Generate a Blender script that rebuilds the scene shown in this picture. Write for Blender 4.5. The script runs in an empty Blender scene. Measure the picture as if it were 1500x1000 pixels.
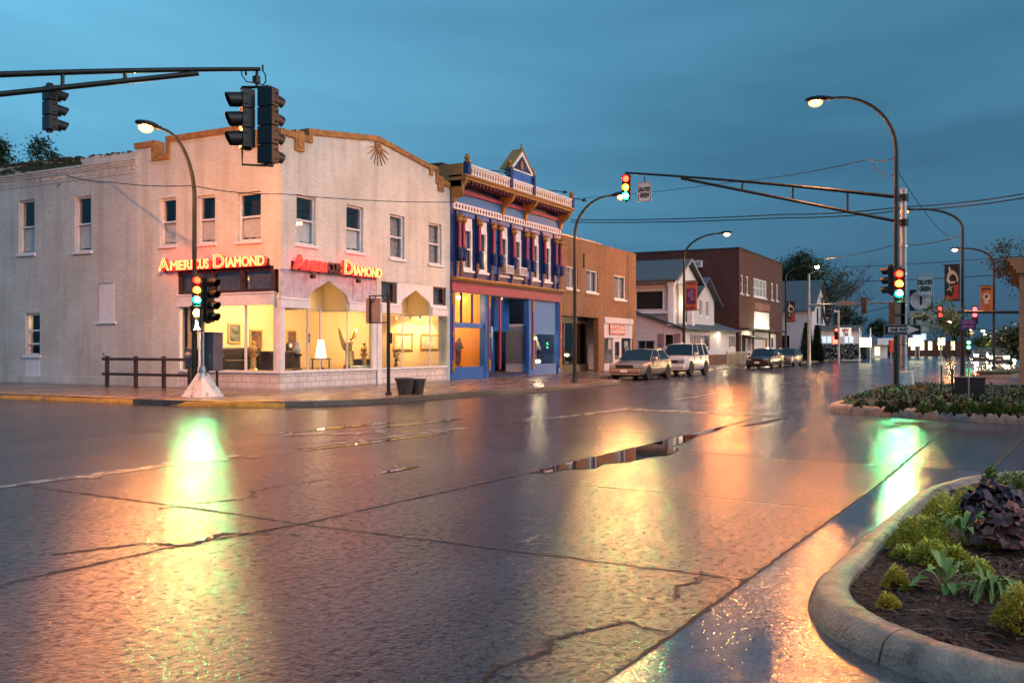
import bpy, bmesh, math, random
from mathutils import Vector, Matrix, noise
C = bpy.context.scene
R = math.radians
rnd = random.Random(7)

# ---------------------------------------------------------------- camera, sky, light, exposure
# world axes: +x runs away along the main street, +y to the left across it, camera above the origin
cam_d = bpy.data.cameras.new('camera'); cam = bpy.data.objects.new('camera', cam_d)
C.collection.objects.link(cam)
cam.location = (0, 0, 1.5)
fw = Vector((.8823, .4706, 0)); rt = Vector((.4706, -.8823, 0)); up = Vector((0, 0, 1))
cam.matrix_world = Matrix(((rt.x, up.x, -fw.x, 0), (rt.y, up.y, -fw.y, 0), (0, 1, 0, 1.5), (0, 0, 0, 1)))
cam_d.sensor_width = 36; cam_d.lens = 1350 / 1500 * 36; cam_d.shift_y = 8 / 1500
cam_d.clip_end = 3000; cam_d.clip_start = .05
C.camera = cam

C.view_settings.view_transform = 'Standard'; C.view_settings.look = 'None'
C.view_settings.gamma = 1; C.view_settings.use_curve_mapping = False
C.view_settings.exposure = 0.2
C.cycles.use_denoising = True
C.cycles.max_bounces = 6; C.cycles.diffuse_bounces = 2; C.cycles.glossy_bounces = 4
C.cycles.transparent_max_bounces = 12; C.cycles.transmission_bounces = 4
C.cycles.sample_clamp_indirect = 6; C.cycles.sample_clamp_direct = 0
C.cycles.caustics_reflective = False; C.cycles.caustics_refractive = False

SUN_EL, SUN_AZ = R(26), R(-97)      # the bright part of the dusk sky, behind the camera
world = bpy.data.worlds.new('World'); C.world = world; world.use_nodes = True
wn, wl = world.node_tree.nodes, world.node_tree.links
wn.clear()
def N(t, **k):
    n = wn.new(t)
    for a, b in k.items(): setattr(n, a, b)
    return n
wo = N('ShaderNodeOutputWorld'); wb = N('ShaderNodeBackground'); wl.new(wb.outputs[0], wo.inputs[0])
tc = N('ShaderNodeTexCoord'); sep = N('ShaderNodeSeparateXYZ'); wl.new(tc.outputs['Generated'], sep.inputs[0])
ramp = N('ShaderNodeValToRGB'); wl.new(sep.outputs['Z'], ramp.inputs[0])
cr = ramp.color_ramp
cr.elements[0].position = 0.0; cr.elements[0].color = (.026, .125, .235, 1)
cr.elements[1].position = .9; cr.elements[1].color = (.072, .27, .45, 1)
for p, c in ((.07, (.034, .16, .30)), (.16, (.060, .25, .42)), (.27, (.090, .33, .515)), (.40, (.074, .28, .46))):
    e = cr.elements.new(p); e.color = (*c, 1)
# streaky cloud layers: stretched noise on the sky's own directions
mp = N('ShaderNodeMapping'); mp.inputs['Rotation'].default_value = (R(4), R(9), R(28)); mp.inputs['Scale'].default_value = (1.5, 1.1, 5.5)
wl.new(tc.outputs['Generated'], mp.inputs[0])
nz = N('ShaderNodeTexNoise'); nz.inputs['Scale'].default_value = 1.0; nz.inputs['Detail'].default_value = 4; nz.inputs['Roughness'].default_value = .5
nz.inputs['Distortion'].default_value = .5
wl.new(mp.outputs[0], nz.inputs['Vector'])
r2 = N('ShaderNodeValToRGB'); r2.color_ramp.elements[0].position = .33; r2.color_ramp.elements[0].color = (.58, .64, .70, 1)
r2.color_ramp.elements[1].position = .70; r2.color_ramp.elements[1].color = (1.40, 1.28, 1.22, 1)
wl.new(nz.outputs[0], r2.inputs[0])
mul = N('ShaderNodeMixRGB', blend_type='MULTIPLY'); mul.inputs[0].default_value = 1
wl.new(ramp.outputs[0], mul.inputs[1]); wl.new(r2.outputs[0], mul.inputs[2])
# side to side: lighter to the north (picture left), deeper blue towards the right
dot = N('ShaderNodeVectorMath', operation='DOT_PRODUCT'); dot.inputs[1].default_value = (-.4706, .8823, 0)
wl.new(tc.outputs['Generated'], dot.inputs[0])
mr = N('ShaderNodeMapRange'); mr.inputs[1].default_value = -.5; mr.inputs[2].default_value = .5; mr.inputs[3].default_value = .68; mr.inputs[4].default_value = 1.2
wl.new(dot.outputs['Value'], mr.inputs[0])
mul2 = N('ShaderNodeMixRGB', blend_type='MULTIPLY'); mul2.inputs[0].default_value = 1
wl.new(mul.outputs[0], mul2.inputs[1]); wl.new(mr.outputs[0], mul2.inputs[2])
sky = N('ShaderNodeTexSky', sky_type='NISHITA'); sky.sun_disc = False; sky.sun_elevation = R(1.5); sky.sun_rotation = R(90) - SUN_AZ
sm = N('ShaderNodeMixRGB', blend_type='MULTIPLY'); sm.inputs[0].default_value = 1; sm.inputs[2].default_value = (.02, .022, .03, 1)
wl.new(sky.outputs[0], sm.inputs[1])
add = N('ShaderNodeMixRGB', blend_type='ADD'); add.inputs[0].default_value = 1
wl.new(mul2.outputs[0], add.inputs[1]); wl.new(sm.outputs[0], add.inputs[2])
# the last pale glow of the overcast west, behind the camera
gd = N('ShaderNodeVectorMath', operation='DOT_PRODUCT'); gd.inputs[1].default_value = (math.cos(SUN_AZ)*.9, math.sin(SUN_AZ)*.9, .43)
wl.new(tc.outputs['Generated'], gd.inputs[0])
gm = N('ShaderNodeMapRange', interpolation_type='SMOOTHSTEP'); gm.inputs[1].default_value = .15; gm.inputs[2].default_value = 1.0; gm.inputs[3].default_value = 0; gm.inputs[4].default_value = 1
wl.new(gd.outputs['Value'], gm.inputs[0])
gc = N('ShaderNodeMixRGB', blend_type='MIX'); gc.inputs[1].default_value = (0, 0, 0, 1); gc.inputs[2].default_value = (.45, .46, .54, 1)
wl.new(gm.outputs[0], gc.inputs[0])
add2 = N('ShaderNodeMixRGB', blend_type='ADD'); add2.inputs[0].default_value = 1
wl.new(add.outputs[0], add2.inputs[1]); wl.new(gc.outputs[0], add2.inputs[2])
wl.new(add2.outputs[0], wb.inputs[0]); wb.inputs[1].default_value = .92

sun_d = bpy.data.lights.new('dusk_sun', 'SUN'); sun_d.energy = .95; sun_d.angle = R(50); sun_d.color = (1, .95, .86)
sun = bpy.data.objects.new('dusk_sun', sun_d); C.collection.objects.link(sun)
sd = Vector((math.cos(SUN_AZ)*math.cos(SUN_EL), math.sin(SUN_AZ)*math.cos(SUN_EL), math.sin(SUN_EL)))
sun.rotation_euler = sd.to_track_quat('Z', 'Y').to_euler()

# ---------------------------------------------------------------- helpers
_abs = {}
def thing(name, label, cat, loc=(0, 0, 0), group=None, local=False):
    """an Empty at the thing's base; its parts are given in world coordinates unless local"""
    o = bpy.data.objects.new(name, None); C.collection.objects.link(o); o.location = loc
    o.empty_display_size = .2
    o['label'] = label; o['category'] = cat
    if group: o['group'] = group
    if not local: _abs[o.name] = Vector(loc)
    return o
def tag(o, label, cat, group=None, kind=None):
    if label: o['label'] = label
    if cat: o['category'] = cat
    if group: o['group'] = group
    if kind: o['kind'] = kind
    return o
def link(o, parent):
    C.collection.objects.link(o)
    if parent is not None:
        o.parent = parent
        if parent.name in _abs: o.matrix_parent_inverse = Matrix.Translation(-_abs[parent.name])
    return o
def dup(root, loc, rz=0, label=None, **k):
    r = root.copy(); C.collection.objects.link(r); r.location = loc; r.rotation_euler = (0, 0, rz)
    if label: r['label'] = label
    def rec(a, b):
        for ch in a.children:
            c = ch.copy(); C.collection.objects.link(c); c.parent = b; rec(ch, c)
    rec(root, r)
    return r

EACH = {'mullion', 'lintel', 'stall_riser', 'storefront_sill', 'shop_glass', 'balustrade_post', 'shopfront_column', 'scroll_bracket', 'garage_frame', 'transom_post', 'porch_column', 'entry_frame', 'shop_boarding', 'strap_band', 'clamp', 'leg', 'pilaster_panel', 'door', 'window_bar', 'brick_sill', 'post', 'hanger', 'rail', 'floor_slab', 'bumper'}
class MB:
    """collects shapes; build() links them as one mesh object. mp maps (a, d, z) to world"""
    def __init__(s, mp=None): s.v = []; s.f = []; s.mp = mp; s.m = 0; s.fm = []
    def vert(s, p):
        s.v.append(s.mp(*p) if s.mp else tuple(p)); return len(s.v) - 1
    def face(s, ids): s.f.append(tuple(ids)); s.fm.append(s.m)
    def poly(s, pts): s.face([s.vert(p) for p in pts])
    def box(s, x0, x1, y0, y1, z0, z1):
        if x0 > x1: x0, x1 = x1, x0
        if y0 > y1: y0, y1 = y1, y0
        if z0 > z1: z0, z1 = z1, z0
        i = [s.vert(p) for p in ((x0,y0,z0),(x1,y0,z0),(x1,y1,z0),(x0,y1,z0),(x0,y0,z1),(x1,y0,z1),(x1,y1,z1),(x0,y1,z1))]
        for q in ((0,3,2,1),(4,5,6,7),(0,1,5,4),(1,2,6,5),(2,3,7,6),(3,0,4,7)): s.face([i[k] for k in q])
        return s
    def prism(s, pts, d0, d1, plane='az'):
        """polygon in plane (a,z) extruded over d, or (x,y) extruded over z"""
        def P(p, d): return (p[0], d, p[1]) if plane == 'az' else ((p[0], p[1], d) if plane == 'xy' else (d, p[0], p[1]))
        A = [s.vert(P(p, d0)) for p in pts]; B = [s.vert(P(p, d1)) for p in pts]
        n = len(pts)
        s.face(A[::-1]); s.face(B)
        for k in range(n): s.face((A[k], A[(k+1) % n], B[(k+1) % n], B[k]))
        return s
    def tube(s, pts, r, n=8, caps=True):
        pts = [Vector(p) for p in pts]; rs = r if isinstance(r, (list, tuple)) else [r]*len(pts)
        rings = []; prev = None
        for k, p in enumerate(pts):
            t = (pts[min(k+1, len(pts)-1)] - pts[max(k-1, 0)]).normalized()
            if prev is None:
                a = Vector((0,0,1)) if abs(t.z) < .9 else Vector((1,0,0))
                x = t.cross(a).normalized()
            else:
                x = (prev - t*prev.dot(t)).normalized()
            y = t.cross(x); prev = x
            rings.append([s.vert(p + (x*math.cos(2*math.pi*j/n) + y*math.sin(2*math.pi*j/n))*rs[k]) for j in range(n)])
        for A, B in zip(rings, rings[1:]):
            for j in range(n): s.face((A[j], A[(j+1) % n], B[(j+1) % n], B[j]))
        if caps: s.face(rings[0][::-1]); s.face(rings[-1])
        return s
    def lathe(s, prof, c=(0,0), n=16, axis='z', z0=0):
        """profile [(r, h)] about an axis through c"""
        rings = []
        for r, h in prof:
            ring = []
            for j in range(n):
                t = 2*math.pi*j/n; a, b = r*math.cos(t), r*math.sin(t)
                ring.append(s.vert((c[0]+a, c[1]+b, z0+h) if axis == 'z' else ((c[0]+h, c[1]+a, z0+b) if axis == 'x' else (c[0]+a, c[1]+h, z0+b))))
            rings.append(ring)
        for A, B in zip(rings, rings[1:]):
            for j in range(n): s.face((A[j], A[(j+1) % n], B[(j+1) % n], B[j]))
        s.face(rings[0][::-1]); s.face(rings[-1])
        return s
    def ball(s, c, r, n=10, m=6):
        rx, ry, rz = r if isinstance(r, (list, tuple)) else (r, r, r)
        rows = []
        for i in range(1, m):
            t = math.pi*i/m
            rows.append([s.vert((c[0]+rx*math.sin(t)*math.cos(2*math.pi*j/n), c[1]+ry*math.sin(t)*math.sin(2*math.pi*j/n), c[2]+rz*math.cos(t))) for j in range(n)])
        a = s.vert((c[0], c[1], c[2]+rz)); b = s.vert((c[0], c[1], c[2]-rz))
        for j in range(n):
            s.face((a, rows[0][j], rows[0][(j+1) % n])); s.face((b, rows[-1][(j+1) % n], rows[-1][j]))
        for A, B in zip(rows, rows[1:]):
            for j in range(n): s.face((A[j], B[j], B[(j+1) % n], A[(j+1) % n]))
        return s
    def wall(s, a0, a1, z0, z1, d0, d1, holes):
        """a wall panel with rectangular openings (a0,a1,z0,z1), closed reveals"""
        As = sorted({a0, a1, *[h[0] for h in holes], *[h[1] for h in holes]}); Zs = sorted({z0, z1, *[h[2] for h in holes], *[h[3] for h in holes]})
        As = [a for a in As if a0 <= a <= a1]; Zs = [z for z in Zs if z0 <= z <= z1]
        def solid(i, k):
            if not (0 <= i < len(As)-1 and 0 <= k < len(Zs)-1): return False
            ca, cz = (As[i]+As[i+1])/2, (Zs[k]+Zs[k+1])/2
            return not any(h[0] < ca < h[1] and h[2] < cz < h[3] for h in holes)
        for i in range(len(As)-1):
            for k in range(len(Zs)-1):
                if not solid(i, k): continue
                a, b, c, e = As[i], As[i+1], Zs[k], Zs[k+1]
                s.poly(((a,d1,c),(b,d1,c),(b,d1,e),(a,d1,e))); s.poly(((a,d0,c),(a,d0,e),(b,d0,e),(b,d0,c)))
                if not solid(i-1, k): s.poly(((a,d0,c),(a,d1,c),(a,d1,e),(a,d0,e)))
                if not solid(i+1, k): s.poly(((b,d0,c),(b,d0,e),(b,d1,e),(b,d1,c)))
                if not solid(i, k-1): s.poly(((a,d0,c),(b,d0,c),(b,d1,c),(a,d1,c)))
                if not solid(i, k+1): s.poly(((a,d0,e),(a,d1,e),(b,d1,e),(b,d0,e)))
        return s
    def build(s, name, mat, parent=None, smooth=False, bevel=0, label=None, fix=True, each=False):
        if each or (parent is not None and name in EACH):    # every loose piece an object of its own
            par = list(range(len(s.v)))
            def find(i):
                while par[i] != i: par[i] = par[par[i]]; i = par[i]
                return i
            for f in s.f:
                for j in f[1:]: par[find(j)] = find(f[0])
            grp = {}
            for f in s.f: grp.setdefault(find(f[0]), []).append(f)
            o = None
            for fs in grp.values():
                q = MB(); ix = {}
                for f in fs:
                    for j in f:
                        if j not in ix: ix[j] = len(q.v); q.v.append(s.v[j])
                    q.face([ix[j] for j in f])
                o = MB._build(q, name, mat, parent, smooth, bevel, label, fix)
            return o
        return MB._build(s, name, mat, parent, smooth, bevel, label, fix)
    def _build(s, name, mat, parent=None, smooth=False, bevel=0, label=None, fix=True):
        me = bpy.data.meshes.new(name); me.from_pydata(s.v, [], s.f)
        for m in (mat if isinstance(mat, (list, tuple)) else [mat]): me.materials.append(m)
        if any(s.fm): me.polygons.foreach_set('material_index', s.fm)
        if fix:
            bm = bmesh.new(); bm.from_mesh(me); bmesh.ops.recalc_face_normals(bm, faces=bm.faces); bm.to_mesh(me); bm.free()
        if smooth:
            me.polygons.foreach_set('use_smooth', [True]*len(me.polygons))
            if smooth != 'all' and hasattr(me, 'set_sharp_from_angle'): me.set_sharp_from_angle(angle=R(40))
        o = bpy.data.objects.new(name, me); link(o, parent)
        if bevel:
            b = o.modifiers.new('bevel', 'BEVEL'); b.width = bevel; b.segments = 2; b.limit_method = 'ANGLE'; b.angle_limit = R(35)
        if label: o['label'] = label
        return o
def facade_y(Y): return lambda a, d, z: (a, Y - d, z)       # wall facing -y, d = out of the wall
def facade_x(X): return lambda a, d, z: (X - d, a, z)       # wall facing -x
FY = facade_y(20.0); FX = facade_x(22.1)

def text_mesh(s, h, extrude=.01, bevel=0, outline=False, bold=0):
    """lettering as mesh vertices in the (x, y) plane, cap height h"""
    cu = bpy.data.curves.new('lettering', 'FONT'); cu.body = s; cu.size = h/.7; cu.extrude = extrude; cu.offset = bold
    if outline: cu.fill_mode = 'NONE'; cu.bevel_depth = bevel; cu.bevel_resolution = 1; cu.extrude = 0
    cu.resolution_u = 4
    o = bpy.data.objects.new('lettering', cu); C.collection.objects.link(o)
    dg = bpy.context.evaluated_depsgraph_get(); me = bpy.data.meshes.new_from_object(o.evaluated_get(dg))
    vs = [tuple(v.co) for v in me.vertices]; fs = [tuple(p.vertices) for p in me.polygons]
    bpy.data.objects.remove(o); bpy.data.curves.remove(cu); bpy.data.meshes.remove(me)
    return vs, fs
def put_text(mb, s, h, a0, z0, d, width=None, flip=1, extrude=.008, outline=False, bevel=.01, bold=0, center=False):
    """write s on mb's wall plane, from a0 (running flip*a), baseline z0, at depth d; returns its width"""
    vs, fs = text_mesh(s, h, extrude, bevel, outline, bold)
    x0 = min(v[0] for v in vs); x1 = max(v[0] for v in vs); k = (width/(x1-x0)) if width else 1
    if center: a0 = a0 - flip*(x1-x0)*k/2
    base = len(mb.v)
    for v in vs: mb.vert((a0 + flip*(v[0]-x0)*k, d + v[2], z0 + v[1]))
    for f in fs: mb.face([base+i for i in f])
    return (x1-x0)*k

# ---------------------------------------------------------------- materials
M = {}
def lamp_bowl():
    """prismatic refractor bowl of a street lamp: a clear shell glowing dimly orange round its bulb"""
    m, nt, p = nodes_of('lamp_bowl'); n, l = nt.nodes, nt.links; n.remove(p); o = n['Material Output']
    t = n.new('ShaderNodeBsdfTransparent'); e = n.new('ShaderNodeEmission'); e.inputs[0].default_value = (1, .42, .10, 1); e.inputs[1].default_value = 5
    mx = n.new('ShaderNodeMixShader'); mx.inputs[0].default_value = .45; l.new(t.outputs[0], mx.inputs[1]); l.new(e.outputs[0], mx.inputs[2]); l.new(mx.outputs[0], o.inputs[0]); M['lamp_bowl'] = m
def nodes_of(name):
    m = bpy.data.materials.new(name); m.use_nodes = True; nt = m.node_tree
    return m, nt, nt.nodes['Principled BSDF']
def rgb(c): return (c[0], c[1], c[2], 1)
def mat(name, col, rough=.6, metal=0, var=.15, vscale=3, bump=0, bscale=30, spec=.5, stain=None, coat=0, detail=4):
    """principled with noise-driven tone variation, optional stains and bump"""
    m, nt, p = nodes_of(name); n, l = nt.nodes, nt.links
    co = n.new('ShaderNodeTexCoord')
    t = n.new('ShaderNodeTexNoise'); t.inputs['Scale'].default_value = vscale; t.inputs['Detail'].default_value = detail
    l.new(co.outputs['Object'], t.inputs['Vector'])
    r = n.new('ShaderNodeValToRGB'); r.color_ramp.elements[0].position = .3; r.color_ramp.elements[1].position = .7
    r.color_ramp.elements[0].color = rgb([c*(1-var) for c in col]); r.color_ramp.elements[1].color = rgb([min(1, c*(1+var)) for c in col])
    l.new(t.outputs[0], r.inputs[0]); out = r.outputs[0]
    if stain:
        t2 = n.new('ShaderNodeTexNoise'); t2.inputs['Scale'].default_value = stain[1]; t2.inputs['Detail'].default_value = 6; t2.inputs['Roughness'].default_value = .65
        l.new(co.outputs['Object'], t2.inputs['Vector'])
        r2 = n.new('ShaderNodeValToRGB'); r2.color_ramp.elements[0].position = stain[2]; r2.color_ramp.elements[1].position = stain[2]+.12
        l.new(t2.outputs[0], r2.inputs[0])
        mx = n.new('ShaderNodeMixRGB'); l.new(r2.outputs[0], mx.inputs[0]); l.new(out, mx.inputs[1]); mx.inputs[2].default_value = rgb(stain[0]); out = mx.outputs[0]
    l.new(out, p.inputs['Base Color'])
    p.inputs['Roughness'].default_value = rough; p.inputs['Metallic'].default_value = metal
    p.inputs['Specular IOR Level'].default_value = spec; p.inputs['Coat Weight'].default_value = coat
    if bump:
        t3 = n.new('ShaderNodeTexNoise'); t3.inputs['Scale'].default_value = bscale; t3.inputs['Detail'].default_value = 3
        l.new(co.outputs['Object'], t3.inputs['Vector'])
        b = n.new('ShaderNodeBump'); b.inputs['Strength'].default_value = bump; b.inputs['Distance'].default_value = .02
        l.new(t3.outputs[0], b.inputs['Height']); l.new(b.outputs[0], p.inputs['Normal'])
    M[name] = m; return m
def emit(name, col, s):
    m, nt, p = nodes_of(name); n, l = nt.nodes, nt.links
    p.inputs['Base Color'].default_value = rgb([c*.5 for c in col]); p.inputs['Emission Color'].default_value = rgb(col); p.inputs['Emission Strength'].default_value = s
    p.inputs['Roughness'].default_value = .3
    M[name] = m; return m
def brick(name, c1, c2, mortar, bw=.215, bh=.072, msize=.011, rough=.8, bump=.5, stain=None, patch=None, wear=None):
    """running-bond brick on walls along either axis"""
    m, nt, p = nodes_of(name); n, l = nt.nodes, nt.links
    g = n.new('ShaderNodeNewGeometry'); s = n.new('ShaderNodeSeparateXYZ'); l.new(g.outputs['Position'], s.inputs[0])
    ad = n.new('ShaderNodeMath'); ad.operation = 'ADD'; l.new(s.outputs[0], ad.inputs[0]); l.new(s.outputs[1], ad.inputs[1])
    cb = n.new('ShaderNodeCombineXYZ'); l.new(ad.outputs[0], cb.inputs[0]); l.new(s.outputs[2], cb.inputs[1])
    # slightly wavy courses
    w = n.new('ShaderNodeTexNoise'); w.inputs['Scale'].default_value = 1.2; l.new(g.outputs['Position'], w.inputs['Vector'])
    va = n.new('ShaderNodeVectorMath'); va.operation = 'MULTIPLY_ADD'; va.inputs[1].default_value = (.03, .03, 0); l.new(w.outputs['Color'], va.inputs[0]); l.new(cb.outputs[0], va.inputs[2])
    b = n.new('ShaderNodeTexBrick'); l.new(va.outputs[0], b.inputs['Vector'])
    b.inputs['Scale'].default_value = 1; b.inputs['Brick Width'].default_value = bw; b.inputs['Row Height'].default_value = bh
    b.inputs['Mortar Size'].default_value = msize; b.inputs['Mortar Smooth'].default_value = .3; b.inputs['Bias'].default_value = -.1
    b.inputs['Color1'].default_value = rgb(c1); b.inputs['Color2'].default_value = rgb(c2); b.inputs['Mortar'].default_value = rgb(mortar)
    t = n.new('ShaderNodeTexNoise'); t.inputs['Scale'].default_value = .55; t.inputs['Detail'].default_value = 7; t.inputs['Roughness'].default_value = .62; l.new(g.outputs['Position'], t.inputs['Vector'])
    r = n.new('ShaderNodeValToRGB'); r.color_ramp.elements[0].position = .3; r.color_ramp.elements[0].color = (.80, .78, .76, 1); r.color_ramp.elements[1].position = .62; r.color_ramp.elements[1].color = (1.03, 1.02, 1.02, 1)
    l.new(t.outputs[0], r.inputs[0])
    mx = n.new('ShaderNodeMixRGB'); mx.blend_type = 'MULTIPLY'; mx.inputs[0].default_value = 1; l.new(b.outputs['Color'], mx.inputs[1]); l.new(r.outputs[0], mx.inputs[2])
    out = mx.outputs[0]
    st = n.new('ShaderNodeTexNoise'); st.inputs['Scale'].default_value = 1; st.inputs['Detail'].default_value = 6; sm_ = n.new('ShaderNodeMapping'); sm_.inputs['Scale'].default_value = (2.6, 2.6, .22)
    l.new(g.outputs['Position'], sm_.inputs[0]); l.new(sm_.outputs[0], st.inputs['Vector'])
    sr = n.new('ShaderNodeValToRGB'); sr.color_ramp.elements[0].position = .36; sr.color_ramp.elements[0].color = (.74, .70, .66, 1); sr.color_ramp.elements[1].position = .52; sr.color_ramp.elements[1].color = (1, 1, 1, 1); l.new(st.outputs[0], sr.inputs[0])
    ms = n.new('ShaderNodeMixRGB'); ms.blend_type = 'MULTIPLY'; ms.inputs[0].default_value = .5; l.new(out, ms.inputs[1]); l.new(sr.outputs[0], ms.inputs[2]); out = ms.outputs[0]
    if wear:    # paint flaked to bare brick, in small patches
        t2 = n.new('ShaderNodeTexNoise'); t2.inputs['Scale'].default_value = wear[1]; t2.inputs['Detail'].default_value = 8; t2.inputs['Roughness'].default_value = .7; l.new(g.outputs['Position'], t2.inputs['Vector'])
        r2 = n.new('ShaderNodeValToRGB'); r2.color_ramp.elements[0].position = wear[2]; r2.color_ramp.elements[1].position = wear[2]+.03; l.new(t2.outputs[0], r2.inputs[0])
        m2 = n.new('ShaderNodeMixRGB'); l.new(r2.outputs[0], m2.inputs[0]); l.new(out, m2.inputs[1]); m2.inputs[2].default_value = rgb(wear[0]); out = m2.outputs[0]
    l.new(out, p.inputs['Base Color']); p.inputs['Roughness'].default_value = rough
    t3 = n.new('ShaderNodeTexNoise'); t3.inputs['Scale'].default_value = 9; t3.inputs['Detail'].default_value = 4; l.new(g.outputs['Position'], t3.inputs['Vector'])
    h = n.new('ShaderNodeMath'); h.operation = 'MULTIPLY_ADD'; h.inputs[1].default_value = -1; l.new(b.outputs['Fac'], h.inputs[0]); l.new(t3.outputs[0], h.inputs[2])
    bp = n.new('ShaderNodeBump'); bp.inputs['Strength'].default_value = bump; bp.inputs['Distance'].default_value = .012; l.new(h.outputs[0], bp.inputs['Height']); l.new(bp.outputs[0], p.inputs['Normal'])
    M[name] = m; return m
def glass(name, tint=(1, 1, 1), refl=.10, rough=.01):
    m, nt, p = nodes_of(name); n, l = nt.nodes, nt.links; n.remove(p)
    o = n['Material Output']; t = n.new('ShaderNodeBsdfTransparent'); t.inputs[0].default_value = rgb(tint)
    g = n.new('ShaderNodeBsdfGlossy'); g.inputs['Roughness'].default_value = rough
    f = n.new('ShaderNodeLayerWeight'); f.inputs[0].default_value = .5
    pw = n.new('ShaderNodeMath'); pw.operation = 'POWER'; pw.inputs[1].default_value = 4; l.new(f.outputs['Facing'], pw.inputs[0])
    mxx = n.new('ShaderNodeMath'); mxx.operation = 'MULTIPLY_ADD'; mxx.inputs[1].default_value = .5; mxx.inputs[2].default_value = refl*.4; l.new(pw.outputs[0], mxx.inputs[0])
    mx = n.new('ShaderNodeMixShader'); l.new(mxx.outputs[0], mx.inputs[0]); l.new(t.outputs[0], mx.inputs[1]); l.new(g.outputs[0], mx.inputs[2]); l.new(mx.outputs[0], o.inputs[0])
    M[name] = m; return m

brick('white_brick', (.75, .765, .70), (.67, .68, .63), (.56, .555, .51), wear=((.22, .15, .12), 2.6, .73), msize=.011, bump=.5)
brick('white_brick_old', (.67, .68, .645), (.59, .595, .56), (.46, .45, .42), wear=((.20, .13, .10), 2.2, .66))
brick('white_block', (.72, .69, .68), (.66, .63, .62), (.40, .36, .34), bw=.40, bh=.19, msize=.014)
brick('tan_brick', (.34, .17, .075), (.23, .105, .045), (.20, .13, .08), bump=.4)
brick('dark_brick', (.12, .034, .022), (.07, .02, .014), (.075, .04, .03))
brick('red_brick', (.26, .09, .05), (.18, .06, .035), (.2, .15, .12))
mat('coping_gold', (.36, .17, .045), .6, var=.35, vscale=5, stain=((.13, .06, .03), 3, .56))
mat('white_paint', (.74, .74, .76), .5, var=.06, vscale=4, stain=((.45, .42, .40), 2.5, .68))
mat('white_wood', (.72, .71, .74), .55, var=.08, vscale=6, stain=((.42, .38, .36), 4, .66))
mat('grey_panel', (.46, .43, .50), .6, var=.22, vscale=4, stain=((.26, .22, .25), 5, .58), detail=8)
mat('blind', (.66, .66, .68), .7, var=.08, vscale=5)
mat('curtain', (.34, .32, .33), .9, var=.3, vscale=7)
mat('dark_room', (.02, .02, .024), .9)
mat('roof_dark', (.04, .038, .04), .85, var=.3, vscale=6)
mat('black_metal', (.009, .008, .009), .45, var=.3, vscale=8)
mat('pole_green', (.014, .019, .015), .4, metal=.3, var=.4, vscale=6, stain=((.08, .05, .03), 12, .66))
mat('steel', (.36, .36, .35), .4, metal=.6, var=.2, vscale=5)
mat('concrete', (.40, .25, .18), .38, var=.3, vscale=7, bump=.5, bscale=45, stain=((.12, .075, .055), 3.2, .55), detail=8)
mat('concrete_white', (.62, .60, .58), .7, var=.1, vscale=5, stain=((.22, .18, .15), 6, .54), detail=8)
mat('blue_paint', (.014, .115, .42), .4, var=.15, vscale=3)
mat('navy_paint', (.006, .028, .13), .4, var=.2, vscale=3)
mat('sky_blue_paint', (.025, .18, .46), .45, var=.1)
mat('rose_paint', (.27, .035, .09), .45, var=.15)
mat('plum_paint', (.11, .035, .075), .5, var=.2)
mat('gold_paint', (.30, .15, .035), .45, var=.25, vscale=8)
mat('lilac_paint', (.55, .55, .66), .5, var=.08)
mat('door_red', (.13, .02, .03), .4)
mat('cream_wall', (.72, .53, .30), .8, var=.05, vscale=2)
mat('orange_wall', (.72, .33, .07), .8, var=.08, vscale=2)
mat('floor_wood', (.22, .13, .07), .5)
mat('dark_wood', (.045, .026, .018), .4, var=.3)
mat('gold_leaf', (.62, .40, .12), .35, metal=.5, var=.2, vscale=20)
mat('bronze', (.20, .11, .05), .4, metal=.5, var=.3, vscale=10)
mat('painting_dark', (.10, .10, .085), .6, var=.9, vscale=6)
mat('painting_red', (.12, .05, .03), .6, var=.9, vscale=5)
mat('painting_light', (.55, .50, .34), .6, var=.4, vscale=4)
mat('leather', (.022, .016, .014), .4, bump=.2, bscale=10)
mat('siding', (.60, .56, .58), .6, var=.08, vscale=4, stain=((.44, .40, .40), 2, .64))
mat('shingle', (.075, .10, .12), .8, var=.4, vscale=9, bump=.6, bscale=14)
mat('shutter_mauve', (.24, .17, .20), .6)
mat('sign_white', (.66, .62, .58), .5, var=.06)
mat('sign_black', (.012, .012, .014), .4)
mat('sign_blue', (.02, .03, .16), .4)
mat('red_text', (.42, .02, .03), .5)
mat('banner_orange', (.55, .14, .03), .75, var=.15)
mat('banner_plum', (.16, .025, .09), .75, var=.5, vscale=8)
mat('banner_black', (.016, .014, .016), .7)
mat('banner_red', (.42, .05, .04), .75)
mat('banner_pale', (.62, .50, .34), .75)
mat('rubber', (.014, .014, .015), .8)
mat('chrome', (.55, .55, .56), .25, metal=.9, var=.05)
mat('car_tan', (.34, .26, .20), .25, metal=.35, var=.03, coat=.6)
mat('car_white', (.66, .62, .62), .25, var=.03, coat=.6)
mat('car_dark', (.05, .03, .03), .22, metal=.2, var=.03, coat=.7)
mat('car_grey', (.16, .15, .16), .22, metal=.3, var=.03, coat=.7)
mat('bark', (.05, .035, .025), .9, var=.4, vscale=10, bump=.5, bscale=20)
mat('leaf_dark', (.022, .045, .018), .6, var=.5, vscale=2)
mat('leaf_mid', (.045, .085, .022), .55, var=.45, vscale=3)
mat('terracotta', (.06, .042, .035), .6, var=.3, vscale=8)
mat('yellow_kerb', (.50, .26, .03), .55, var=.3, vscale=5, stain=((.16, .11, .07), 4, .57))
mat('moss', (.035, .045, .02), .95, var=.6, vscale=8)
glass('window_glass', (.95, .96, .95))
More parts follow.
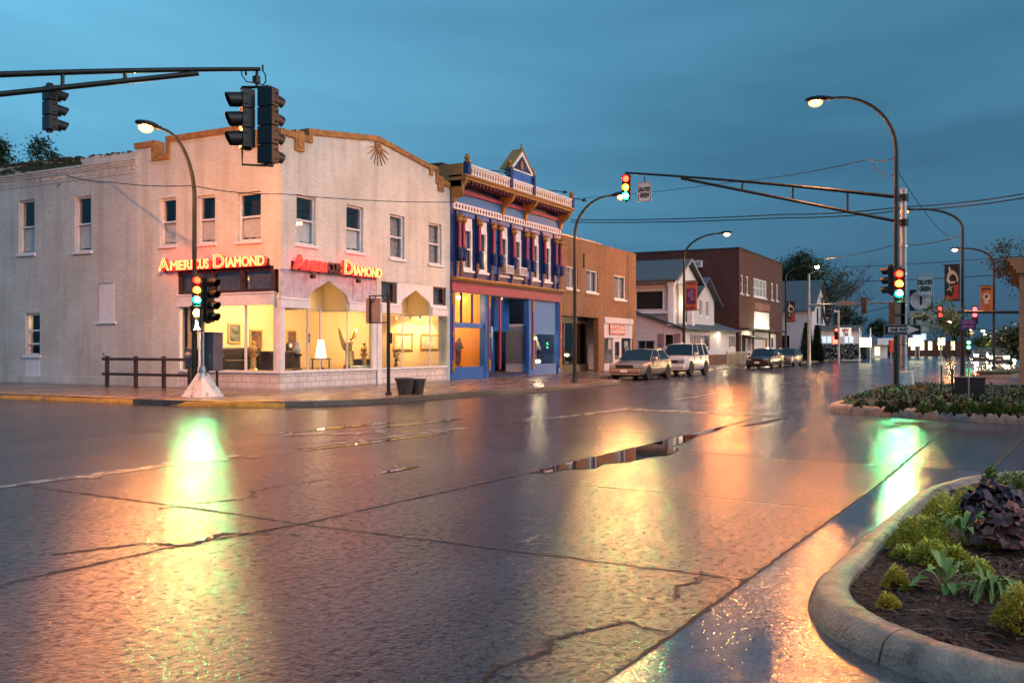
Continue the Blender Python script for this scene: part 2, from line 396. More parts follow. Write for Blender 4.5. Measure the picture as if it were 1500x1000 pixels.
glass('dim_glass', (.75, .78, .8), .25)
mat('car_glass', (.012, .014, .016), .06, spec=.8)
emit('sodium', (1, .31, .07), 17000)
emit('sodium_near', (1, .31, .072), 24000)
lamp_bowl()
emit('sodium_far', (1, .42, .10), 500)
emit('red_lamp', (1, .0011, .00035), 430)
emit('amber_lamp', (1, .10, .002), 210)
emit('green_lamp', (.0006, 1, .36), 1700)
emit('white_walk', (1, .86, .62), 60)
emit('orange_hand', (1, .30, .06), 50)
emit('neon_orange', (1, .11, .03), 11)
emit('neon_red', (1, .012, .010), 5)
mat('letter_dark', (.10, .012, .02), .4)
mat('letter_side', (.75, .45, .42), .4)
emit('headlight', (1, .66, .28), 3500)
emit('tail_light', (1, .06, .03), 10)
emit('lit_sign', (1, .86, .50), 2.4)
emit('lit_sign_cool', (.70, .85, 1), .75)
emit('lampshade', (1, .80, .48), 7)
emit('bulb_warm', (1, .72, .36), 60)
emit('porch_light', (1, .85, .45), 60)
# ---------------------------------------------------------------- ground, roads, pavements
def wet_road(name, c1, c2, r_lo, r_hi, grain=55, gb=.35, patch=.35, film_lo=.04):
    m, nt, p = nodes_of(name); n, l = nt.nodes, nt.links
    g = n.new('ShaderNodeNewGeometry'); pos = g.outputs['Position']
    def noise_(sc, det=4, ro=.55, mapx=None):
        t = n.new('ShaderNodeTexNoise'); t.inputs['Scale'].default_value = sc; t.inputs['Detail'].default_value = det; t.inputs['Roughness'].default_value = ro
        if mapx:
            q = n.new('ShaderNodeMapping'); q.inputs['Scale'].default_value = mapx; l.new(pos, q.inputs[0]); l.new(q.outputs[0], t.inputs['Vector'])
        else: l.new(pos, t.inputs['Vector'])
        return t.outputs[0]
    def ramp_(x, a, ca, b, cb_):
        r = n.new('ShaderNodeValToRGB'); e = r.color_ramp.elements; e[0].position = a; e[0].color = rgb(ca); e[1].position = b; e[1].color = rgb(cb_); l.new(x, r.inputs[0]); return r.outputs[0]
    tone = ramp_(noise_(.45, 7, .6), .3, c1, .7, c2)
    grit = ramp_(noise_(48, 5, .75), .34, (.45, .45, .46), .66, (1.6, 1.56, 1.5))
    mx = n.new('ShaderNodeMixRGB'); mx.blend_type = 'MULTIPLY'; mx.inputs[0].default_value = 1; l.new(tone, mx.inputs[1]); l.new(grit, mx.inputs[2])
    tyre = ramp_(noise_(.9, 5, .6, (.12, 1, 1)), .42, (.72, .72, .74), .6, (1.05, 1.05, 1.05))    # darker worn wheel tracks along the street
    mx2 = n.new('ShaderNodeMixRGB'); mx2.blend_type = 'MULTIPLY'; mx2.inputs[0].default_value = .8; l.new(mx.outputs[0], mx2.inputs[1]); l.new(tyre, mx2.inputs[2])
    l.new(mx2.outputs[0], p.inputs['Base Color'])
    # water film: broad wet patches lie smoother than the drained crown between them
    wet = n.new('ShaderNodeMapRange'); wet.inputs[1].default_value = .34; wet.inputs[2].default_value = .70; wet.inputs[3].default_value = 0; wet.inputs[4].default_value = 1
    l.new(noise_(.55, 5, .6, (.45, 1.25, 1)), wet.inputs[0])
    ro = n.new('ShaderNodeMapRange'); ro.inputs[3].default_value = r_hi; ro.inputs[4].default_value = r_lo; l.new(wet.outputs[0], ro.inputs[0])
    l.new(ro.outputs[0], p.inputs['Roughness'])
    p.inputs['IOR'].default_value = 1.36
    film = n.new('ShaderNodeMapRange'); film.inputs[1].default_value = .40; film.inputs[2].default_value = .58; film.inputs[3].default_value = film_lo; film.inputs[4].default_value = 1.0; l.new(noise_(17, 5, .72), film.inputs[0]); l.new(film.outputs[0], p.inputs['Specular IOR Level'])
    bs = n.new('ShaderNodeMapRange'); bs.inputs[3].default_value = gb; bs.inputs[4].default_value = gb*patch; l.new(wet.outputs[0], bs.inputs[0])
    vo = n.new('ShaderNodeTexVoronoi'); vo.inputs['Scale'].default_value = grain; l.new(pos, vo.inputs['Vector'])
    h = n.new('ShaderNodeMath'); h.operation = 'MULTIPLY_ADD'; h.inputs[1].default_value = -.7; l.new(vo.outputs['Distance'], h.inputs[0]); l.new(noise_(grain*1.3, 6, .7), h.inputs[2])
    b = n.new('ShaderNodeBump'); b.inputs['Distance'].default_value = .012; l.new(bs.outputs[0], b.inputs['Strength']); l.new(h.outputs[0], b.inputs['Height'])
    b2 = n.new('ShaderNodeBump'); b2.inputs['Strength'].default_value = .12; b2.inputs['Distance'].default_value = .008; l.new(noise_(3.2, 3), b2.inputs['Height'])
    l.new(b.outputs[0], b2.inputs['Normal']); l.new(b2.outputs[0], p.inputs['Normal'])
    M[name] = m; return m
wet_road('road_wet', (.034, .034, .045), (.070, .066, .082), .185, .235, grain=30, gb=.30, patch=.8)
wet_road('gutter_wet', (.10, .09, .098), (.16, .145, .15), .05, .11, grain=30, gb=.20, patch=.4, film_lo=.6)
wet_road('pavement_wet', (.13, .10, .085), (.21, .165, .14), .16, .34, grain=40, gb=.4)
mat('joint_dark', (.020, .016, .015), .7, var=.4, vscale=20)
mat('worn_paint', (.40, .36, .31), .24, var=.2, vscale=8, stain=((.09, .075, .08), 4.5, .43), bump=.25, bscale=70)
mat('puddle_water', (.02, .02, .022), .015, var=.1, spec=.6)
mat('earth', (.05, .045, .04), .9)
mat('dark_soil', (.018, .013, .010), .9, var=.6, vscale=12)
mat('mulch_soil', (.085, .034, .020), .9, var=.6, vscale=30, bump=1.0, bscale=70)
mat('grass', (.035, .055, .018), .85, var=.5, vscale=6, bump=.8, bscale=40)

def sheet(name, pts, z, m, kind='structure', thick=0):
    mb = MB(); mb.poly([(x, y, z) for x, y in pts])
    o = mb.build(name, m); o['kind'] = kind
    if o.data.polygons[0].normal.z < 0: o.data.flip_normals()
    return o
sheet('ground', [(-900, -1500), (1600, -1500), (1600, 1500), (-900, 1500)], -.012, M['earth'])
sheet('main_road', [(-60, -9), (500, -9), (500, 16.4), (-60, 16.4)], 0, M['road_wet'])
sheet('cross_street', [(9, 16.4), (16.9, 16.4), (16.9, 90), (9, 90)], 0, M['road_wet'])
sheet('cross_street', [(11, -60), (21.5, -60), (21.5, -9), (11, -9)], 0, M['road_wet'])

def slab(name, pts, z, m):
    mb = MB(); mb.prism(pts, -.01, z, 'xy'); o = mb.build(name, m, bevel=.02); o['kind'] = 'structure'; return o
arc = [(20.6-3.9*math.sin(t)+.0, 18.3-3.9*math.cos(t)) for t in [R(90-10*k) for k in range(10)]]   # the rounded street corner
left_edge = [(16.7, 90), (16.7, 20)] + arc + [(24.6, 14.25), (27.4, 13.65), (34.2, 13.5), (35.6, 13.9), (36.6, 16.0), (37.3, 16.2), (110, 16.2)]
slab('pavement', left_edge + [(110, 90)], .15, M['pavement_wet'])
slab('pavement', [(-40, 13.7), (7.6, 13.7), (8.6, 14.6), (8.8, 16.5), (8.8, 60), (-40, 60)], .15, M['pavement_wet'])
slab('pavement', [(24.4, 3.0), (44, 2.2), (45, 1.5), (45, -30), (21.4, -30), (21.4, -3), (22.4, .2)], .13, M['pavement_wet'])
slab('pavement', [(62, -3.0), (300, -3.0), (300, -30), (62, -30)], .13, M['pavement_wet'])

def sweep(name, path, prof, m, closed=False, smooth=True, kind='structure', wob=0):
    """profile [(offset to the left of travel, z)] swept along a path on the ground"""
    mb = MB(); n = len(path); rings = []
    for k, p in enumerate(path):
        a = Vector(path[max(k-1, 0)]); b = Vector(path[min(k+1, n-1)]); t = (b-a).normalized(); nn = Vector((-t.y, t.x))
        rings.append([mb.vert((p[0]+nn.x*o + rnd.uniform(-wob, wob), p[1]+nn.y*o + rnd.uniform(-wob, wob), z + (rnd.uniform(-wob, wob) if z > .02 else 0))) for o, z in prof])
    for A, B in zip(rings, rings[1:]):
        for j in range(len(prof)-1): mb.face((A[j], A[j+1], B[j+1], B[j]))
    mb.face(rings[0]); mb.face(rings[-1][::-1])
    o = mb.build(name, m, smooth=smooth); o['kind'] = kind; return o
def spline(pts, n=8):
    out = []
    for i in range(len(pts)-1):
        p0, p1, p2, p3 = [Vector(pts[min(max(i+k, 0), len(pts)-1)]) for k in (-1, 0, 1, 2)]
        for j in range(n):
            t = j/n
            out.append(tuple(.5*((2*p1) + (p2-p0)*t + (2*p0-5*p1+4*p2-p3)*t*t + (3*p1-p0-3*p2+p3)*t**3)))
    out.append(tuple(pts[-1])); return out
kp = [(-.03, 0), (0, .13), (.03, .156), (.14, .158), (.17, .14)]
sweep('yellow_kerb', [(16.7, 70-k) for k in range(0, 50, 2)] + [(16.7, 20.2)], kp, M['yellow_kerb'], wob=.008)
sweep('yellow_kerb', [(16.75, 19.2), (16.72, 18.6)] + arc[:5], kp, M['yellow_kerb'], wob=.012)

# ---- road joints, cracks, paint and puddles
def strip(name, pts, w, m, z=.004, jit=.01, sub=14, wj=.4, spall=.5):
    mb = MB(); P = []
    for a, b in zip(pts, pts[1:]):
        for k in range(sub): P.append((a[0]+(b[0]-a[0])*k/sub, a[1]+(b[1]-a[1])*k/sub))
    P.append(pts[-1]); prev = None
    for k, p in enumerate(P):
        a = Vector(P[max(k-1, 0)]); b = Vector(P[min(k+1, len(P)-1)]); t = (b-a).normalized(); nn = Vector((-t.y, t.x))
        o = rnd.uniform(-jit, jit); hw = w/2*(1+rnd.uniform(-wj, wj))
        cur = (mb.vert((p[0]+nn.x*(o-hw), p[1]+nn.y*(o-hw), z)), mb.vert((p[0]+nn.x*(o+hw), p[1]+nn.y*(o+hw), z)))
        if prev: mb.face((prev[0], cur[0], cur[1], prev[1]))
        prev = cur
    for k in range(int(spall*len(P))):      # chipped edges
        p = rnd.choice(P); a, b = p[0]+rnd.gauss(0, w*.8), p[1]+rnd.gauss(0, w*.8); r_ = w*rnd.uniform(.2, .8)
        mb.poly([(a+r_*rnd.uniform(.5, 1.4)*math.cos(t), b+r_*rnd.uniform(.5, 1.4)*math.sin(t), z+.0004+k*2e-6) for t in (0, .9, 1.9, 2.9, 3.8, 4.7, 5.5)])
    o = mb.build(name, m); o['kind'] = 'structure'; return o
J = M['joint_dark']
strip('road_joint', [(1.5, 1.72), (4.63, 1.52), (7.6, 1.36), (10.61, 1.2), (20, .9)], .030, J, sub=50)
strip('road_joint', [(5.93, 1.47), (6.0, 3.4), (6.04, 5.1), (6.14, 6.3), (6.3, 9.1), (6.4, 13)], .022, J, sub=40, wj=.7)
strip('road_joint', [(2, 5.68), (4.84, 5.5), (6.1, 5.25), (10, 4.98), (16, 4.7), (24, 4.4)], .026, J, sub=50, wj=.8)
strip('road_joint', [(12.9, 4.8), (12.6, 2.5), (12.5, .15)], .022, J, sub=40, wj=.6)
strip('road_joint', [(12.53, .15), (17.55, -.3)], .04, J, sub=30)
strip('road_joint', [(15.4, 4.7), (15.6, 9), (15.7, 13)], .03, J, sub=40, wj=.8)
strip('road_joint', [(9.2, 5.0), (9.1, 3.0), (8.9, 1.3)], .014, J, sub=30, wj=.8)
strip('road_joint', [(4.63, 1.52), (4.15, .95), (3.9, .6)], .018, J, sub=20)
strip('road_crack', [(3.2, 2.35), (3.57, 2.06), (3.75, 2.1), (4.1, 1.98), (4.25, 2.05), (4.55, 1.9), (4.74, 1.81), (4.63, 1.52)], .022, J, jit=.02, sub=9, wj=.8)
strip('road_crack', [(6.0, 1.78), (5.75, 1.72), (5.55, 1.80), (5.3, 1.72)], .018, J, jit=.02, sub=8, wj=.8)
strip('road_crack', [(4.3, 6.1), (4.9, 5.75), (5.0, 5.4), (5.45, 5.55), (5.7, 5.0)], .03, J, jit=.03, sub=10, wj=.9)
strip('road_crack', [(6.0, 6.9), (6.9, 6.6), (7.2, 6.9), (8.2, 6.8)], .02, J, jit=.03, sub=10, wj=.9)
strip('road_marking', [(2.5, 9.8), (6.16, 9.5), (9.5, 9.28)], .20, M['worn_paint'], z=.0045, jit=.012, sub=30, wj=.12)
strip('road_marking', [(10.5, 9.2), (14.6, 8.78)], .20, M['worn_paint'], z=.0045, jit=.012, sub=30, wj=.12)
strip('road_marking', [(16.2, 8.55), (21.4, 7.9)], .20, M['worn_paint'], z=.0045, jit=.012, sub=30, wj=.12)
for x0, x1 in ((25, 30), (34, 40), (44, 52), (58, 66), (72, 84)):
    strip('road_marking', [(x0, 8.2 - (x0-25)*.012), (x1, 8.2 - (x1-25)*.012)], .18, M['worn_paint'], z=.0045, sub=20, wj=.12)
strip('road_marking', [(12.0, 10.8), (13.2, 9.6)], .25, M['worn_paint'], z=.0045, sub=20, wj=.3)
strip('road_marking', [(20.4, 4.6), (20.8, 8.0)], .35, M['worn_paint'], z=.0045, sub=20, wj=.2)

def puddle(cx, cy, lx, ly, seed=0, rot=0, z=.0065):
    rr = random.Random(seed); n = 48; ph = [rr.uniform(0, 6.28) for _ in range(6)]; pts = []
    for k in range(n):
        t = 2*math.pi*k/n; q = 1 + .22*math.sin(2*t+ph[0]) + .14*math.sin(3*t+ph[1]) + .12*math.sin(5*t+ph[2]) + .08*math.sin(9*t+ph[3]) + .05*math.sin(14*t+ph[4])
        a, b = lx*q*math.cos(t), ly*q*math.sin(t)
        pts.append((cx + a*math.cos(rot) - b*math.sin(rot), cy + a*math.sin(rot) + b*math.cos(rot)))
    return sheet('puddle', pts, z, M['puddle_water'])
# a long puddle lying against the lane joint, sharp on the joint side
pts = [(9.75, 5.02), (12, 4.90), (14, 4.80), (16.2, 4.70), (17.6, 4.62), (16.4, 4.55), (15.2, 4.56), (14.2, 4.44), (13.4, 4.40), (13.1, 4.18), (12.3, 4.10), (12.0, 4.26), (11.3, 4.30), (11.0, 4.52), (10.5, 4.42), (10.3, 4.72), (9.9, 4.8)]
sheet('puddle', pts, .0065, M['puddle_water'])
for a in ((13.6, 10.9, 1.6, .10, 5, -.12), (15.2, 10.1, 1.8, .08, 6, -.1), (12.0, 8.75, 1.6, .07, 7, -.1), (9.3, 6.5, .3, .06, 8, -.05),
          (18.6, 4.2, 1.2, .05, 16, -.1)):
    puddle(*a)

# ---- kerbed planting beds
near_outer = spline([(12.0, -3.2), (11.95, -1.2), (11.75, -.35), (11.15, .2), (10.3, .55), (9.5, .74), (8.0, .86), (6.6, .95), (5.7, 1.0), (5.27, .93), (4.93, .76), (4.66, .52), (4.46, .22), (4.30, -.4), (4.25, -3.2)])
near_outer = near_outer[::-1]            # travel so the bed lies to the left... profile offsets point inward
def toward(path, c):
    a = Vector(path[len(path)//2-1]); b = Vector(path[len(path)//2+1]); t = (b-a).normalized(); nn = Vector((-t.y, t.x))
    return path if nn.dot(Vector(c)-a) > 0 else path[::-1]
near_outer = toward(near_outer, (8, -.5))
roll = [(-.012, -.004), (0, .05), (.02, .105), (.06, .142), (.11, .155), (.17, .150), (.21, .13), (.225, .08), (.23, 0)]
acc = 0; seg = [near_outer[0]]      # cast in lengths with open joints between them
for a, b in zip(near_outer, near_outer[1:]):
    acc += (Vector(b)-Vector(a)).length; seg.append(b)
    if acc > 1.25:
        sweep('bed_kerb', seg, roll, M['concrete'], wob=.0035); d = (Vector(b)-Vector(a)).normalized()*.012; seg = [(b[0]+d.x, b[1]+d.y)]; acc = 0
if len(seg) > 1: sweep('bed_kerb', seg, roll, M['concrete'], wob=.0035)
gut = [(2.0, 1.70), (4.62, 1.50), (7.6, 1.345), (10.6, 1.185), (12.4, 1.1), (12.5, -6), (1.5, -6), (2.5, .2)]
sheet('gutter', gut, .008, M['gutter_wet'])
far_outer = toward(spline([(19.4, -6), (20.0, -2), (20.32, -.4), (21.05, 1.5), (21.6, 2.6), (22.0, 3.3), (22.6, 3.62), (24, 3.6), (29, 3.45), (33, 3.2)]), (26, 0))
sweep('bed_kerb', far_outer, [(o*1.25, z*1.3) for o, z in roll], M['concrete'], wob=.004)

def bed_soil(name, outline, z0, hump, step, mname):
    """a mounded, lumpy soil surface inside an outline"""
    xs = [p[0] for p in outline]; ys = [p[1] for p in outline]
    def inside(x, y):
        c = False; n = len(outline)
        for i in range(n):
            (x1, y1), (x2, y2) = outline[i], outline[(i+1) % n]
            if (y1 > y) != (y2 > y) and x < (x2-x1)*(y-y1)/(y2-y1)+x1: c = not c
        return c
    def dist(x, y):
        d = 9
        for i in range(0, len(outline)):
            a = Vector(outline[i]); b = Vector(outline[(i+1) % len(outline)]); ab = b-a
            t = max(0, min(1, (Vector((x, y))-a).dot(ab)/max(ab.length_squared, 1e-9))); d = min(d, (Vector((x, y))-a-ab*t).length)
        return d
    nx = int((max(xs)-min(xs))/step)+2; ny = int((max(ys)-min(ys))/step)+2; mb = MB(); idx = {}
    def H(x, y):
        d = dist(x, y); return z0 + hump*min(1, d/.5) + noise.noise((x*7, y*7, 1))*.018 + noise.noise((x*22, y*22, 3))*.010
    for i in range(nx):
        for j in range(ny):
            x = min(xs)+i*step; y = min(ys)+j*step
            if inside(x, y) or dist(x, y) < step*.8: idx[i, j] = mb.vert((x, y, H(x, y)))
    for (i, j) in list(idx):
        q = [(i, j), (i+1, j), (i+1, j+1), (i, j+1)]
        if all(k in idx for k in q): mb.face([idx[k] for k in q])
    o = mb.build(name, M[mname], smooth='all'); o['kind'] = 'structure'
    return inside, H
def inset(path, d):
    out = []
    for k, p in enumerate(path):
        a = Vector(path[max(k-1, 0)]); b = Vector(path[min(k+1, len(path)-1)]); t = (b-a).normalized(); out.append((p[0]-t.y*d, p[1]+t.x*d))
    return out
ni = inset(near_outer, .20); near_in, near_h = bed_soil('mulch_bed', ni, .10, .09, .055, 'mulch_soil')
fi = inset(far_outer, .25) + [(33, -6)]; 
far_in, far_h = bed_soil('mulch_bed', fi, .17, .12, .25, 'dark_soil')
# wood chips and straw over the near bed
mat('chip', (.15, .058, .032), .8, var=.7, vscale=8)
mat('straw', (.26, .15, .08), .7, var=.4, vscale=10)
rc = random.Random(5); mb = MB()
for k in range(5200):
    x = rc.uniform(4.4, 9.5); y = rc.uniform(-2.2, .9)
    if k > 3500: x = rc.uniform(4.4, 6.6)
    if not near_in(x, y): continue
    L = rc.uniform(.010, .032); w = rc.uniform(.004, .010); t = rc.uniform(0, 6.28); e = rc.uniform(-.5, .5); z = near_h(x, y)+rc.uniform(.001, .008)
    c, s_ = math.cos(t), math.sin(t)
    P = [(x+c*a*L-s_*b*w, y+s_*a*L+c*b*w, z+e*a*L) for a, b in ((-1, -1), (1, -1), (1, 1), (-1, 1))]
    mb.poly(P); Q = [(p[0], p[1], p[2]-.004) for p in P]; mb.poly([P[0], Q[0], Q[1], P[1]]); mb.poly([P[3], Q[3], Q[0], P[0]])
o = mb.build('wood_chips', M['chip']); tag(o, 'dark brown wood chip mulch covering the near planting bed', 'mulch', kind='stuff')
mb = MB()
for x, y, L, t in tuple((rc.uniform(4.7, 6.8), rc.uniform(-.7, .5), rc.uniform(.04, .14), rc.uniform(0, 6.2)) for _ in range(60)) + ((5.35, .12, .22, .4), (5.5, -.05, .3, .55), (5.6, -.2, .16, 1.2), (5.25, -.3, .2, -.3), (6.2, .0, .12, .2), (5.0, .05, .12, 1.8), (6.0, -.5, .18, .6), (5.75, .2, .1, 2.2)):
    z = near_h(x, y)+.015; mb.tube([(x, y, z), (x+math.cos(t)*L/2, y+math.sin(t)*L/2, z+.012), (x+math.cos(t)*L, y+math.sin(t)*L, z+.006)], .0028, 5)
o = mb.build('straw', M['straw']); tag(o, 'loose pale straw stems lying on the mulch of the near bed', 'straw', kind='stuff')
# ---------------------------------------------------------------- measuring helpers (position on a wall seen at a photo pixel)
def _ray(px):
    a = (px-750)/1350; return .8823+.4706*a, .4706-.8823*a
def on_y(px, py, Y=20.0):
    r = _ray(px); t = Y/r[1]; return t*r[0], 1.5+(508-py)/1350*t
def on_x(px, py, X=22.1):
    r = _ray(px); t = X/r[0]; return t*r[1], 1.5+(508-py)/1350*t
def xy(px, Y=20.0): return on_y(px, 0, Y)[0]
def yx(px, X=22.1): return on_x(px, 0, X)[0]
def at_t(px, t): r = _ray(px); return t*r[0], t*r[1]
def zt(py, t): return 1.5+(508-py)/1350*t

# ---------------------------------------------------------------- shared window builder
def window(parent, F, a0, a1, z0, z1, style='blind', frame='white_wood', sill=True, fw_=.07, rec=.14, mull=0, rail=True, pane='window_glass', fill=.5, torn=0):
    mb = MB(F); d0, d1 = -rec-.05, -rec+.04
    mb.box(a0, a0+fw_, d0, d1, z0, z1); mb.box(a1-fw_, a1, d0, d1, z0, z1)
    mb.box(a0+fw_, a1-fw_, d0, d1, z1-fw_, z1); mb.box(a0+fw_, a1-fw_, d0, d1, z0, z0+fw_)
    zm = (z0+z1)/2
    if rail: mb.box(a0+fw_, a1-fw_, d0+.005, d1-.005, zm-.03, zm+.03)
    for k in range(mull):
        c = a0 + (a1-a0)*(k+1)/(mull+1); mb.box(c-.025, c+.025, d0+.01, d1-.01, z0+fw_, z1-fw_)
    w = mb.build('window', M[frame], parent, bevel=.006)
    g = MB(F); g.box(a0+fw_-.01, a1-fw_+.01, d0+.02, d0+.028, z0+fw_-.01, z1-fw_+.01); g.build('pane', M[pane], w)
    if style in ('blind', 'blind_torn'):
        b = MB(F); n = 12
        zt_ = z0+(z1-z0)*fill; A = [(a0+.03+(a1-a0-.06)*k/n, z0+fw_ + (rnd.uniform(.02, .09) if torn else .01)) for k in range(n+1)]
        b.prism(A + [(a1-.03, zt_), (a0+.03, zt_)], d0-.035, d0-.03); b.build('blind', M['blind'], w)
    elif style == 'curtain':
        b = MB(F); n = 16
        for q0, q1 in ((0, 1),):
            P = [(a0+.03+(a1-a0-.06)*k/n, d0-.12+.02*math.sin(k*2.1)) for k in range(n+1)]
            for (p, q) in zip(P, P[1:]): b.poly([(p[0], p[1], z0+.03), (q[0], q[1], z0+.03), (q[0], q[1], z1-.03), (p[0], p[1], z1-.03)])
        b.build('curtain', M['curtain'], w)
    elif style == 'dark':
        pass
    b = MB(F); b.box(a0-.02, a1+.02, d0-.5, d0-.46, z0-.02, z1+.02); b.build('backing', M['dark_room'], w)
    if sill:
        s = MB(F); s.box(a0-.08, a1+.08, -rec+.04, .07, z0-.10, z0); s.build('sill', M[frame], w, bevel=.008)
    return w
def ogee(a0, a1, z0, zs, zt_):
    """pointed ogee arch: outline from the left springing to the apex, and from there to the right"""
    w = (a1-a0)/2; T = ((0, 0), (.015, .16), (.06, .31), (.14, .43), (.26, .535), (.42, .64), (.60, .745), (.78, .86), (.92, .955), (1, 1))
    L = [(a0+w*x, zs+(zt_-zs)*z) for x, z in T]; return L, [(a0+a1-x, z) for x, z in L[:-1]][::-1]

# ================================================================ the white corner shop
X0, X1, H0 = 22.1, 32.1, 7.6
W = thing('corner_shop_building', 'white painted brick two storey corner shop with stepped gold parapet and lit showroom', 'building', (22.1, 20, .15))
fw1 = [(22.82, 23.78, 4.82, 6.40), (25.36, 26.32, 4.82, 6.42), (27.92, 28.86, 4.80, 6.42), (30.52, 31.46, 4.79, 6.42)]
lw1 = [(yx(382), yx(348), 4.90, 6.46), (yx(315), yx(289), 4.92, 6.50), (yx(258), yx(234), 4.94, 6.55)]
SF1 = (22.1, 27.1, .15, 3.95); SF2 = (27.36, 31.9, .15, 3.9)
SFL = (20.0, 24.55, .15, 4.07)
mb = MB(FY)
mb.wall(X0, X1, .15, H0, -.3, 0, fw1 + [SF1, SF2])
top = [(22.1, H0), (32.1, H0), (32.1, 8.02), (31.55, 8.02), (31.55, 8.28), (31.0, 8.28), (31.0, 8.50), (30.55, 8.50), (27.15, 8.93), (23.45, 8.42), (23.45, 8.16), (22.1, 8.16)]
mb.prism(top, -.3, 0)
mb.mp = FX
mb.wall(20.301, 26.55, .15, 7.9, -.3, 0, lw1 + [(20.0,) + SFL[1:]])
mb.prism([(20.301, 7.9), (26.55, 7.9), (26.55, 8.36), (25.62, 8.36), (25.62, 8.0), (25.02, 8.0), (25.02, 8.43), (21.55, 8.43), (21.55, 8.0), (21.0, 8.0), (21.0, 8.20), (20.301, 8.20)], -.3, 0)
mb.mp = None
mb.box(31.8, 32.1, 20.301, 38, .15, 8.0); mb.box(22.4, 31.8, 37.7, 38, .15, 7.6)
mb.build('wall', M['white_brick'], W)
mb = MB(); mb.box(22.4, 31.8, 20.3, 37.7, 7.2, 7.35); mb.box(22.4, 31.8, 20.3, 37.7, 3.96, 4.2); mb.box(22.4, 31.8, 20.3, 37.7, .15, .22)
mb.build('floor_slab', M['dark_room'], W)
# gold coping that follows the parapet: runs, steps, gable, and the U-shaped notches
mb = MB(FY)
def run(mb, pts, h=.20, d0=-.36, d1=.07):
    for (a, z), (b, y) in zip(pts, pts[1:]):
        if abs(a-b) < 1e-6: mb.box(a-.10, a+.10, d0+.004, d1-.004, min(z, y)-.02, max(z, y)+h-.002)
        else: mb.prism([(a, z), (b, y), (b, y+h), (a, z+h)], d0, d1)
run(mb, [(22.03, 8.16), (22.70, 8.16)]); mb.box(22.70, 23.12, -.35, .085, 7.78, 8.44); mb.box(22.80, 23.02, .085, .11, 7.9, 8.3)
run(mb, [(23.12, 8.162), (23.35, 8.162)]); mb.box(23.35, 23.55, -.355, .075, 8.16, 8.62)
run(mb, [(23.55, 8.435), (27.15, 8.93), (30.55, 8.50)])
mb.box(30.55, 30.75, -.355, .075, 8.28, 8.70); run(mb, [(30.75, 8.50), (31.0, 8.50)]); mb.box(31.0, 31.15, -.352, .072, 8.02, 8.69)
mb.box(31.15, 31.55, -.35, .085, 7.74, 8.35); mb.box(31.25, 31.45, .085, .11, 7.84, 8.2); run(mb, [(31.55, 8.02), (32.13, 8.02)])
mb.mp = FX
run(mb, [(20.36, 8.20), (20.92, 8.20)]); run(mb, [(21.65, 8.43), (24.9, 8.43)]); run(mb, [(25.74, 8.36), (26.62, 8.36)])
for a, b, z1, z2 in ((20.92, 21.65, 8.40, 8.63), (24.9, 25.74, 8.63, 8.56)):
    mb.box(a, a+.16, -.355, .09, 7.86, z1); mb.box(b-.16, b, -.355, .09, 7.86, z2); mb.box(a+.16, b-.16, -.35, .085, 7.86, 8.02)
mb.build('coping', M['coping_gold'], W, bevel=.012)
# sunburst under the gable
mb = MB(FY); mb.lathe([(.0, 0), (.16, 0), (.16, .05), (0, .06)], (27.15, 0), 14, 'y', 8.80) if False else None
mb.prism([(27.15+.19*math.cos(t), 8.76+.19*math.sin(t)) for t in [2*math.pi*k/14 for k in range(14)]], .0, .06)
for k in range(9):
    t = R(180+14+19*k); c, s_ = math.cos(t), math.sin(t); w = .022
    mb.prism([(27.15+.22*c-w*s_, 8.76+.22*s_+w*c), (27.15+.22*c+w*s_, 8.76+.22*s_-w*c), (27.15+.72*c, 8.76+.72*s_)], .0, .035)
mb.build('sunburst_ornament', M['coping_gold'], W)
for k, q in enumerate(fw1): window(W, FY, *q, style='blind' if k < 2 else 'curtain', torn=k < 2, fill=.5)
for k, q in enumerate(lw1): window(W, FX, *q, style='blind', torn=1, fill=.5)

# storefront: riser, fascia with ogee arches, lintel, posts, glass
mb = MB(FY); mb.box(22.1, 27.1, -.25, -.02, .15, .66); mb.box(27.36, 31.9, -.25, -.02, .15, .66)
mb.mp = FX; mb.box(20.26, 24.55, -.25, -.02, .15, .66)
mb.build('stall_riser', M['white_block'], W)
mb = MB(FY); mb.box(22.06, 27.1, -.26, .03, .66, .74); mb.box(27.36, 31.9, -.26, .03, .66, .74); mb.mp = FX; mb.box(20.26, 24.55, -.26, .03, .66, .74)
mb.build('storefront_sill', M['white_wood'], W, bevel=.01)
L1, R1 = ogee(23.43, 25.49, 0, 2.98, 3.72); L2, R2 = ogee(28.62, 30.72, 0, 2.92, 3.70)
mb = MB(FY)
mb.prism([(22.1, 3.06), (23.41, 3.06), *L1, *R1, (25.51, 3.06), (27.1, 3.06), (27.1, 3.95), (22.1, 3.95)], -.10, -.02)
for a in (22.72, 23.25, 25.75, 26.3, 26.75): mb.box(a-.012, a+.012, -.019, -.008, 3.1, 3.92)
mb.build('fascia_panel', M['grey_panel'], W)
mb = MB(FY)
mb.prism([(28.40, 3.06), (28.60, 3.06), *L2, *R2, (30.74, 3.06), (30.86, 3.06), (30.86, 3.9), (28.40, 3.9)], -.10, -.015)
mb.box(27.36, 27.40, -.1, -.015, 3.1, 3.9); mb.box(27.4, 28.4, -.1, -.015, 3.06, 3.12); mb.box(30.86, 31.9, -.1, -.015, 3.06, 3.18); mb.box(31.84, 31.9, -.1, -.016, 3.18, 3.9)
mb.build('arch_panel', M['white_paint'], W)
mb = MB(FY)
for a, b in ((22.06, 23.43), (25.49, 27.1), (27.36, 28.62), (30.72, 31.9)): mb.box(a, b, -.12, .05, 2.74, 3.06); mb.box(a, b, -.10, .075, 3.0, 3.045)
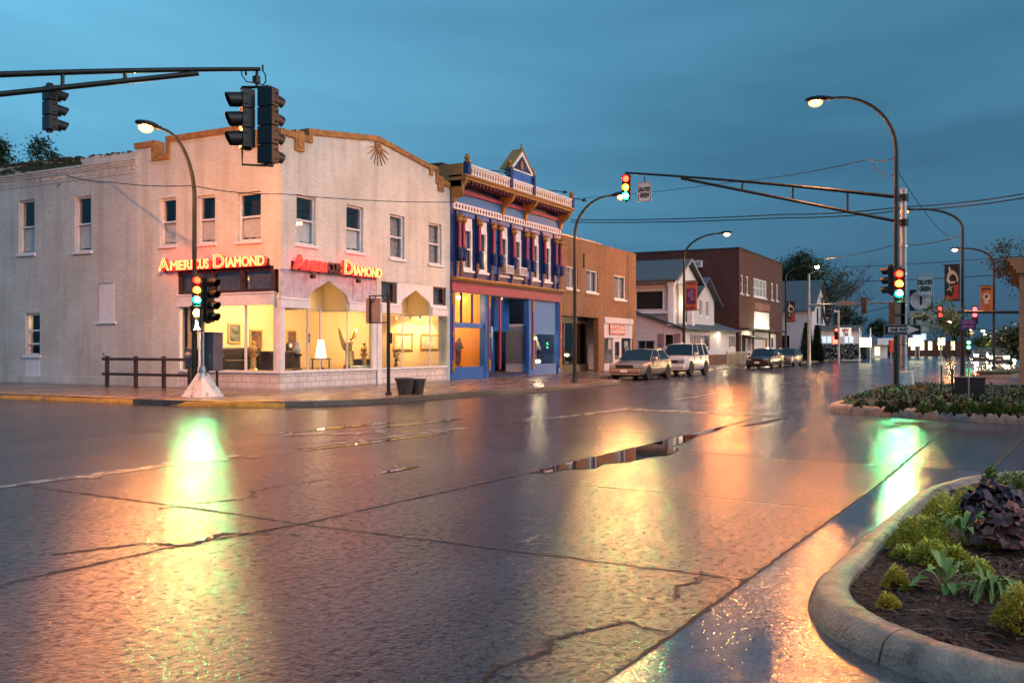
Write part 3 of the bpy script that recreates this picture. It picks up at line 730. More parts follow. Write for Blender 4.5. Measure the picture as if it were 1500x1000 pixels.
mb.mp = FX; mb.box(20.26, 24.55, -.12, .05, 2.84, 3.22); mb.box(20.26, 24.55, -.10, .08, 3.2, 3.25)
mb.build('lintel', M['white_wood'], W, bevel=.008)
# plaster soffits and back of the arch recesses, lit from inside
mb = MB(FY)
for a, b in ((23.43, 25.49), (28.62, 30.72)):
    mb.box(a-.1, b+.1, -1.2, -1.15, 2.72, 3.9); mb.box(a-.1, a-.04, -1.15, -.12, 2.72, 3.9); mb.box(b+.04, b+.1, -1.15, -.12, 2.72, 3.9)
mb.build('arch_recess', M['cream_wall'], W, each=True)
mb = MB(FY)
for a in (23.43, 25.49, 24.05): mb.box(a-.018, a+.018, -.09, -.05, .74, 2.75)
for a in (xy(592), xy(562)+.3, xy(632)): mb.box(a-.018, a+.018, -.09, -.05, .74, 2.75)
mb.box(26.9, 27.1, -.12, .0, .74, 2.74); mb.box(22.06, 22.26, -.20, .015, .74, 2.75)
mb.mp = FX
for a in (yx(358), 23.62): mb.box(a-.03, a+.03, -.10, -.03, .74, 2.84)
mb.box(24.45, 24.55, -.12, .0, .74, 2.84); mb.box(20.24, 20.30, -.15, .014, .74, 2.84)
mb.build('mullion', M['white_wood'], W)
mb = MB(FY); mb.box(22.26, 26.9, -.075, -.067, .74, 2.75); mb.box(27.36, 31.9, -.075, -.067, .74, 2.75)
mb.mp = FX; mb.box(20.3, 24.45, -.075, -.067, .74, 2.84)
mb.build('shop_glass', M['window_glass'], W)
# pier between the fronts, transom lights over the side glass, small dark windows by the second arch
mb = MB(FY); mb.box(27.1, 27.36, -.3, .05, .15, 2.74); mb.build('pilaster', M['white_wood'], W, bevel=.01)
for a, b in ((20.42, 21.62), (21.74, 22.95), (23.06, 24.45)):
    w = MB(FX); w.box(a, b, -.14, -.06, 3.25, 3.36); w.box(a, b, -.14, -.06, 3.92, 4.07); w.box(a, a+.05, -.14, -.06, 3.36, 3.92); w.box(b-.05, b, -.14, -.06, 3.36, 3.92)
    wo_ = w.build('transom_window', M['dark_wood'], W)
    g = MB(FX); g.box(a+.04, b-.04, -.11, -.103, 3.34, 3.94); g.build('pane', M['dim_glass'], wo_)
    g = MB(FX)
    for k in range(9): g.box(a+.1, b-.08, -.20, -.185, 3.38+k*.062, 3.425+k*.062)
    g.build('blind', M['curtain'], wo_)
    g = MB(FX); g.box(a, b, -.36, -.32, 3.22, 4.07); g.build('backing', M['dark_room'], wo_)
mb = MB(FX); mb.box(20.26, 20.42, -.2, -.02, 3.25, 4.07); mb.box(21.62, 21.74, -.16, -.03, 3.25, 4.07); mb.box(22.95, 23.06, -.16, -.03, 3.25, 4.07); mb.box(24.45, 24.55, -.16, -.03, 3.25, 4.07)
mb.build('transom_post', M['dark_wood'], W)
for a, b in ((27.40, 28.38), (30.88, 31.83)):
    w = MB(FY); w.box(a, b, -.2, -.06, 3.84, 3.9); w.box(a, b, -.2, -.06, 3.12 if a < 29 else 3.18, 3.2 if a < 29 else 3.26); w.box(a, a+.07, -.2, -.06, 3.2, 3.84); w.box(b-.2, b, -.2, -.06, 3.2, 3.84)
    wo_ = w.build('high_window', M['dark_wood'], W)
    g = MB(FY); g.box(a+.06, b-.18, -.15, -.143, 3.2, 3.84); g.build('pane', M['dim_glass'], wo_)
    g = MB(FY); g.box(a, b, -.4, -.36, 3.1, 3.9); g.build('backing', M['curtain'], wo_)
# showroom inside: cream walls, display wall, floor, ceiling
BY = 24.3
mb = MB(); ax0, ax1 = on_y(458, 0, BY)[0], on_y(494, 0, BY)[0]
fyb = MB(lambda a, d, z: (a, BY+d, z))
fyb.wall(22.4, 31.78, .22, 3.94, 0, .12, [(ax0, ax1, .22, 2.15)])
arcp = [((ax0+ax1)/2+(ax1-ax0)/2*math.cos(t), 2.15+.55*math.sin(t)) for t in [math.pi*k/10 for k in range(11)]]
fyb.mp = None
fyb.box(28.36, 28.44, 21.3, BY, .22, 3.94); fyb.box(31.70, 31.78, 20.3, BY-.01, .22, 3.94)
fyb.box(22.42, 24.0, 24.22, 24.28, .22, 3.9)
fyb.build('showroom_wall', M['cream_wall'], W)
mb = MB(); mb.box(22.42, 31.76, 20.28, BY, 3.80, 3.86); mb.build('showroom_ceiling', M['cream_wall'], W)
mb = MB(); mb.box(22.35, 31.76, 20.25, 26.5, .60, .68); mb.build('display_floor', M['floor_wood'], W)
mb = MB(); mb.box(ax0-.3, ax1+.3, 25.2, 25.25, .6, 3.5); mb.build('back_room_wall', M['orange_wall'], W)
# ---- showroom contents: every piece stands by itself
def lamp_at(name, loc, power, col, size=.08):
    d = bpy.data.lights.new(name, 'POINT'); d.energy = power; d.color = col; d.shadow_soft_size = size
    o = bpy.data.objects.new(name, d); C.collection.objects.link(o); o.location = loc; return o
def spot_fixture(loc, aim, label, power, col=(1, .66, .30), group='track spots in the showroom', blend=.6, ang=80):
    t = thing('track_spotlight', label, 'spotlight', loc, group=group)
    a = Vector(loc); d = (Vector(aim)-a).normalized()
    mb = MB(); mb.tube([a, a+d*.12], [.045, .06], 10); mb.tube([a+Vector((0, 0, .16)), a], .012, 6); mb.build('housing', M['white_paint'], t)
    mb = MB(); mb.tube([a+d*.121, a+d*.13], .05, 10); mb.build('bulb', M['bulb_warm'], t)
    l = bpy.data.lights.new('spot', 'SPOT'); l.energy = power; l.color = col; l.spot_size = R(ang); l.spot_blend = blend; l.shadow_soft_size = .05
    lo = bpy.data.objects.new('spot_light', l); C.collection.objects.link(lo); lo.location = a+d*.16; lo.rotation_euler = (-d).to_track_quat('Z', 'Y').to_euler()
    lo.parent = t; lo.matrix_parent_inverse = Matrix.Translation(-Vector(loc))
def picture(label, F, a0, a1, z0, z1, art, frame='gold_leaf', mat_=None):
    t = thing('framed_picture', label, 'picture', F((a0+a1)/2, 0, z0), group='framed pictures in the showroom')
    mb = MB(F); f = .07
    mb.box(a0, a1, .0, .05, z0, z0+f); mb.box(a0, a1, .0, .05, z1-f, z1); mb.box(a0, a0+f, .0, .05, z0+f, z1-f); mb.box(a1-f, a1, .0, .05, z0+f, z1-f)
    mb.build('frame', M[frame], t, bevel=.008)
    mb = MB(F); mb.box(a0+f, a1-f, .005, .02, z0+f, z1-f); mb.build('canvas', M[art], t)
FB = lambda a, d, z: (a, BY-d, z); FD = lambda a, d, z: (a, 21.28-d, z)
def pic_px(label, x0, y0, x1, y1, Y, F, art, frame='gold_leaf'):
    a0, z1 = on_y(x0, y0, Y); a1, z0 = on_y(x1, y1, Y); picture(label, F, a0, a1, z0, z1, art, frame)
# on the back wall, seen through the side glass and the front glass
pic_px('gold framed green landscape on the cream wall behind the side window', 333, 473, 352, 503, BY, FB, 'painting_dark')
pic_px('large gilt framed dark picture above the sofa near the corner post', 365, 482, 384, 512, BY, FB, 'painting_red')
pic_px('gilt framed painting of a white figure right of the corner post', 419, 483, 434, 513, BY, FB, 'painting_red')
FP = facade_x(31.70)
for lab, x0, y0, x1, y1 in (('gold framed pale picture on the party wall, left of the pair in the second window', 577, 488, 605, 513), ('gold framed pale picture nearest the right end of the second window', 616, 489, 644, 512)):
    (ya, za), (yb, zb) = on_x(x0, y0, 31.7), on_x(x1, y1, 31.7); picture(lab, FP, yb, ya, zb, za, 'painting_light')
for (px, py, tx, ty, lab) in ((601, 466, 596, 498, 'white track spot aimed at the left picture in the second window'), (615, 466, 624, 498, 'white track spot aimed at the right picture in the second window'), (580, 466, 584, 500, 'white track spot at the left end of the second window ceiling')):
    y, z = on_x(px, py, 30.9); ty_, tz = on_x(tx, ty, 31.7)
    spot_fixture((30.9, y, z+.1), (31.7, ty_, tz), lab, 150, (1, .66, .30))
for (px, Y, py, aim, lab, pw) in ((452, 21.2, 432, (25.6, 24.2, 1.7), 'white spot lamp inside the first arch beside the post', 260), (509, 21.2, 434, (27.5, 22.4, 1.3), 'white spot lamp at the right side of the first arch', 260), (432, 22.3, 440, (24.0, 24.2, 1.6), 'white spot lamp over the corner of the showroom', 260), (352, 23.0, 441, (23.6, 24.2, 1.8), 'white spot lamp behind the side window glass', 170)):
    x, z = on_y(px, py, Y); spot_fixture((x, Y, 3.5), aim, lab, pw, (1, .66, .30), ang=120, blend=1)
lamp_at('showroom_lamp', (27.0, 20.5, 2.9), 26, (1, .66, .30), .1)
lamp_at('showroom_lamp', (25.8, 22.2, 3.35), 230, (1, .66, .30), .25)
lamp_at('showroom_lamp', (23.6, 22.4, 3.35), 110, (1, .66, .30), .25)
lamp_at('arch_lamp', (24.46, 20.65, 3.1), 14, (1, .72, .34), .1); lamp_at('arch_lamp', (29.7, 20.65, 3.1), 14, (1, .72, .34), .1)
lamp_at('display_lamp', (31.2, 21.1, 2.9), 60, (1, .66, .30), .12)
lamp_at('display_lamp', (29.8, 22.4, 3.3), 60, (1, .66, .30), .2)
# ceiling light seen near the corner post
t = thing('ceiling_light', 'round white ceiling light glowing near the corner post', 'ceiling light', (24.3, 22.6, 3.8)); mb = MB(); mb.lathe([(.0, 0), (.22, 0), (.2, -.06), (.1, -.10), (0, -.11)], (24.3, 22.6), 16, 'z', 3.8); mb.build('diffuser', M['lampshade'], t, smooth=True)
mb = MB(); mb.lathe([(.24, .0), (.24, -.02), (.2, -.02)], (24.3, 22.6), 16, 'z', 3.8); mb.build('rim', M['chrome'], t)
# floor lamp in front of the arched doorway
lx, lz = on_y(470, 524, 22.6); t = thing('table_lamp', 'glowing cone shaded lamp on a dark stand before the arched doorway', 'lamp', (lx, 22.6, .68))
mb = MB(); mb.lathe([(.20, lz), (.10, lz+.68), (.098, lz+.68), (.19, lz)], (lx, 22.6), 16); mb.build('lamp_shade', M['lampshade'], t, smooth=True)
mb = MB(); mb.lathe([(.16, .68), (.16, .71), (.03, .74), (.02, lz), (.05, lz+.1)], (lx, 22.6), 12); mb.build('stem', M['dark_wood'], t, smooth=True)
mb = MB(); mb.box(lx-.28, lx+.28, 22.35, 22.85, lz-.06, lz-.02)
for sx in (-.24, .24):
    for sy in (22.4, 22.8): mb.box(lx+sx-.02, lx+sx+.02, sy-.02, sy+.02, .68, lz-.06)
t2 = thing('side_table', 'slim dark table under the glowing lamp in the showroom', 'table', (lx, 22.6, .68)); mb.build('table', M['dark_wood'], t2)
# dark doors seen through the arch, cabinets and sofas
ax, _ = on_y(486, 0, 24.9); t = thing('cabinet', 'tall black cabinet standing inside the arched doorway', 'cabinet', (ax, 24.9, .68)); mb = MB(); mb.box(ax-.34, ax+.34, 24.7, 25.1, .68, 2.5); mb.build('carcass', M['dark_wood'], t); mb = MB(); mb.box(ax-.02, ax+.32, 24.67, 24.7, .75, 2.42); mb.box(ax-.32, ax-.025, 24.67, 24.7, .75, 2.42); mb.build('door', M['leather'], t)
def sofa(label, x, y, w, rz=0):
    t = thing('sofa', label, 'sofa', (x, y, .68)); t.rotation_euler = (0, 0, rz); _abs.pop(t.name)
    mb = MB(); mb.box(-w/2, w/2, -.38, .3, .06, .38); mb.build('seat', M['leather'], t, bevel=.04)
    mb = MB(); mb.box(-w/2, w/2, .301, .5, .06, .80); mb.build('backrest', M['leather'], t, bevel=.05)
    for s in (-1, 1): mb = MB(); mb.box(s*(w/2+.001), s*(w/2+.16), -.38, .5, .0, .55); mb.build('armrest', M['leather'], t, bevel=.04)
sofa('black leather sofa behind the side window beside the control cabinet', 23.55, 23.45, 1.5, 0)
sofa('black leather sofa under the large gilt picture near the corner post', 24.95, 23.6, .9, 0)
t = thing('sideboard', 'low dark sideboard behind the glass right of the corner post', 'sideboard', (25.1, 22.4, .68)); mb = MB(); mb.box(24.1, 25.55, 22.3, 22.75, .72, 1.32); mb.build('carcass', M['dark_wood'], t)
mb = MB()
for k in range(3): mb.box(24.14+k*.47, 24.56+k*.47, 22.27, 22.3, .78, 1.26)
mb.build('door', M['leather'], t); mb = MB(); mb.box(24.05, 25.6, 22.25, 22.8, 1.321, 1.36); mb.build('top', M['floor_wood'], t)
cx, _ = on_y(454, 0, 22.5); t = thing('mantel_clock', 'small dark round topped clock on the low sideboard', 'clock', (25.3, 22.5, 1.36)); mb = MB(); mb.prism([(25.18, 1.36), (25.42, 1.36), (25.42, 1.55)] + [(25.3+.12*math.cos(a), 1.55+.12*math.sin(a)) for a in [math.pi*k/8 for k in range(9)]][1:-1] + [(25.18, 1.55)], 22.45, 22.57); mb.build('case', M['leather'], t)
mb = MB(); mb.lathe([(0, 0), (.085, 0), (.085, -.012), (0, -.012)], (25.3, 22.45), 14, 'y', 1.55); mb.build('dial', M['sign_white'], t)
# gilded winged statue with raised arm behind the front glass
def skin_body(name, pts, edges, radii, m, parent, sub=1):
    me = bpy.data.meshes.new(name); me.from_pydata(pts, edges, []); o = bpy.data.objects.new(name, me); link(o, parent); me.materials.append(m)
    o.modifiers.new('skin', 'SKIN'); s = o.modifiers.new('sub', 'SUBSURF'); s.levels = s.render_levels = sub
    bm = bmesh.new(); bm.from_mesh(me); L = bm.verts.layers.skin.verify()
    for v, r in zip(bm.verts, radii): v[L].radius = (r, r) if not isinstance(r, tuple) else r
    list(bm.verts)[0][L].use_root = True
    bm.to_mesh(me); bm.free()
    for p in me.polygons: p.use_smooth = True
    return o
sx, sz1 = on_y(512, 480, 21.1); t = thing('angel_statue', 'gilded winged statue raising one arm behind the front glass', 'statue', (sx, 21.1, .68))
b = Vector((sx, 21.1, 0)); P = lambda x, y, z: (sx+x, 21.1+y, z)
skin_body('figure', [P(0, 0, 1.32), P(0, 0, 1.55), P(.01, 0, 1.68), P(.015, 0, 1.75), P(.02, 0, 1.84), P(.13, 0, 1.66), P(.26, -.03, 1.78), P(.33, -.04, 2.0), P(-.12, 0, 1.64), P(-.2, -.06, 1.48), P(-.12, -.14, 1.40), P(.05, 0, 1.1), P(.02, .02, .86), P(-.05, 0, 1.1), P(-.09, .05, .86)],
    [(0, 1), (1, 2), (2, 3), (3, 4), (2, 5), (5, 6), (6, 7), (2, 8), (8, 9), (9, 10), (0, 11), (11, 12), (0, 13), (13, 14)], [.10, .095, .085, .04, .07, .05, .036, .028, .05, .036, .028, .085, .06, .085, .06], M['gold_leaf'], t)
mb = MB(); mb.lathe([(.16, 1.36), (.18, 1.1), (.24, .84), (.0, .84)], (sx, 21.1), 14); mb.build('robe', M['gold_leaf'], t, smooth=True)
for s in (-1, 1):
    mb = MB(); A = [(sx+s*.05, 1.60), (sx+s*.20, 1.78), (sx+s*.40, 2.12), (sx+s*.50, 2.22), (sx+s*.47, 2.0), (sx+s*.38, 1.72), (sx+s*.25, 1.46), (sx+s*.1, 1.34)]; mb.prism(A if s > 0 else A[::-1], 21.2, 21.24); mb.build('wing', M['gold_leaf'], t, bevel=.01)
mb = MB(); mb.lathe([(.24, .68), (.24, .80), (.20, .84), (0, .84)], (sx, 21.1), 16); mb.build('plinth', M['bronze'], t)
mb = MB(); mb.ball((sx+.34, 21.06, 2.10), (.04, .04, .06)); mb.build('torch_flame', M['lampshade'], t, smooth=True)
# low chest and white seat near the pilaster
t = thing('bench', 'low brown chest with white cushion below the statue window', 'bench', (27.4, 21.0, .68)); mb = MB(); mb.box(26.9, 28.2, 20.85, 21.2, .68, 1.05); mb.build('chest', M['dark_wood'], t); mb = MB(); mb.box(26.6, 27.5, 20.4, 20.84, .68, .82); mb.build('cushion', M['white_paint'], t, bevel=.03)
# display plant and small table inside the second window
px_, _ = on_y(580, 0, 20.7); t = thing('vase', 'small vase of dark flowers on the display window floor', 'vase', (px_, 20.7, .68)); mb = MB(); mb.lathe([(.06, 0), (.09, .1), (.05, .22), (.06, .26), (0, .26)], (px_, 20.7), 12, 'z', .68); mb.build('pot', M['bronze'], t, smooth=True)
mb = MB(); rr = random.Random(3)
for k in range(26):
    a, r_, z = rr.uniform(0, 6.28), rr.uniform(.02, .22), rr.uniform(.95, 1.4); x, y = px_+r_*math.cos(a), 20.7+r_*.5*math.sin(a); mb.tube([(px_, 20.7, .9), (x, y, z)], .005, 4); mb.ball((x, y, z), .03, 6, 4)
mb.build('flowers', M['leaf_dark'], t)

for px, py, Y, lab, hgt in ((538, 500, 22.6, 'pair of small dark ornaments on the cream wall right of the statue', .30), (452, 495, 24.2, 'slim dark ornament on the wall left of the arched doorway', .4)):
    x, z = on_y(px, py, Y); t = thing('wall_ornament', lab, 'ornament', (x, Y, z)); mb = MB(); mb.lathe([(.02, -hgt/2), (.07, -hgt/4), (.03, 0), (.08, hgt/4), (.02, hgt/2)], (x, Y), 8, 'z', z); mb.build('carving', M['leather'], t, smooth=True)
fx, fz = 24.2, 3.45; t = thing('ceiling_fan', 'dark ceiling fan behind the side window', 'fan', (fx, 23.4, 3.8)); mb = MB(); mb.tube([(fx, 23.4, 3.8), (fx, 23.4, fz)], .02, 6); mb.build('rod', M['leather'], t); mb = MB(); mb.lathe([(.03, .06), (.12, .03), (.12, -.04), (.05, -.09), (0, -.1)], (fx, 23.4), 12, 'z', fz); mb.build('motor', M['leather'], t, smooth=True)
for k in range(5):
    a = 2*math.pi*k/5+.3; c, s_ = math.cos(a), math.sin(a); mb = MB(); mb.prism([(fx+c*.12-s_*.05, 23.4+s_*.12+c*.05), (fx+c*.12+s_*.05, 23.4+s_*.12-c*.05), (fx+c*.72+s_*.08, 23.4+s_*.72-c*.08), (fx+c*.72-s_*.08, 23.4+s_*.72+c*.08)], fz-.01, fz+.005, 'xy'); mb.build('blade', M['dark_wood'], t)
rr = random.Random(44)
for px, Y, lab, kind in ((436, 21.3, 'dark carved pedestal with a pale bust right of the corner post', 0), (371, 22.0, 'slim gilded pedestal with a gold urn behind the side window', 1), (533, 20.8, 'small gilded table with brass bowls right of the statue', 1)):
    x = xy(px, Y); t = thing('pedestal', lab, 'pedestal', (x, Y, .68)); mb = MB(); mb.lathe([(.17, .68), (.17, .74), (.10, .80), (.09, 1.15), (.15, 1.22), (.15, 1.26), (0, 1.26)], (x, Y), 12); mb.build('column', M['gold_leaf' if kind else 'dark_wood'], t, smooth=True); mb = MB(); mb.lathe([(.05, 1.26), (.12, 1.36), (.13, 1.46), (.06, 1.56), (.08, 1.64), (0, 1.72)], (x, Y), 12); mb.build('urn' if kind else 'bust', M['gold_leaf' if kind else 'sign_white'], t, smooth=True)
# ---- red neon shop signs on both faces of the corner
def neon_sign(label, F, a0, z0, flip, h1, h2, width, lit):
    """two words with big initials and smaller letters; lit[i] tells which pieces have burning tubes"""
    t = thing('neon_sign', label, 'sign', F(a0, .1, z0), group='neon signs of the corner shop')
    words = [('A', h1), ('MERI', h2), ('CUS', h2), ('\u00b7', h2), ('D', h1), ('IAMOND', h2)]
    fr = [.118, .225, .155, .03, .115, .355]; gap = .012
    a = a0; k_ = 0
    dark = MB(F); body = MB(F); tube = MB(F); side = MB(F)
    for (s, h), f in zip(words, fr):
        w = width*(f-gap)
        l = lit[k_]
        tgt = body if l > 0 else dark
        if s == '\u00b7':
            c = a+flip*w/2; r = .035; zc = z0+h2*.55
            (body if l else dark).prism([(c-r, zc), (c, zc-r), (c+r, zc), (c, zc+r)], .16, .25)
        else:
            put_text(tgt, s, h, a, z0, .19, width=w, flip=flip, extrude=.06, bold=.012)
            if l > 1: put_text(tube, s, h, a, z0, .262, width=w, flip=flip, outline=True, bevel=.011)
        a += flip*width*f; k_ += 1
    body.build('lit_letters', M['neon_red'], t)
    if dark.v: dark.build('unlit_letters', M['letter_dark'], t, label='dark letters whose tubes are out')
    if tube.v: tube.build('neon_tube', M['neon_orange'], t)
    rw = MB(F); e = a0+flip*width
    rw.box(min(a0, e)+.05, max(a0, e)-.05, .05, .12, z0-.02, z0+.05); rw.box(min(a0, e)+.05, max(a0, e)-.05, .05, .11, z0+h2*.6, z0+h2*.6+.05)
    for f in (.02, .3, .62, .97): c = a0+flip*width*f; rw.box(c-.03, c+.03, .0, .05, z0-.06, z0+h2*.8)
    rw.build('mounting_rail', M['black_metal'], t)
    return t
neon_sign('red neon shop sign on the side wall above the transom windows, all letters lit', FX, yx(241), 4.07, -1, .42, .30, yx(241)-yx(398), (2, 2, 2, 2, 2, 2))
neon_sign('red neon shop sign over the first arch on the street front, middle letters dark', FY, 22.5, 3.985, 1, .46, .32, 4.62, (1, 1, 0, 0, 2, 2))
# floodlights under the front sign
for px in (451, 518):
    x = xy(px); t = thing('floodlight', 'small black floodlight bracketed under the %s half of the front neon sign' % ('dark-lettered' if px < 480 else 'bright orange'), 'floodlight', (x, 19.85, 3.85), group='floodlights under the front sign')
    mb = MB(); mb.box(x-.07, x+.07, 19.72, 19.86, 3.72, 3.86); mb.build('housing', M['black_metal'], t, bevel=.015); mb = MB(); mb.tube([(x, 19.97, 3.93), (x, 19.80, 3.88)], .015, 6); mb.build('bracket', M['black_metal'], t)

# ================================================================ older white brick building on the side street
O = thing('old_brick_building', 'older white brick building with corbelled cornice and mossy roof edge left of the corner shop', 'building', (22.1, 30, .15))
ow = [(yx(133), yx(109), 4.95, 6.95), (yx(50), yx(27), 5.02, 7.05), (36.5, 37.4, 5.0, 7.0), (40, 40.9, 5, 7)]
gw = (yx(58), yx(37), 1.19, 2.77); bl = (yx(167), yx(145), 2.40, 3.74); ld = (yx(58), yx(37), .42, 1.17)
mb = MB(FX); mb.wall(26.555, 46, .15, 7.55, -.32, -.012, ow + [gw]); mb.mp = None
mb.box(22.44, 31.8, 45.7, 46, .15, 8.3); mb.build('wall', M['white_brick_old'], O)
rr = random.Random(11); mb = MB(FX)
mb.box(26.56, 46, -.3, .012, 7.55, 7.64); mb.box(26.56, 46, -.3, -.01, 7.64, 7.82); mb.box(26.56, 46, -.3, .04, 7.82, 7.88); mb.box(26.56, 46, -.3, .02, 7.88, 8.0); mb.box(26.56, 46, -.3, .075, 8.0, 8.07)
for k in range(130): a = 26.65+k*.15; mb.box(a, a+.07, -.01, .032, 7.66, 7.80)
for k in range(200): a = 26.6+k*.097; mb.box(a, a+.05, .018, .06, 7.91, 7.985)
n = 150; tp = [(26.56+19.4*k/n, 8.30+.028*(19.4*k/n)*.6+rr.uniform(-.03, .03)*(1 if k > 8 else .2)) for k in range(n+1)]
mb.prism([(26.56, 8.07)] + [(46, 8.07)] + tp[::-1], -.3, .0)
mb.build('cornice', M['white_brick_old'], O)
mb = MB(FX)
for k in range(900):
    a = rr.uniform(26.7, 46); i = int((a-26.56)/19.4*n); z = tp[min(i, n)][1]; s_ = rr.uniform(.015, .06)*(1.4 if a > 29.5 else .7); d = rr.uniform(-.25, .02)
    mb.box(a-s_*1.5, a+s_*1.5, d-s_, d+s_, z-.02, z+s_*rr.uniform(.3, 1.2))
for k in range(260):
    a = 29.5+abs(rr.gauss(0, 1))*3.2; s_ = rr.uniform(.02, .07); z = 8.02+rr.random()*.32
    if a < 45.9: mb.box(a-s_*2.5, a+s_*2.5, 0, .012+s_*.4, z-s_*.5, z+s_*.5)
mb.build('moss', M['moss'], O)['kind'] = 'stuff'
mb = MB(); mb.box(22.5, 31.8, 26.6, 45.7, 7.2, 7.3); mb.build('roof', M['roof_dark'], O)
for q in ow: window(O, FX, *q, style='blind', torn=1, fill=.48)
w = window(O, FX, *gw, style='none', sill=True, rail=False)
mb = MB(FX)
for z in (1.62, 2.12): mb.box(gw[0]+.06, gw[1]-.06, -.12, -.06, z-.03, z+.03)
mb.build('glazing_bar', M['white_paint'], w)
for ch in list(w.children):
    if ch.name.startswith('backing'): ch.data.materials[0] = M['cream_wall']
lamp_at('window_lamp', (22.48, (gw[0]+gw[1])/2, 2.45), 4, (1, .66, .30), .1)
# bricked-up window and a blocked low doorway
mb = MB(FX); mb.box(bl[0], bl[1], -.012, .004, bl[2], bl[3]); mb.build('blocked_window', M['white_wood'], O)
mb = MB(FX); mb.box(bl[0]-.12, bl[1]+.12, -.012, .06, bl[2]-.08, bl[2]); mb.build('blocked_sill', M['white_wood'], O)
mb = MB(FX); mb.box(bl[0], bl[1], -.01, .02, bl[3], bl[3]+.04); mb.box(bl[1], bl[1]+.03, -.01, .02, bl[2], bl[3]); mb.build('blocked_lintel', M['curtain'], O)
mb = MB(FX); mb.box(ld[0], ld[1], -.012, .003, ld[2]-.25, ld[3]); mb.build('blocked_doorway', M['white_wood'], O)
mb = MB(FX); mb.box(26.56, 46, -.012, .05, .15, .42); mb.build('plinth', M['white_brick_old'], O, bevel=.01)
mb = MB(FX); mb.box(yx(58), yx(22), .0, .03, .30, .38); mb.build('vent_slot', M['black_metal'], O)
# ================================================================ the blue and gold Victorian shop
B = thing('victorian_shop_building', 'narrow two storey Victorian shop front in blue, rose and gold with a pointed roof pediment', 'building', (32.3, 20, .15))
BX0, BX1 = 32.15, 42.72
cols = [xy(p) for p in (669, 675, 698.5, 719.5, 729.5, 749.5, 768.5, 777, 795, 811.5, 818)]
wins = [(xy(a), xy(b)) for a, b in ((678.5, 693), (700.5, 714.5), (731.5, 744.5), (751.5, 764.5), (778.5, 790), (796.5, 807.5))]
mb = MB(FY); mb.wall(BX0, BX1, 4.30, 8.35, -.3, -.02, [(a, b, 4.72, 6.95) for a, b in wins]); mb.mp = None
mb.box(BX0, BX0+.25, 20.3, 38, .15, 8.3); mb.box(BX1-.25, BX1, 20.3, 38, .15, 8.3); mb.box(BX0+.25, BX1-.25, 37.7, 38, .15, 8.3)
mb.build('wall', M['navy_paint'], B)
mb = MB(); mb.box(BX0+.25, BX1-.25, 20.3, 37.7, 8.1, 8.25); mb.box(BX0+.25, BX1-.25, 20.3, 37.7, 3.9, 4.1); mb.box(BX0+.25, BX1-.25, 20.1, 37.7, .15, .30); mb.build('floor_slab', M['dark_room'], B)
mb = MB(); mb.box(32.15, 32.25, 20.4, 34, 8.0, 9.1); mb.box(32.25, 34.5, 20.4, 20.6, 8.3, 9.1); mb.build('party_wall', M['dark_brick'], B)
# frieze, bands, dotted strips
mb = MB(FY); mb.box(BX0, BX1, -.02, .05, 7.48, 7.86); mb.build('frieze', M['sky_blue_paint'], B)
mb = MB(FY); mb.box(BX0, BX1, -.02, .16, 7.865, 8.02); mb.build('rose_band', M['rose_paint'], B)
mb = MB(FY); mb.box(BX0+.1, BX1-.1, -.02, .09, 7.19, 7.475); ft = mb.build('dotted_frieze', M['white_paint'], B)
mb = MB(FY)
for k in range(41):
    c = BX0+.3+k*(BX1-BX0-.6)/40; mb.prism([(c+.065*math.cos(t), 7.335+.095*math.sin(t)) for t in [2*math.pi*j/8 for j in range(8)]], .085, .10)
mb.build('frieze_ovals', M['plum_paint'], ft)
# cornice: deep soffit on brackets, gold edge
mb = MB(FY); mb.box(BX0-.1, BX1-.05, -.02, .78, 8.30, 8.42); mb.box(BX0-.12, BX1-.03, -.02, .84, 8.42, 8.52); mb.prism([(0, 0)]*0 or [(BX0-.12, 8.02), (BX0+.12, 8.02), (BX0+.12, 8.30), (BX0-.12, 8.30)], -.02, .6)
mb.build('cornice', M['gold_paint'], B, bevel=.012)
for k, c in enumerate((BX0+.08, xy(733)+.05, xy(767), BX1-.2)):
    mb = MB(lambda a, d, z, c=c: (c-.11+a, 20-d, z)); mb.prism([(.05, 7.45), (.14, 7.45), (.2, 7.75), (.62, 8.08), (.74, 8.30), (.05, 8.30)], 0, .22, 'dz') if False else None
    pr = [(.05, 7.42), (.16, 7.46), (.22, 7.74), (.60, 8.06), (.74, 8.299), (.05, 8.299)]
    A = [mb.vert((0, d, z)) for d, z in pr]; Q = [mb.vert((.22, d, z)) for d, z in pr]; mb.face(A); mb.face(Q[::-1])
    for j in range(len(pr)): mb.face((A[j], Q[j], Q[(j+1) % len(pr)], A[(j+1) % len(pr)]))
    mb.build('bracket', M['gold_paint'], B, bevel=.012)
mb = MB(FY)
for k in range(34): c = BX0+.3+k*.305; mb.box(c, c+.10, .16, .68, 8.19, 8.299)
mb.build('soffit_blocks', M['plum_paint'], B)
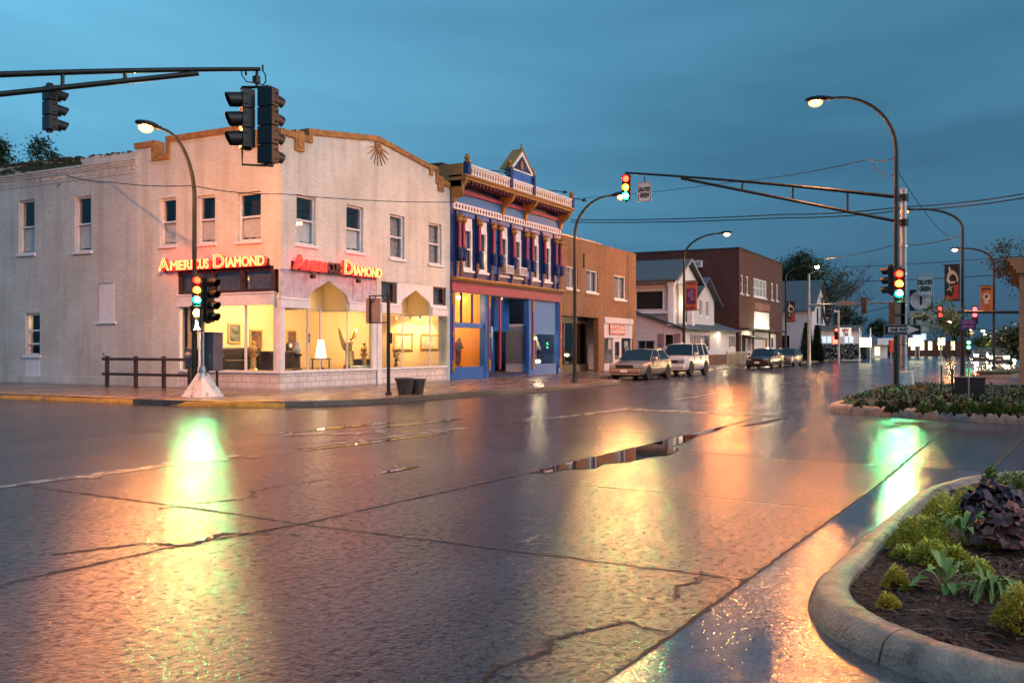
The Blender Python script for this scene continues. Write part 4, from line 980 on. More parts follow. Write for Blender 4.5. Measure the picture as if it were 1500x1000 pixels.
# balustrade: white band with ovals, posts, gold rail
YB = .80
mb = MB(FY); mb.box(BX0+.05, BX1-.15, YB-.12, YB, 8.521, 8.86); bal = mb.build('balustrade', M['white_paint'], B)
mb = MB(FY)
for k in range(44):
    c = BX0+.35+k*(BX1-BX0-.9)/43; mb.prism([(c+.06*math.cos(t), 8.69+.125*math.sin(t)) for t in [2*math.pi*j/8 for j in range(8)]], YB-.005, YB+.012)
mb.build('balustrade_ovals', M['coping_gold'], bal)
mb = MB(FY); mb.box(BX0, BX1-.1, YB-.15, YB+.04, 8.861, 8.95); mb.build('balustrade_rail', M['white_paint'], B)
pcs = (BX0+.0, xy(747, 19.2), xy(780.5, 19.2), BX1-.3)
mb = MB(FY)
for c in pcs: mb.box(c-.02, c+.2, YB-.18, YB+.06, 8.521, 9.0 if c in (pcs[0], pcs[3]) else 9.42)
mb.build('balustrade_post', M['navy_paint'], B)
for c in pcs:
    mb = MB(); z = 9.0 if c in (pcs[0], pcs[3]) else 9.42; mb.lathe([(.13, z), (.15, z+.05), (.08, z+.1), (.13, z+.2), (.09, z+.3), (.0, z+.38)], (c+.09, 19.26), 10); mb.build('finial', M['gold_paint'], B, smooth=True)
# left gold return of the cornice, stepped down to the white wall
mb = MB(FY); mb.prism([(BX0-.12, 8.0), (BX0+.05, 7.6), (BX0+.05, 8.96), (BX0-.12, 8.96)], -.5, .62); mb.build('cornice_return', M['gold_paint'], B)
# central pediment
pL, pR = pcs[1]+.18, pcs[2]; pc = (pL+pR)/2
mb = MB(FY); mb.box(pL, pR, YB-.10, YB-.02, 8.95, 9.36); mb.build('pediment_panel', M['blue_paint'], B)
mb = MB(FY); mb.prism([(pL-.05, 9.38), (pR+.05, 9.38), (pc, 10.25)], YB-.48, YB-.06); mb.build('pediment', M['navy_paint'], B)
mb = MB(FY); zA = 10.36
mb.prism([(pL-.18, 9.36), (pL+.02, 9.36), (pc, 10.14), (pc, zA)], YB-.5, YB); mb.prism([(pR+.18, 9.36), (pR-.02, 9.36), (pc+.001, 10.14), (pc+.001, zA)], YB-.499, YB+.001); mb.build('raking_cornice', M['white_paint'], B)
mb = MB(FY); mb.prism([(pL-.24, 9.36), (pL-.18, 9.36), (pc, zA), (pc, zA+.09)], YB-.52, YB+.03); mb.prism([(pR+.24, 9.36), (pR+.18, 9.36), (pc+.001, zA), (pc+.001, zA+.09)], YB-.52, YB+.03); mb.build('pediment_roof', M['gold_paint'], B)
mb = MB(FY); mb.box(pL, pR, YB-.06, YB+.02, 9.36, 9.42); mb.build('pediment_sill', M['white_paint'], B)
mb = MB(FY); mb.prism([(pc-.10, 9.5), (pc+.10, 9.5), (pc+.16, 9.72), (pc, 9.98), (pc-.16, 9.72)], YB-.06, YB-.01); mb.build('pediment_ornament', M['gold_paint'], B)
mb = MB(); mb.lathe([(.05, zA), (.08, zA+.12), (.03, zA+.2), (.05, zA+.26), (0, zA+.36)], (pc, 19.25), 8); mb.build('finial', M['gold_paint'], B, smooth=True)
# scroll lamps on the roof: thin arms with little heads
for px, py, q in ((706, 247, 1), (797, 277, 1), (827, 289, 1)):
    x, z = on_y(px, py, 19.4); t = thing('roof_lamp', 'thin black lamp arm %s' % ('on the parapet left of the pediment' if px < 710 else ('on the parapet right of the pediment' if px < 800 else 'at the right end of the parapet')), 'lamp', (x, 19.4, z), group='gooseneck lamps on the parapet')
    mb = MB(); mb.tube([(x, 20.3, z-.3), (x+.1, 20.0, z+.02), (x+.9, 19.3, z+.05), (x+1.2, 18.9, z)], .022, 6); mb.build('arm', M['black_metal'], t); mb = MB(); mb.lathe([(.03, .1), (.12, 0), (.12, -.05), (0, -.05)], (x+1.22, 18.86), 10, 'z', z-.02); mb.build('shade', M['black_metal'], t)
# first-floor bays: blue panels, colonettes, carved corbels, windows
mb = MB(FY)
for a, b in wins: mb.box(a-.06, b+.06, -.02, .035, 6.97, 7.16)
for a, b in ((cols[0]+.1, cols[1]-.1), (cols[3]+.1, cols[4]-.1), (cols[6]+.1, cols[7]-.1), (cols[9]+.1, cols[10]-.08)): mb.box(a, b, -.02, .03, 6.2, 7.16); mb.box(a, b, -.02, .025, 4.75, 6.1)
mb.build('panel', M['blue_paint'], B, each=True)
for c in cols:
    mb = MB(FY); mb.box(c-.12, c+.12, -.02, .06, 4.42, 7.16); pil = mb.build('pilaster', M['navy_paint'], B)
    mb = MB(); mb.lathe([(.085, 5.62), (.08, 6.0), (.075, 6.62)], (c, 19.86), 10); mb.build('colonette', M['rose_paint'], pil, smooth=True)
    mb = MB(); mb.lathe([(.07, 6.62), (.16, 6.74), (.13, 6.86), (.18, 6.92), (.18, 6.95), (0, 6.95)], (c, 19.86), 10); mb.build('capital', M['gold_paint'], pil, smooth=True)
    mb = MB(); mb.lathe([(0, 5.06), (.10, 5.10), (.145, 5.26), (.13, 5.44), (.15, 5.50), (.09, 5.62), (0, 5.62)], (c, 19.83), 10); mb.build('corbel', M['navy_paint'], pil, smooth=True)
    mb = MB(FY)
    for k in range(4): mb.prism([(c-.06, 4.60+k*.13), (c, 4.54+k*.13), (c+.06, 4.60+k*.13), (c, 4.66+k*.13)], .06, .085)
    mb.build('rosettes', M['coping_gold'], pil)
for k, (a, b) in enumerate(wins):
    w = window(B, FY, a+.02, b-.02, 4.74, 6.52, style='curtain' if k not in (1,) else 'none', frame='white_paint', fw_=.12, sill=True, rec=.06)
    mb = MB(FY); mb.box(a+.02, b-.02, -.12, -.04, 6.52, 6.94); mb.build('head_panel', M['white_paint'], w)
    if k in (2, 3):
        x = (a+b)/2; t = thing('air_conditioner', 'white window air conditioner under the %s middle window' % ('left' if k == 2 else 'right'), 'air conditioner', (x, 19.9, 4.78), group='window air conditioners')
        mb = MB(FY); mb.box(x-.36, x+.36, -.06, .34, 4.80, 5.18); mb.build('case', M['white_paint'], t, bevel=.015)
        mb = MB(FY); mb.box(x-.32, x+.32, .34, .345, 4.84, 5.14); mb.mp = None
        mb.box(x+.361, x+.366, 19.70, 20.0, 4.84, 5.14); mb.box(x-.366, x-.361, 19.70, 20.0, 4.84, 5.14); mb.build('grille', M['curtain'], t)
    if k == 1:
        for ch in list(w.children):
            if ch.name.startswith('backing'): ch.data.materials[0] = M['orange_wall']
        x = (a+b)/2; t = thing('table_lamp', 'glowing table lamp behind the second upstairs window of the blue front', 'lamp', (x, 20.35, 4.8))
        mb = MB(); mb.lathe([(.16, 5.18), (.1, 5.42), (.09, 5.42), (.15, 5.18)], (x, 20.38), 12); mb.build('lamp_shade', M['lampshade'], t); mb = MB(); mb.lathe([(.1, 4.8), (.05, 4.9), (.09, 5.0), (.02, 5.2), (0, 5.2)], (x, 20.38), 10); mb.build('base', M['bronze'], t)
        lamp_at('lamp_bulb', (x, 20.38, 5.5), 10, (1, .62, .25), .06)
# mid cornice and rose fascia
mb = MB(FY); mb.box(BX0, BX1+.1, -.02, .22, 4.24, 4.30); mb.box(BX0, BX1+.1, -.02, .30, 4.30, 4.39); mb.build('mid_cornice', M['gold_paint'], B, bevel=.01)
mb = MB(FY); mb.box(BX0, BX1, -.02, .13, 4.16, 4.24); mb.box(BX0, BX1, -.02, .10, 3.76, 3.80); mb.build('moulding', M['plum_paint'], B)
mb = MB(FY); mb.box(BX0, BX1, -.25, .08, 3.80, 4.16); mb.build('fascia', M['rose_paint'], B)
# shop front
lx0, lx1 = BX0+.12, xy(709); cx0, cx1 = xy(716), xy(772); rx0, rx1 = xy(780), xy(814)
mb = MB(FY)
for c in (BX0+.12, xy(712.5), xy(776), BX1-.12): mb.box(c-.16, c+.16, -.25, .04, .15, 3.76)
mb.box(lx0, lx1+.05, -.2, .0, .15, .66); mb.box(lx0, lx1, -.14, -.02, 2.30, 2.52); mb.box(rx0-.1, rx1+.1, -.2, .0, .15, .66)
mb.build('shopfront_frame', M['blue_paint'], B, bevel=.01, each=True)
mb = MB(FY)
for c in (BX0+.10, xy(715), xy(731), xy(779.5), BX1-.10): mb.box(c-.05, c+.05, .0, .085, .5, 3.72)
mb.build('shopfront_column', M['rose_paint'], B)
mb = MB(FY)
for c in (BX0+.10, xy(715), xy(779.5), BX1-.10):
    for z0, z1 in ((.45, .95), (3.2, 3.74), (1.9, 2.1)): mb.box(c-.09, c+.09, -.01, .11, z0, z1)
mb.build('scroll_bracket', M['gold_paint'], B, bevel=.03)
mb = MB(FY)
for px in (678, 694): c = xy(px); mb.box(c-.03, c+.03, -.13, -.04, 2.52, 3.76)
c = xy(681); mb.build('mullion', M['navy_paint'], B)
mb = MB(FY); mb.box(lx0, lx1, -.09, -.082, .66, 3.76); mb.build('shop_glass', M['window_glass'], B)
mb = MB(FY); mb.box(rx0-.02, rx1+.02, -.12, -.05, 2.12, 3.76); mb.build('upper_panel', M['sky_blue_paint'], B)
mb = MB(FY); mb.box(rx0, rx1, -.09, -.082, .66, 2.12); mb.build('shop_glass', M['window_glass'], B)
# recessed entry: side glass, two red doors under a transom
mb = MB(FY); mb.box(cx0-.05, cx1+.05, -1.9, -.2, 3.74, 3.8); mb.box(cx0-.05, cx1+.1, -1.9, .0, .15, .26); mb.build('entry_recess', M['navy_paint'], B)
mb = MB(FY); mb.wall(cx0-.1, cx1+.1, .26, 3.74, -1.9, -1.8, [(cx0+.2, cx0+1.15, .26, 2.4), (cx0+1.5, cx0+2.45, .26, 2.4), (cx0+2.7, cx1-.1, .7, 2.5)]); mb.build('entry_wall', M['blue_paint'], B)
for k in range(2):
    a = cx0+.2+k*1.3; mb = MB(FY); mb.wall(a, a+.95, .26, 2.4, -1.84, -1.79, [(a+.2, a+.75, .9, 2.2)]); d = mb.build('door', M['door_red'], B)
    mb = MB(FY); mb.box(a+.2, a+.75, -1.82, -1.81, .9, 2.2); mb.build('pane', M['dim_glass'], d); mb = MB(FY); mb.box(a+.84, a+.88, -1.79, -1.74, 1.15, 1.35); mb.build('handle', M['gold_leaf'], d)
mb = MB(FY); mb.box(cx0-.08, cx0-.02, -1.8, -.1, .3, 3.7); mb.build('entry_side', M['navy_paint'], B)
mb = MB(FY); mb.box(cx1+.02, cx1+.06, -1.8, -.1, .7, 2.5); mb.build('entry_side_glass', M['dim_glass'], B)
mb = MB(FY); mb.box(cx1-1.5, cx1, -1.0, -.96, 2.25, 3.72); mb.build('transom_panel', M['blue_paint'], B)
# inside: orange room left, plain window right
mb = MB(); mb.box(BX0+.26, lx1+.3, 23.6, 23.7, .3, 3.9); mb.box(lx1+.2, lx1+.3, 20.3, 23.6, .3, 3.9); mb.box(BX0+.26, BX0+.3, 20.3, 23.6, .3, 3.9); mb.build('orange_room', M['orange_wall'], B)
mb = MB(); mb.box(rx0-.1, BX1-.3, 21.2, 21.3, .3, 2.6); mb.box(rx0-.3, rx0-.2, 20.3, 21.3, .3, 2.6); mb.box(cx0, cx1, 23.2, 23.3, .3, 3.8); mb.build('display_wall', M['lilac_paint'], B)
lamp_at('orange_room_lamp', (33.6, 21.4, 3.3), 210, (1, .60, .22), .2); lamp_at('orange_room_lamp', (34.6, 22.5, 2.2), 70, (1, .62, .25), .15)
for px, py in ((672, 436), (683, 437)):
    x, z = on_y(px, py, 21.2); t = thing('pendant_lamp', 'bare warm bulb near the ceiling of the orange shop, %s one' % ('left' if px < 680 else 'right'), 'lamp', (x, 21.2, z)); mb = MB(); mb.ball((x, 21.2, z), .09); mb.build('bulb', M['bulb_warm'], t, smooth=True); mb = MB(); mb.tube([(x, 21.2, z+.09), (x, 21.2, 3.9)], .01, 6); mb.build('cord', M['black_metal'], t)
x, z = on_y(698, 482, 22.5); t = thing('wall_lamp', 'bright shaded wall lamp at the back of the orange shop', 'lamp', (x, 22.5, z)); mb = MB(); mb.lathe([(.26, -.12), (.16, .12), (.15, .12), (.25, -.12)], (x, 22.5), 14, 'z', z); mb.build('lamp_shade', M['bulb_warm'], t); mb = MB(); mb.tube([(x, 22.5, .3), (x, 22.5, z+.1)], .02, 6); mb.build('stem', M['black_metal'], t)
x, z = on_y(671, 505, 20.7); t = thing('bronze_statue', 'dark bronze standing figure in the orange shop window', 'statue', (x, 20.7, .66)); q = lambda a, b_, c: (x+a, 20.7+b_, c)
skin_body('figure', [q(0, 0, 1.25), q(0, 0, 1.5), q(.02, 0, 1.72), q(.05, -.02, 1.8), q(.08, -.03, 1.9), q(.17, 0, 1.66), q(.2, -.1, 1.45), q(.1, -.2, 1.5), q(-.14, 0, 1.66), q(-.2, -.05, 1.42), q(-.12, -.12, 1.25), q(.08, 0, 1.0), q(.06, .03, .7), q(-.08, 0, 1.0), q(-.1, .02, .7)],
    [(0, 1), (1, 2), (2, 3), (3, 4), (2, 5), (5, 6), (6, 7), (2, 8), (8, 9), (9, 10), (0, 11), (11, 12), (0, 13), (13, 14)], [.14, .15, .13, .06, .1, .07, .055, .045, .07, .055, .045, .10, .07, .10, .07], M['bronze'], t)
mb = MB(); mb.lathe([(.2, .3), (.2, .66), (.14, .70), (0, .7)], (x, 20.7), 12); mb.build('plinth', M['bronze'], t)
x, _ = on_y(700, 0, 22.6); t = thing('display_cabinet', 'tall reddish display cabinet under the bright lamp in the orange shop', 'cabinet', (x, 22.9, .3)); mb = MB(); mb.box(x-.4, x+.5, 22.75, 23.2, .3, 2.1); mb.build('carcass', M['dark_wood'], t); mb = MB(); mb.box(x-.32, x+.42, 22.735, 22.75, .4, 2.0); mb.build('door', M['door_red'], t)
x, z = on_y(674, 460, 23.5); t = thing('wall_panel', 'red square panel high on the back wall of the orange shop', 'picture', (x, 23.55, z)); mb = MB(); mb.box(x-.5, x+.5, 23.52, 23.59, z-.3, z+.15); mb.build('panel', M['red_text'], t)
# dressed window: two pale drapes fanned from the top, a lamp
dx = (rx0+rx1)/2; t = thing('window_drapes', 'pale drapes fanned like an open tent in the right display window', 'drapes', (dx, 20.6, .66))
for s in (-1, 1):
    mb = MB()
    for k in range(5):
        w0 = .10+.16*k; P = [(dx+s*(.02+.01*k), 1.98), (dx+s*(.12+w0*.55), 1.7), (dx+s*(.18+w0*.9), 1.35), (dx+s*(.24+w0*.9), 1.38), (dx+s*(.22+w0*.55), 1.74), (dx+s*(.12), 2.02)]
        if k in (0, 3, 4): mb.prism(P, 20.5+.03*k, 20.52+.03*k)
    mb.build('drape', M['painting_light'], t)
mb = MB(); mb.tube([(dx, 20.5, 2.0), (dx, 20.5, .66)], .015, 6); mb.build('pole', M['dark_wood'], t)
lamp_at('display_lamp', (dx, 20.35, 2.05), 40, (1, .82, .5), .08); lamp_at('entry_lamp', (cx1-.8, 21.0, 3.6), 30, (1, .8, .55), .08)
mb = MB(); x = dx+.5; mb.lathe([(.1, .7), (.14, .8), (.1, .86), (0, .86)], (x, 20.6), 10); tag(mb.build('bowl', M['lampshade']), 'small glowing bowl low in the right display window', 'bowl')

# ================================================================ tan brick garage and shop
T = thing('brick_garage_building', 'two storey tan brick building with flat roof, dark garage opening and small shop', 'building', (42.9, 20, .15))
TX0, TX1 = 42.8, 53.75
tw = [(xy(829.5), xy(846.5), 4.55, 5.72), (xy(858.5), xy(875.5), 4.50, 5.72), (xy(899.5), xy(917), 4.30, 5.71)]
gx0, gx1 = 43.0, xy(876.5); sx0, sx1 = xy(885), xy(927)
mb = MB(FY); mb.wall(TX0, TX1, .15, 7.25, -.3, 0, tw + [(gx0, gx1, .15, 3.12), (sx0, sx1, .15, 3.22)]); mb.mp = None
mb.box(TX1-.3, TX1, 20.3, 40, .15, 7.25); mb.box(TX0, TX0+.3, 20.3, 40, .15, 7.25); mb.box(TX0+.3, TX1-.3, 39.7, 40, .15, 7.25)
mb.build('wall', M['tan_brick'], T)
mb = MB(FY); mb.box(TX0, xy(880), -.33, .03, 7.25, 7.31); mb.build('coping', M['steel'], T)
mb = MB(); mb.box(TX0+.3, TX1-.3, 20.3, 39.7, 6.8, 6.9); mb.box(TX0+.3, TX1-.3, 20.3, 39.7, 3.6, 3.8); mb.box(gx0, gx1, 24, 24.1, .15, 3.6); mb.build('floor_slab', M['dark_room'], T)
for q in tw: window(T, FY, *q, style='curtain', frame='white_paint', mull=1, rail=False, fw_=.08, rec=.1)
for q in tw: mb = MB(FY); mb.box(q[0]-.12, q[1]+.12, 0, .03, q[2]-.22, q[2]-.10); mb.build('brick_sill', M['tan_brick'], T)
mb = MB(FY); mb.box(TX0, gx1+.1, 0, .02, 3.25, 3.40); mb.box(xy(848)-.03, xy(848)+.03, .0, .05, 5.0, 6.6) if False else None; mb.build('brick_band', M['tan_brick'], T)
x = xy(855); mb = MB(FY); mb.box(x-.05, x+.05, 0, .06, 5.75, 6.55); mb.build('conduit', M['black_metal'], T)
# garage front: dark doors set back
mb = MB(FY); mb.box(gx0, gx1, -.75, -.65, 2.78, 3.12)
for a in (gx0, gx0+1.55, gx0+3.1, gx1-.14): mb.box(a, a+.14, -.75, -.65, .15, 2.78)
mb.build('garage_frame', M['dark_wood'], T)
mb = MB(FY); mb.box(gx0, gx1, -.72, -.70, .15, 2.78); mb.build('garage_glazing', M['dim_glass'], T)
mb = MB(FY); mb.box(gx0, gx1, -.66, -.6, .15, .55); mb.build('garage_kickboard', M['dark_wood'], T)
# small shop: panel fascia with a red-lettered board, two windows and a door
mb = MB(FY); mb.box(sx0, sx1, -.12, -.03, 2.02, 3.22); mb.build('shop_fascia', M['lilac_paint'] if False else M['siding'], T)
mb = MB(FY); mb.box(sx0+.05, sx1-.02, -.03, .05, 2.86, 3.18); mb.build('shop_header', M['siding'], T)
mb = MB(FY); mb.box(sx0, sx1, -.14, -.05, .15, .55)
for px in (885.7, 899.5, 911, 926): c = xy(px); mb.box(c-.05, c+.05, -.14, -.05, .55, 2.02)
mb.build('shop_frame', M['siding'], T)
mb = MB(FY); mb.box(sx0, sx1, -.10, -.093, .55, 2.02); mb.build('shop_glass', M['window_glass'], T)
a0, a1 = xy(900), xy(910.5); mb = MB(FY); mb.wall(a0, a1, .2, 2.0, -.09, -.05, [(a0+.2, a1-.2, .95, 1.8)]); mb.build('door', M['siding'], T)
mb = MB(FY); mb.box(sx0, sx1, -1.1, -1.05, .2, 3.2); mb.build('shop_back', M['curtain'], T)
lamp_at('shop_lamp', ((sx0+sx1)/2, 20.5, 1.95), 6, (1, .85, .55), .1)
bx0, bx1 = xy(892.5), xy(915); t = thing('sale_board', 'white board with red lettering above the small shop door', 'sign', ((bx0+bx1)/2, 19.9, 2.3))
mb = MB(FY); mb.box(bx0, bx1, -.025, .03, 2.22, 2.84); mb.build('board', M['red_text'], t)
mb = MB(FY); put_text(mb, 'ESTATE SALE', .20, bx0+.12, 2.56, .032, width=bx1-bx0-.2, extrude=.004, bold=.012); put_text(mb, 'DOWNTOWN', .20, bx0+.12, 2.29, .032, width=bx1-bx0-.24, extrude=.004, bold=.012); mb.build('lettering', M['sign_white'], t)
for px, py, w_, h_, lab in ((893, 504, .5, .6, 'pale poster behind the left shop window, beside the door'), (917, 505, .55, .45, 'white notice in the right shop window, upper of two'), (918, 513, .55, .4, 'white notice in the right shop window, lower of two')):
    x, z = on_y(px, py, 20.15); mb = MB(); mb.box(x-w_/2, x+w_/2, 20.14, 20.15, z-h_/2, z+h_/2); tag(mb.build('poster', M['sign_white']), lab, 'poster', 'papers in the small shop window')
# ================================================================ white clapboard house with a one-storey front
def clapboard(mb, a0, a1, z0, z1, d, holes=(), step=.21):
    """lapped boards between z0 and z1, leaving the openings clear"""
    z = z0
    while z < z1-.01:
        t = min(z+step, z1); segs = [(a0, a1)]
        for h in holes:
            if h[2] < (z+t)/2 < h[3]:
                ns = []
                for s in segs:
                    if h[1] <= s[0] or h[0] >= s[1]: ns.append(s)
                    else:
                        if h[0] > s[0]: ns.append((s[0], h[0]))
                        if h[1] < s[1]: ns.append((h[1], s[1]))
                segs = ns
        for s in segs:
            A = [mb.vert(p) for p in ((s[0], d+.05, z), (s[1], d+.05, z), (s[1], d+.012, t), (s[0], d+.012, t))]; mb.face(A)
            Bq = [mb.vert(p) for p in ((s[0], d, z), (s[1], d, z))]; mb.face((Bq[0], Bq[1], A[1], A[0]))
        z = t
HX = 63.0; HFX = facade_x(HX); HFY = FY
Hs = thing('clapboard_house', 'white clapboard house with grey shingle roof, columned porch and one storey front extension', 'house', (63, 20, .15))
dy0, dy1 = yx(959, HX), yx(934, HX); wy0, wy1 = yx(987, HX), yx(973.5, HX); 
sideh = [(dy0, dy1, .15, 2.02), (wy0, wy1, 1.5, 2.42)]
fh = [(xy(1013), xy(1020), 1.5, 2.4), (xy(1026), xy(1036.5), 1.5, 2.4), (xy(1069), xy(1075), 1.5, 2.4)]
mb = MB(HFX); mb.wall(20.0, 30, .15, 2.75, -.2, 0, sideh); clapboard(mb, 20.0, 30, .9, 2.75, 0, sideh)
mb.mp = HFY; mb.wall(63.2, 77.6, .15, 2.75, -.2, 0, fh); clapboard(mb, 63, 77.6, .9, 2.75, 0, fh)
mb.mp = None; mb.box(77.4, 77.6, 20.2, 30, .15, 2.75); mb.build('extension_wall', M['siding'], Hs)
mb = MB(HFX); mb.box(19.96, 30, .0, .05, .15, .9) if False else None
mb.mp = HFY; mb.box(63, 77.6, .0, .045, .15, .9); mb.mp = HFX; mb.box(20.0, dy0, .0, .045, .15, .9); mb.build('brick_base', M['red_brick'], Hs)
# low roofs of the extension
mb = MB(); mb.prism([(62.6, 2.72), (78.0, 2.72), (78.0, 2.80), (62.6, 2.80)], 19.5, 19.55); 
mb.poly([(62.6, 19.5, 2.8), (78, 19.5, 2.8), (78, 24, 4.3), (62.6, 24, 4.3)]); mb.poly([(62.6, 19.5, 2.70), (62.6, 24, 4.20), (78, 24, 4.20), (78, 19.5, 2.70)])
mb.poly([(62.6, 19.5, 2.7), (62.6, 19.5, 2.8), (62.6, 24, 4.3), (62.6, 24, 4.2)]); mb.poly([(78, 19.5, 2.7), (78, 24, 4.2), (78, 24, 4.3), (78, 19.5, 2.8)])
mb.build('extension_roof', M['shingle'], Hs, fix=True)
mb = MB(); mb.box(63.0, 77.6, 20.3, 29.9, 2.5, 2.6); mb.build('ceiling', M['dark_room'], Hs)
mb = MB(HFX); A = [(20.0, 2.75), (24, 4.15), (30, 4.15), (30, 2.75)]; mb.prism(A, -.2, 0); mb.build('gable_wall', M['siding'], Hs)
window(Hs, HFX, wy0, wy1, 1.5, 2.42, style='none', frame='white_paint', rail=False, rec=.04, fw_=.05)
for q in ((wy0-.5, wy0-.04), (wy1+.04, wy1+.5)): mb = MB(HFX); mb.box(*q, .03, .07, 1.48, 2.44); mb.build('shutter', M['shutter_mauve'], Hs)
for q in fh:
    window(Hs, HFY, *q, style='curtain', frame='white_paint', rail=False, mull=1, rec=.04, fw_=.05)
    for e in ((q[0]-.42, q[0]-.04), (q[1]+.04, q[1]+.42)): mb = MB(HFY); mb.box(*e, .03, .07, 1.48, 2.42); mb.build('shutter', M['shutter_mauve'], Hs)
mb = MB(HFX); mb.box(dy0, dy1, -.1, -.02, 1.92, 2.02)
for a in (dy0, (dy0+dy1)/2, dy1-.09): mb.box(a, a+.09, -.1, -.02, .15, 1.92)
mb.build('entry_frame', M['steel'], Hs)
mb = MB(HFX); mb.box(dy0, dy1, -.08, -.07, .15, 1.92); mb.box(dy0, dy1, -.6, -.55, .15, 2.0); mb.build('entry_glass', M['dim_glass'], Hs)
x = xy(1037); mb = MB(HFY); P = [(x+.38*math.cos(t), 1.72+.48*math.sin(t)) for t in [2*math.pi*k/18 for k in range(18)]]; mb.prism(P, .03, .06); mb.build('oval_window', M['dark_room'], Hs)
t = thing('porch_light', 'small lit lantern on the white house front', 'lamp', (xy(1056), 19.9, 2.3)); mb = MB(); mb.ball((xy(1050), 19.85, 2.45), .06); mb.build('bulb', M['porch_light'], t); mb = MB(); mb.box(xy(1050)-.1, xy(1050)+.1, 19.86, 19.95, 2.5, 2.56); mb.build('bracket', M['black_metal'], t)
lamp_at('porch_lamp', (xy(1052), 19.45, 2.5), 30, (1, .82, .45), .1); lamp_at('porch_lamp', (64.2, 20.6, 4.6), 30, (1, .85, .5), .1)
# main two-storey block with porch
UX, UY = 63.4, 21.0
mb = MB(lambda a, d, z: (UX-d, a, z))
uh = [(21.5, 23.6, 4.15, 5.55)]
mb.wall(UY+.0, 30, 2.6, 6.3, -.2, 0, uh); clapboard(mb, UY, 30, 3.6, 6.2, 0, uh)
ux1 = 66.8; mb.mp = lambda a, d, z: (a, UY-d, z)
fu = [(64.0, 64.7, 4.15, 5.6), (65.1, 65.9, 4.15, 5.6)]
mb.wall(UX+.2, ux1, 2.6, 6.3, -.2, 0, fu); clapboard(mb, UX, ux1, 3.4, 6.2, 0, fu); mb.build('upper_wall', M['siding'], Hs)
mb = MB(); mb.box(UX-.02, UX-.25+.3, 21.0, 30, 5.55, 5.62) if False else None
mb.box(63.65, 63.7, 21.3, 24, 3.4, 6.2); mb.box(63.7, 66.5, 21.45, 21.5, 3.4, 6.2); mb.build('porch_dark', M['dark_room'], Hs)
mb = MB()
for (x, y) in ((62.95, 20.75), (64.9, 20.6), (66.9, 20.6)): mb.box(x-.2, x+.2, y-.2, y+.2, 3.0, 6.05); mb.box(x-.26, x+.26, y-.26, y+.26, 5.85, 6.06); mb.box(x-.26, x+.26, y-.26, y+.26, 3.0, 3.3)
mb.box(62.75, 67.1, 20.4, 20.8, 6.061, 6.30); mb.box(62.75, 63.2, 20.8, 30, 6.061, 6.30); mb.box(62.75, 63.1, 21, 30, 3.9, 4.02)
mb.build('porch_column', M['white_paint'], Hs, bevel=.01)
ew = MB(lambda a, d, z: (UX-d, a, z)); ew.box(21.45, 21.55, -.02, .05, 4.1, 5.6); ew.box(23.55, 23.65, -.02, .05, 4.1, 5.6); ew.box(21.45, 23.65, -.02, .06, 5.55, 5.66); ew.build('porch_trim', M['white_paint'], Hs)
# main roof: ridge running back from the street, gable end to the street
ry = 20.1; ex0, ex1, rx = 62.2, 69.0, 65.6; zE, zR = 6.28, 7.95
mb = MB()
def slope(mb, pts, th=.12):
    mb.poly(pts); q = [(p[0], p[1], p[2]-th) for p in pts]; mb.poly(q[::-1])
    for k in range(len(pts)): mb.poly([pts[k], q[k], q[(k+1) % len(pts)], pts[(k+1) % len(pts)]])
slope(mb, [(ex0, ry, zE), (rx, ry, zR), (rx, 32, zR), (ex0, 32, zE)]); slope(mb, [(rx+.001, ry, zR), (ex1, ry, zE), (ex1, 32, zE), (rx+.001, 32, zR)])
mb.build('roof', M['shingle'], Hs)
mb = MB(); mb.prism([(ex0+.6, 6.3), (ex1-.6, 6.3), (rx, 7.62)], 20.5, 20.7); cb = MB(lambda a, d, z: (a, 20.5-d, z))
for k in range(8):
    z = 6.3+k*.16; w = (ex1-ex0-1.2)/2*(1-(z-6.3)/1.32); mb.box(rx-w, rx+w, 20.47, 20.50, z, z+.10)
mb.build('gable_end', M['white_paint'], Hs)
mb = MB(); slope(mb, [(ex0-.05, ry-.06, zE-.12), (ex0-.05, ry-.02, zE-.12), (rx, ry-.02, zR), (rx, ry-.06, zR)], .16); slope(mb, [(ex1+.05, ry-.06, zE-.12), (rx, ry-.06, zR), (rx, ry-.02, zR), (ex1+.05, ry-.02, zE-.12)], .16); mb.build('bargeboard', M['curtain'], Hs)
# second smaller gable with two tall windows
g0, g1, gz = 68.4, 74.6, 6.0; gc_ = 71.3
mb = MB(lambda a, d, z: (a, 20.9-d, z)); gh = [(70.0, 70.9, 3.95, 5.25), (71.8, 72.7, 3.9, 5.2)]
mb.wall(g0, 74.2, 2.6, 5.4, -.2, 0, gh); clapboard(mb, g0, 74.2, 3.2, 5.4, 0, gh); mb.prism([(g0, 5.4), (74.2, 5.4), (gc_, 6.9)], -.2, 0)
for k in range(8): z = 5.4+k*.17; f = 1-(z-5.4)/1.5; mb.box(gc_-(gc_-g0)*f, gc_+(74.2-gc_)*f, .0, .03, z, z+.1)
mb.mp = None; mb.box(74.0, 74.2, 21.1, 28, 2.6, 5.4); mb.build('bay_wall', M['siding'], Hs)
for q in gh: window(Hs, lambda a, d, z: (a, 20.9-d, z), *q, style='none', frame='white_paint', rail=False, mull=1, rec=.03, fw_=.09)
mb = MB(); slope(mb, [(g0-.3, 20.4, 5.25), (gc_, 20.4, 7.0), (gc_, 28, 7.0), (g0-.3, 28, 5.25)]); slope(mb, [(gc_+.001, 20.4, 7.0), (75.2, 20.4, 4.9), (75.2, 28, 4.9), (gc_+.001, 28, 7.0)]); mb.build('bay_roof', M['shingle'], Hs)
mb = MB(); y_ = 19.94; 
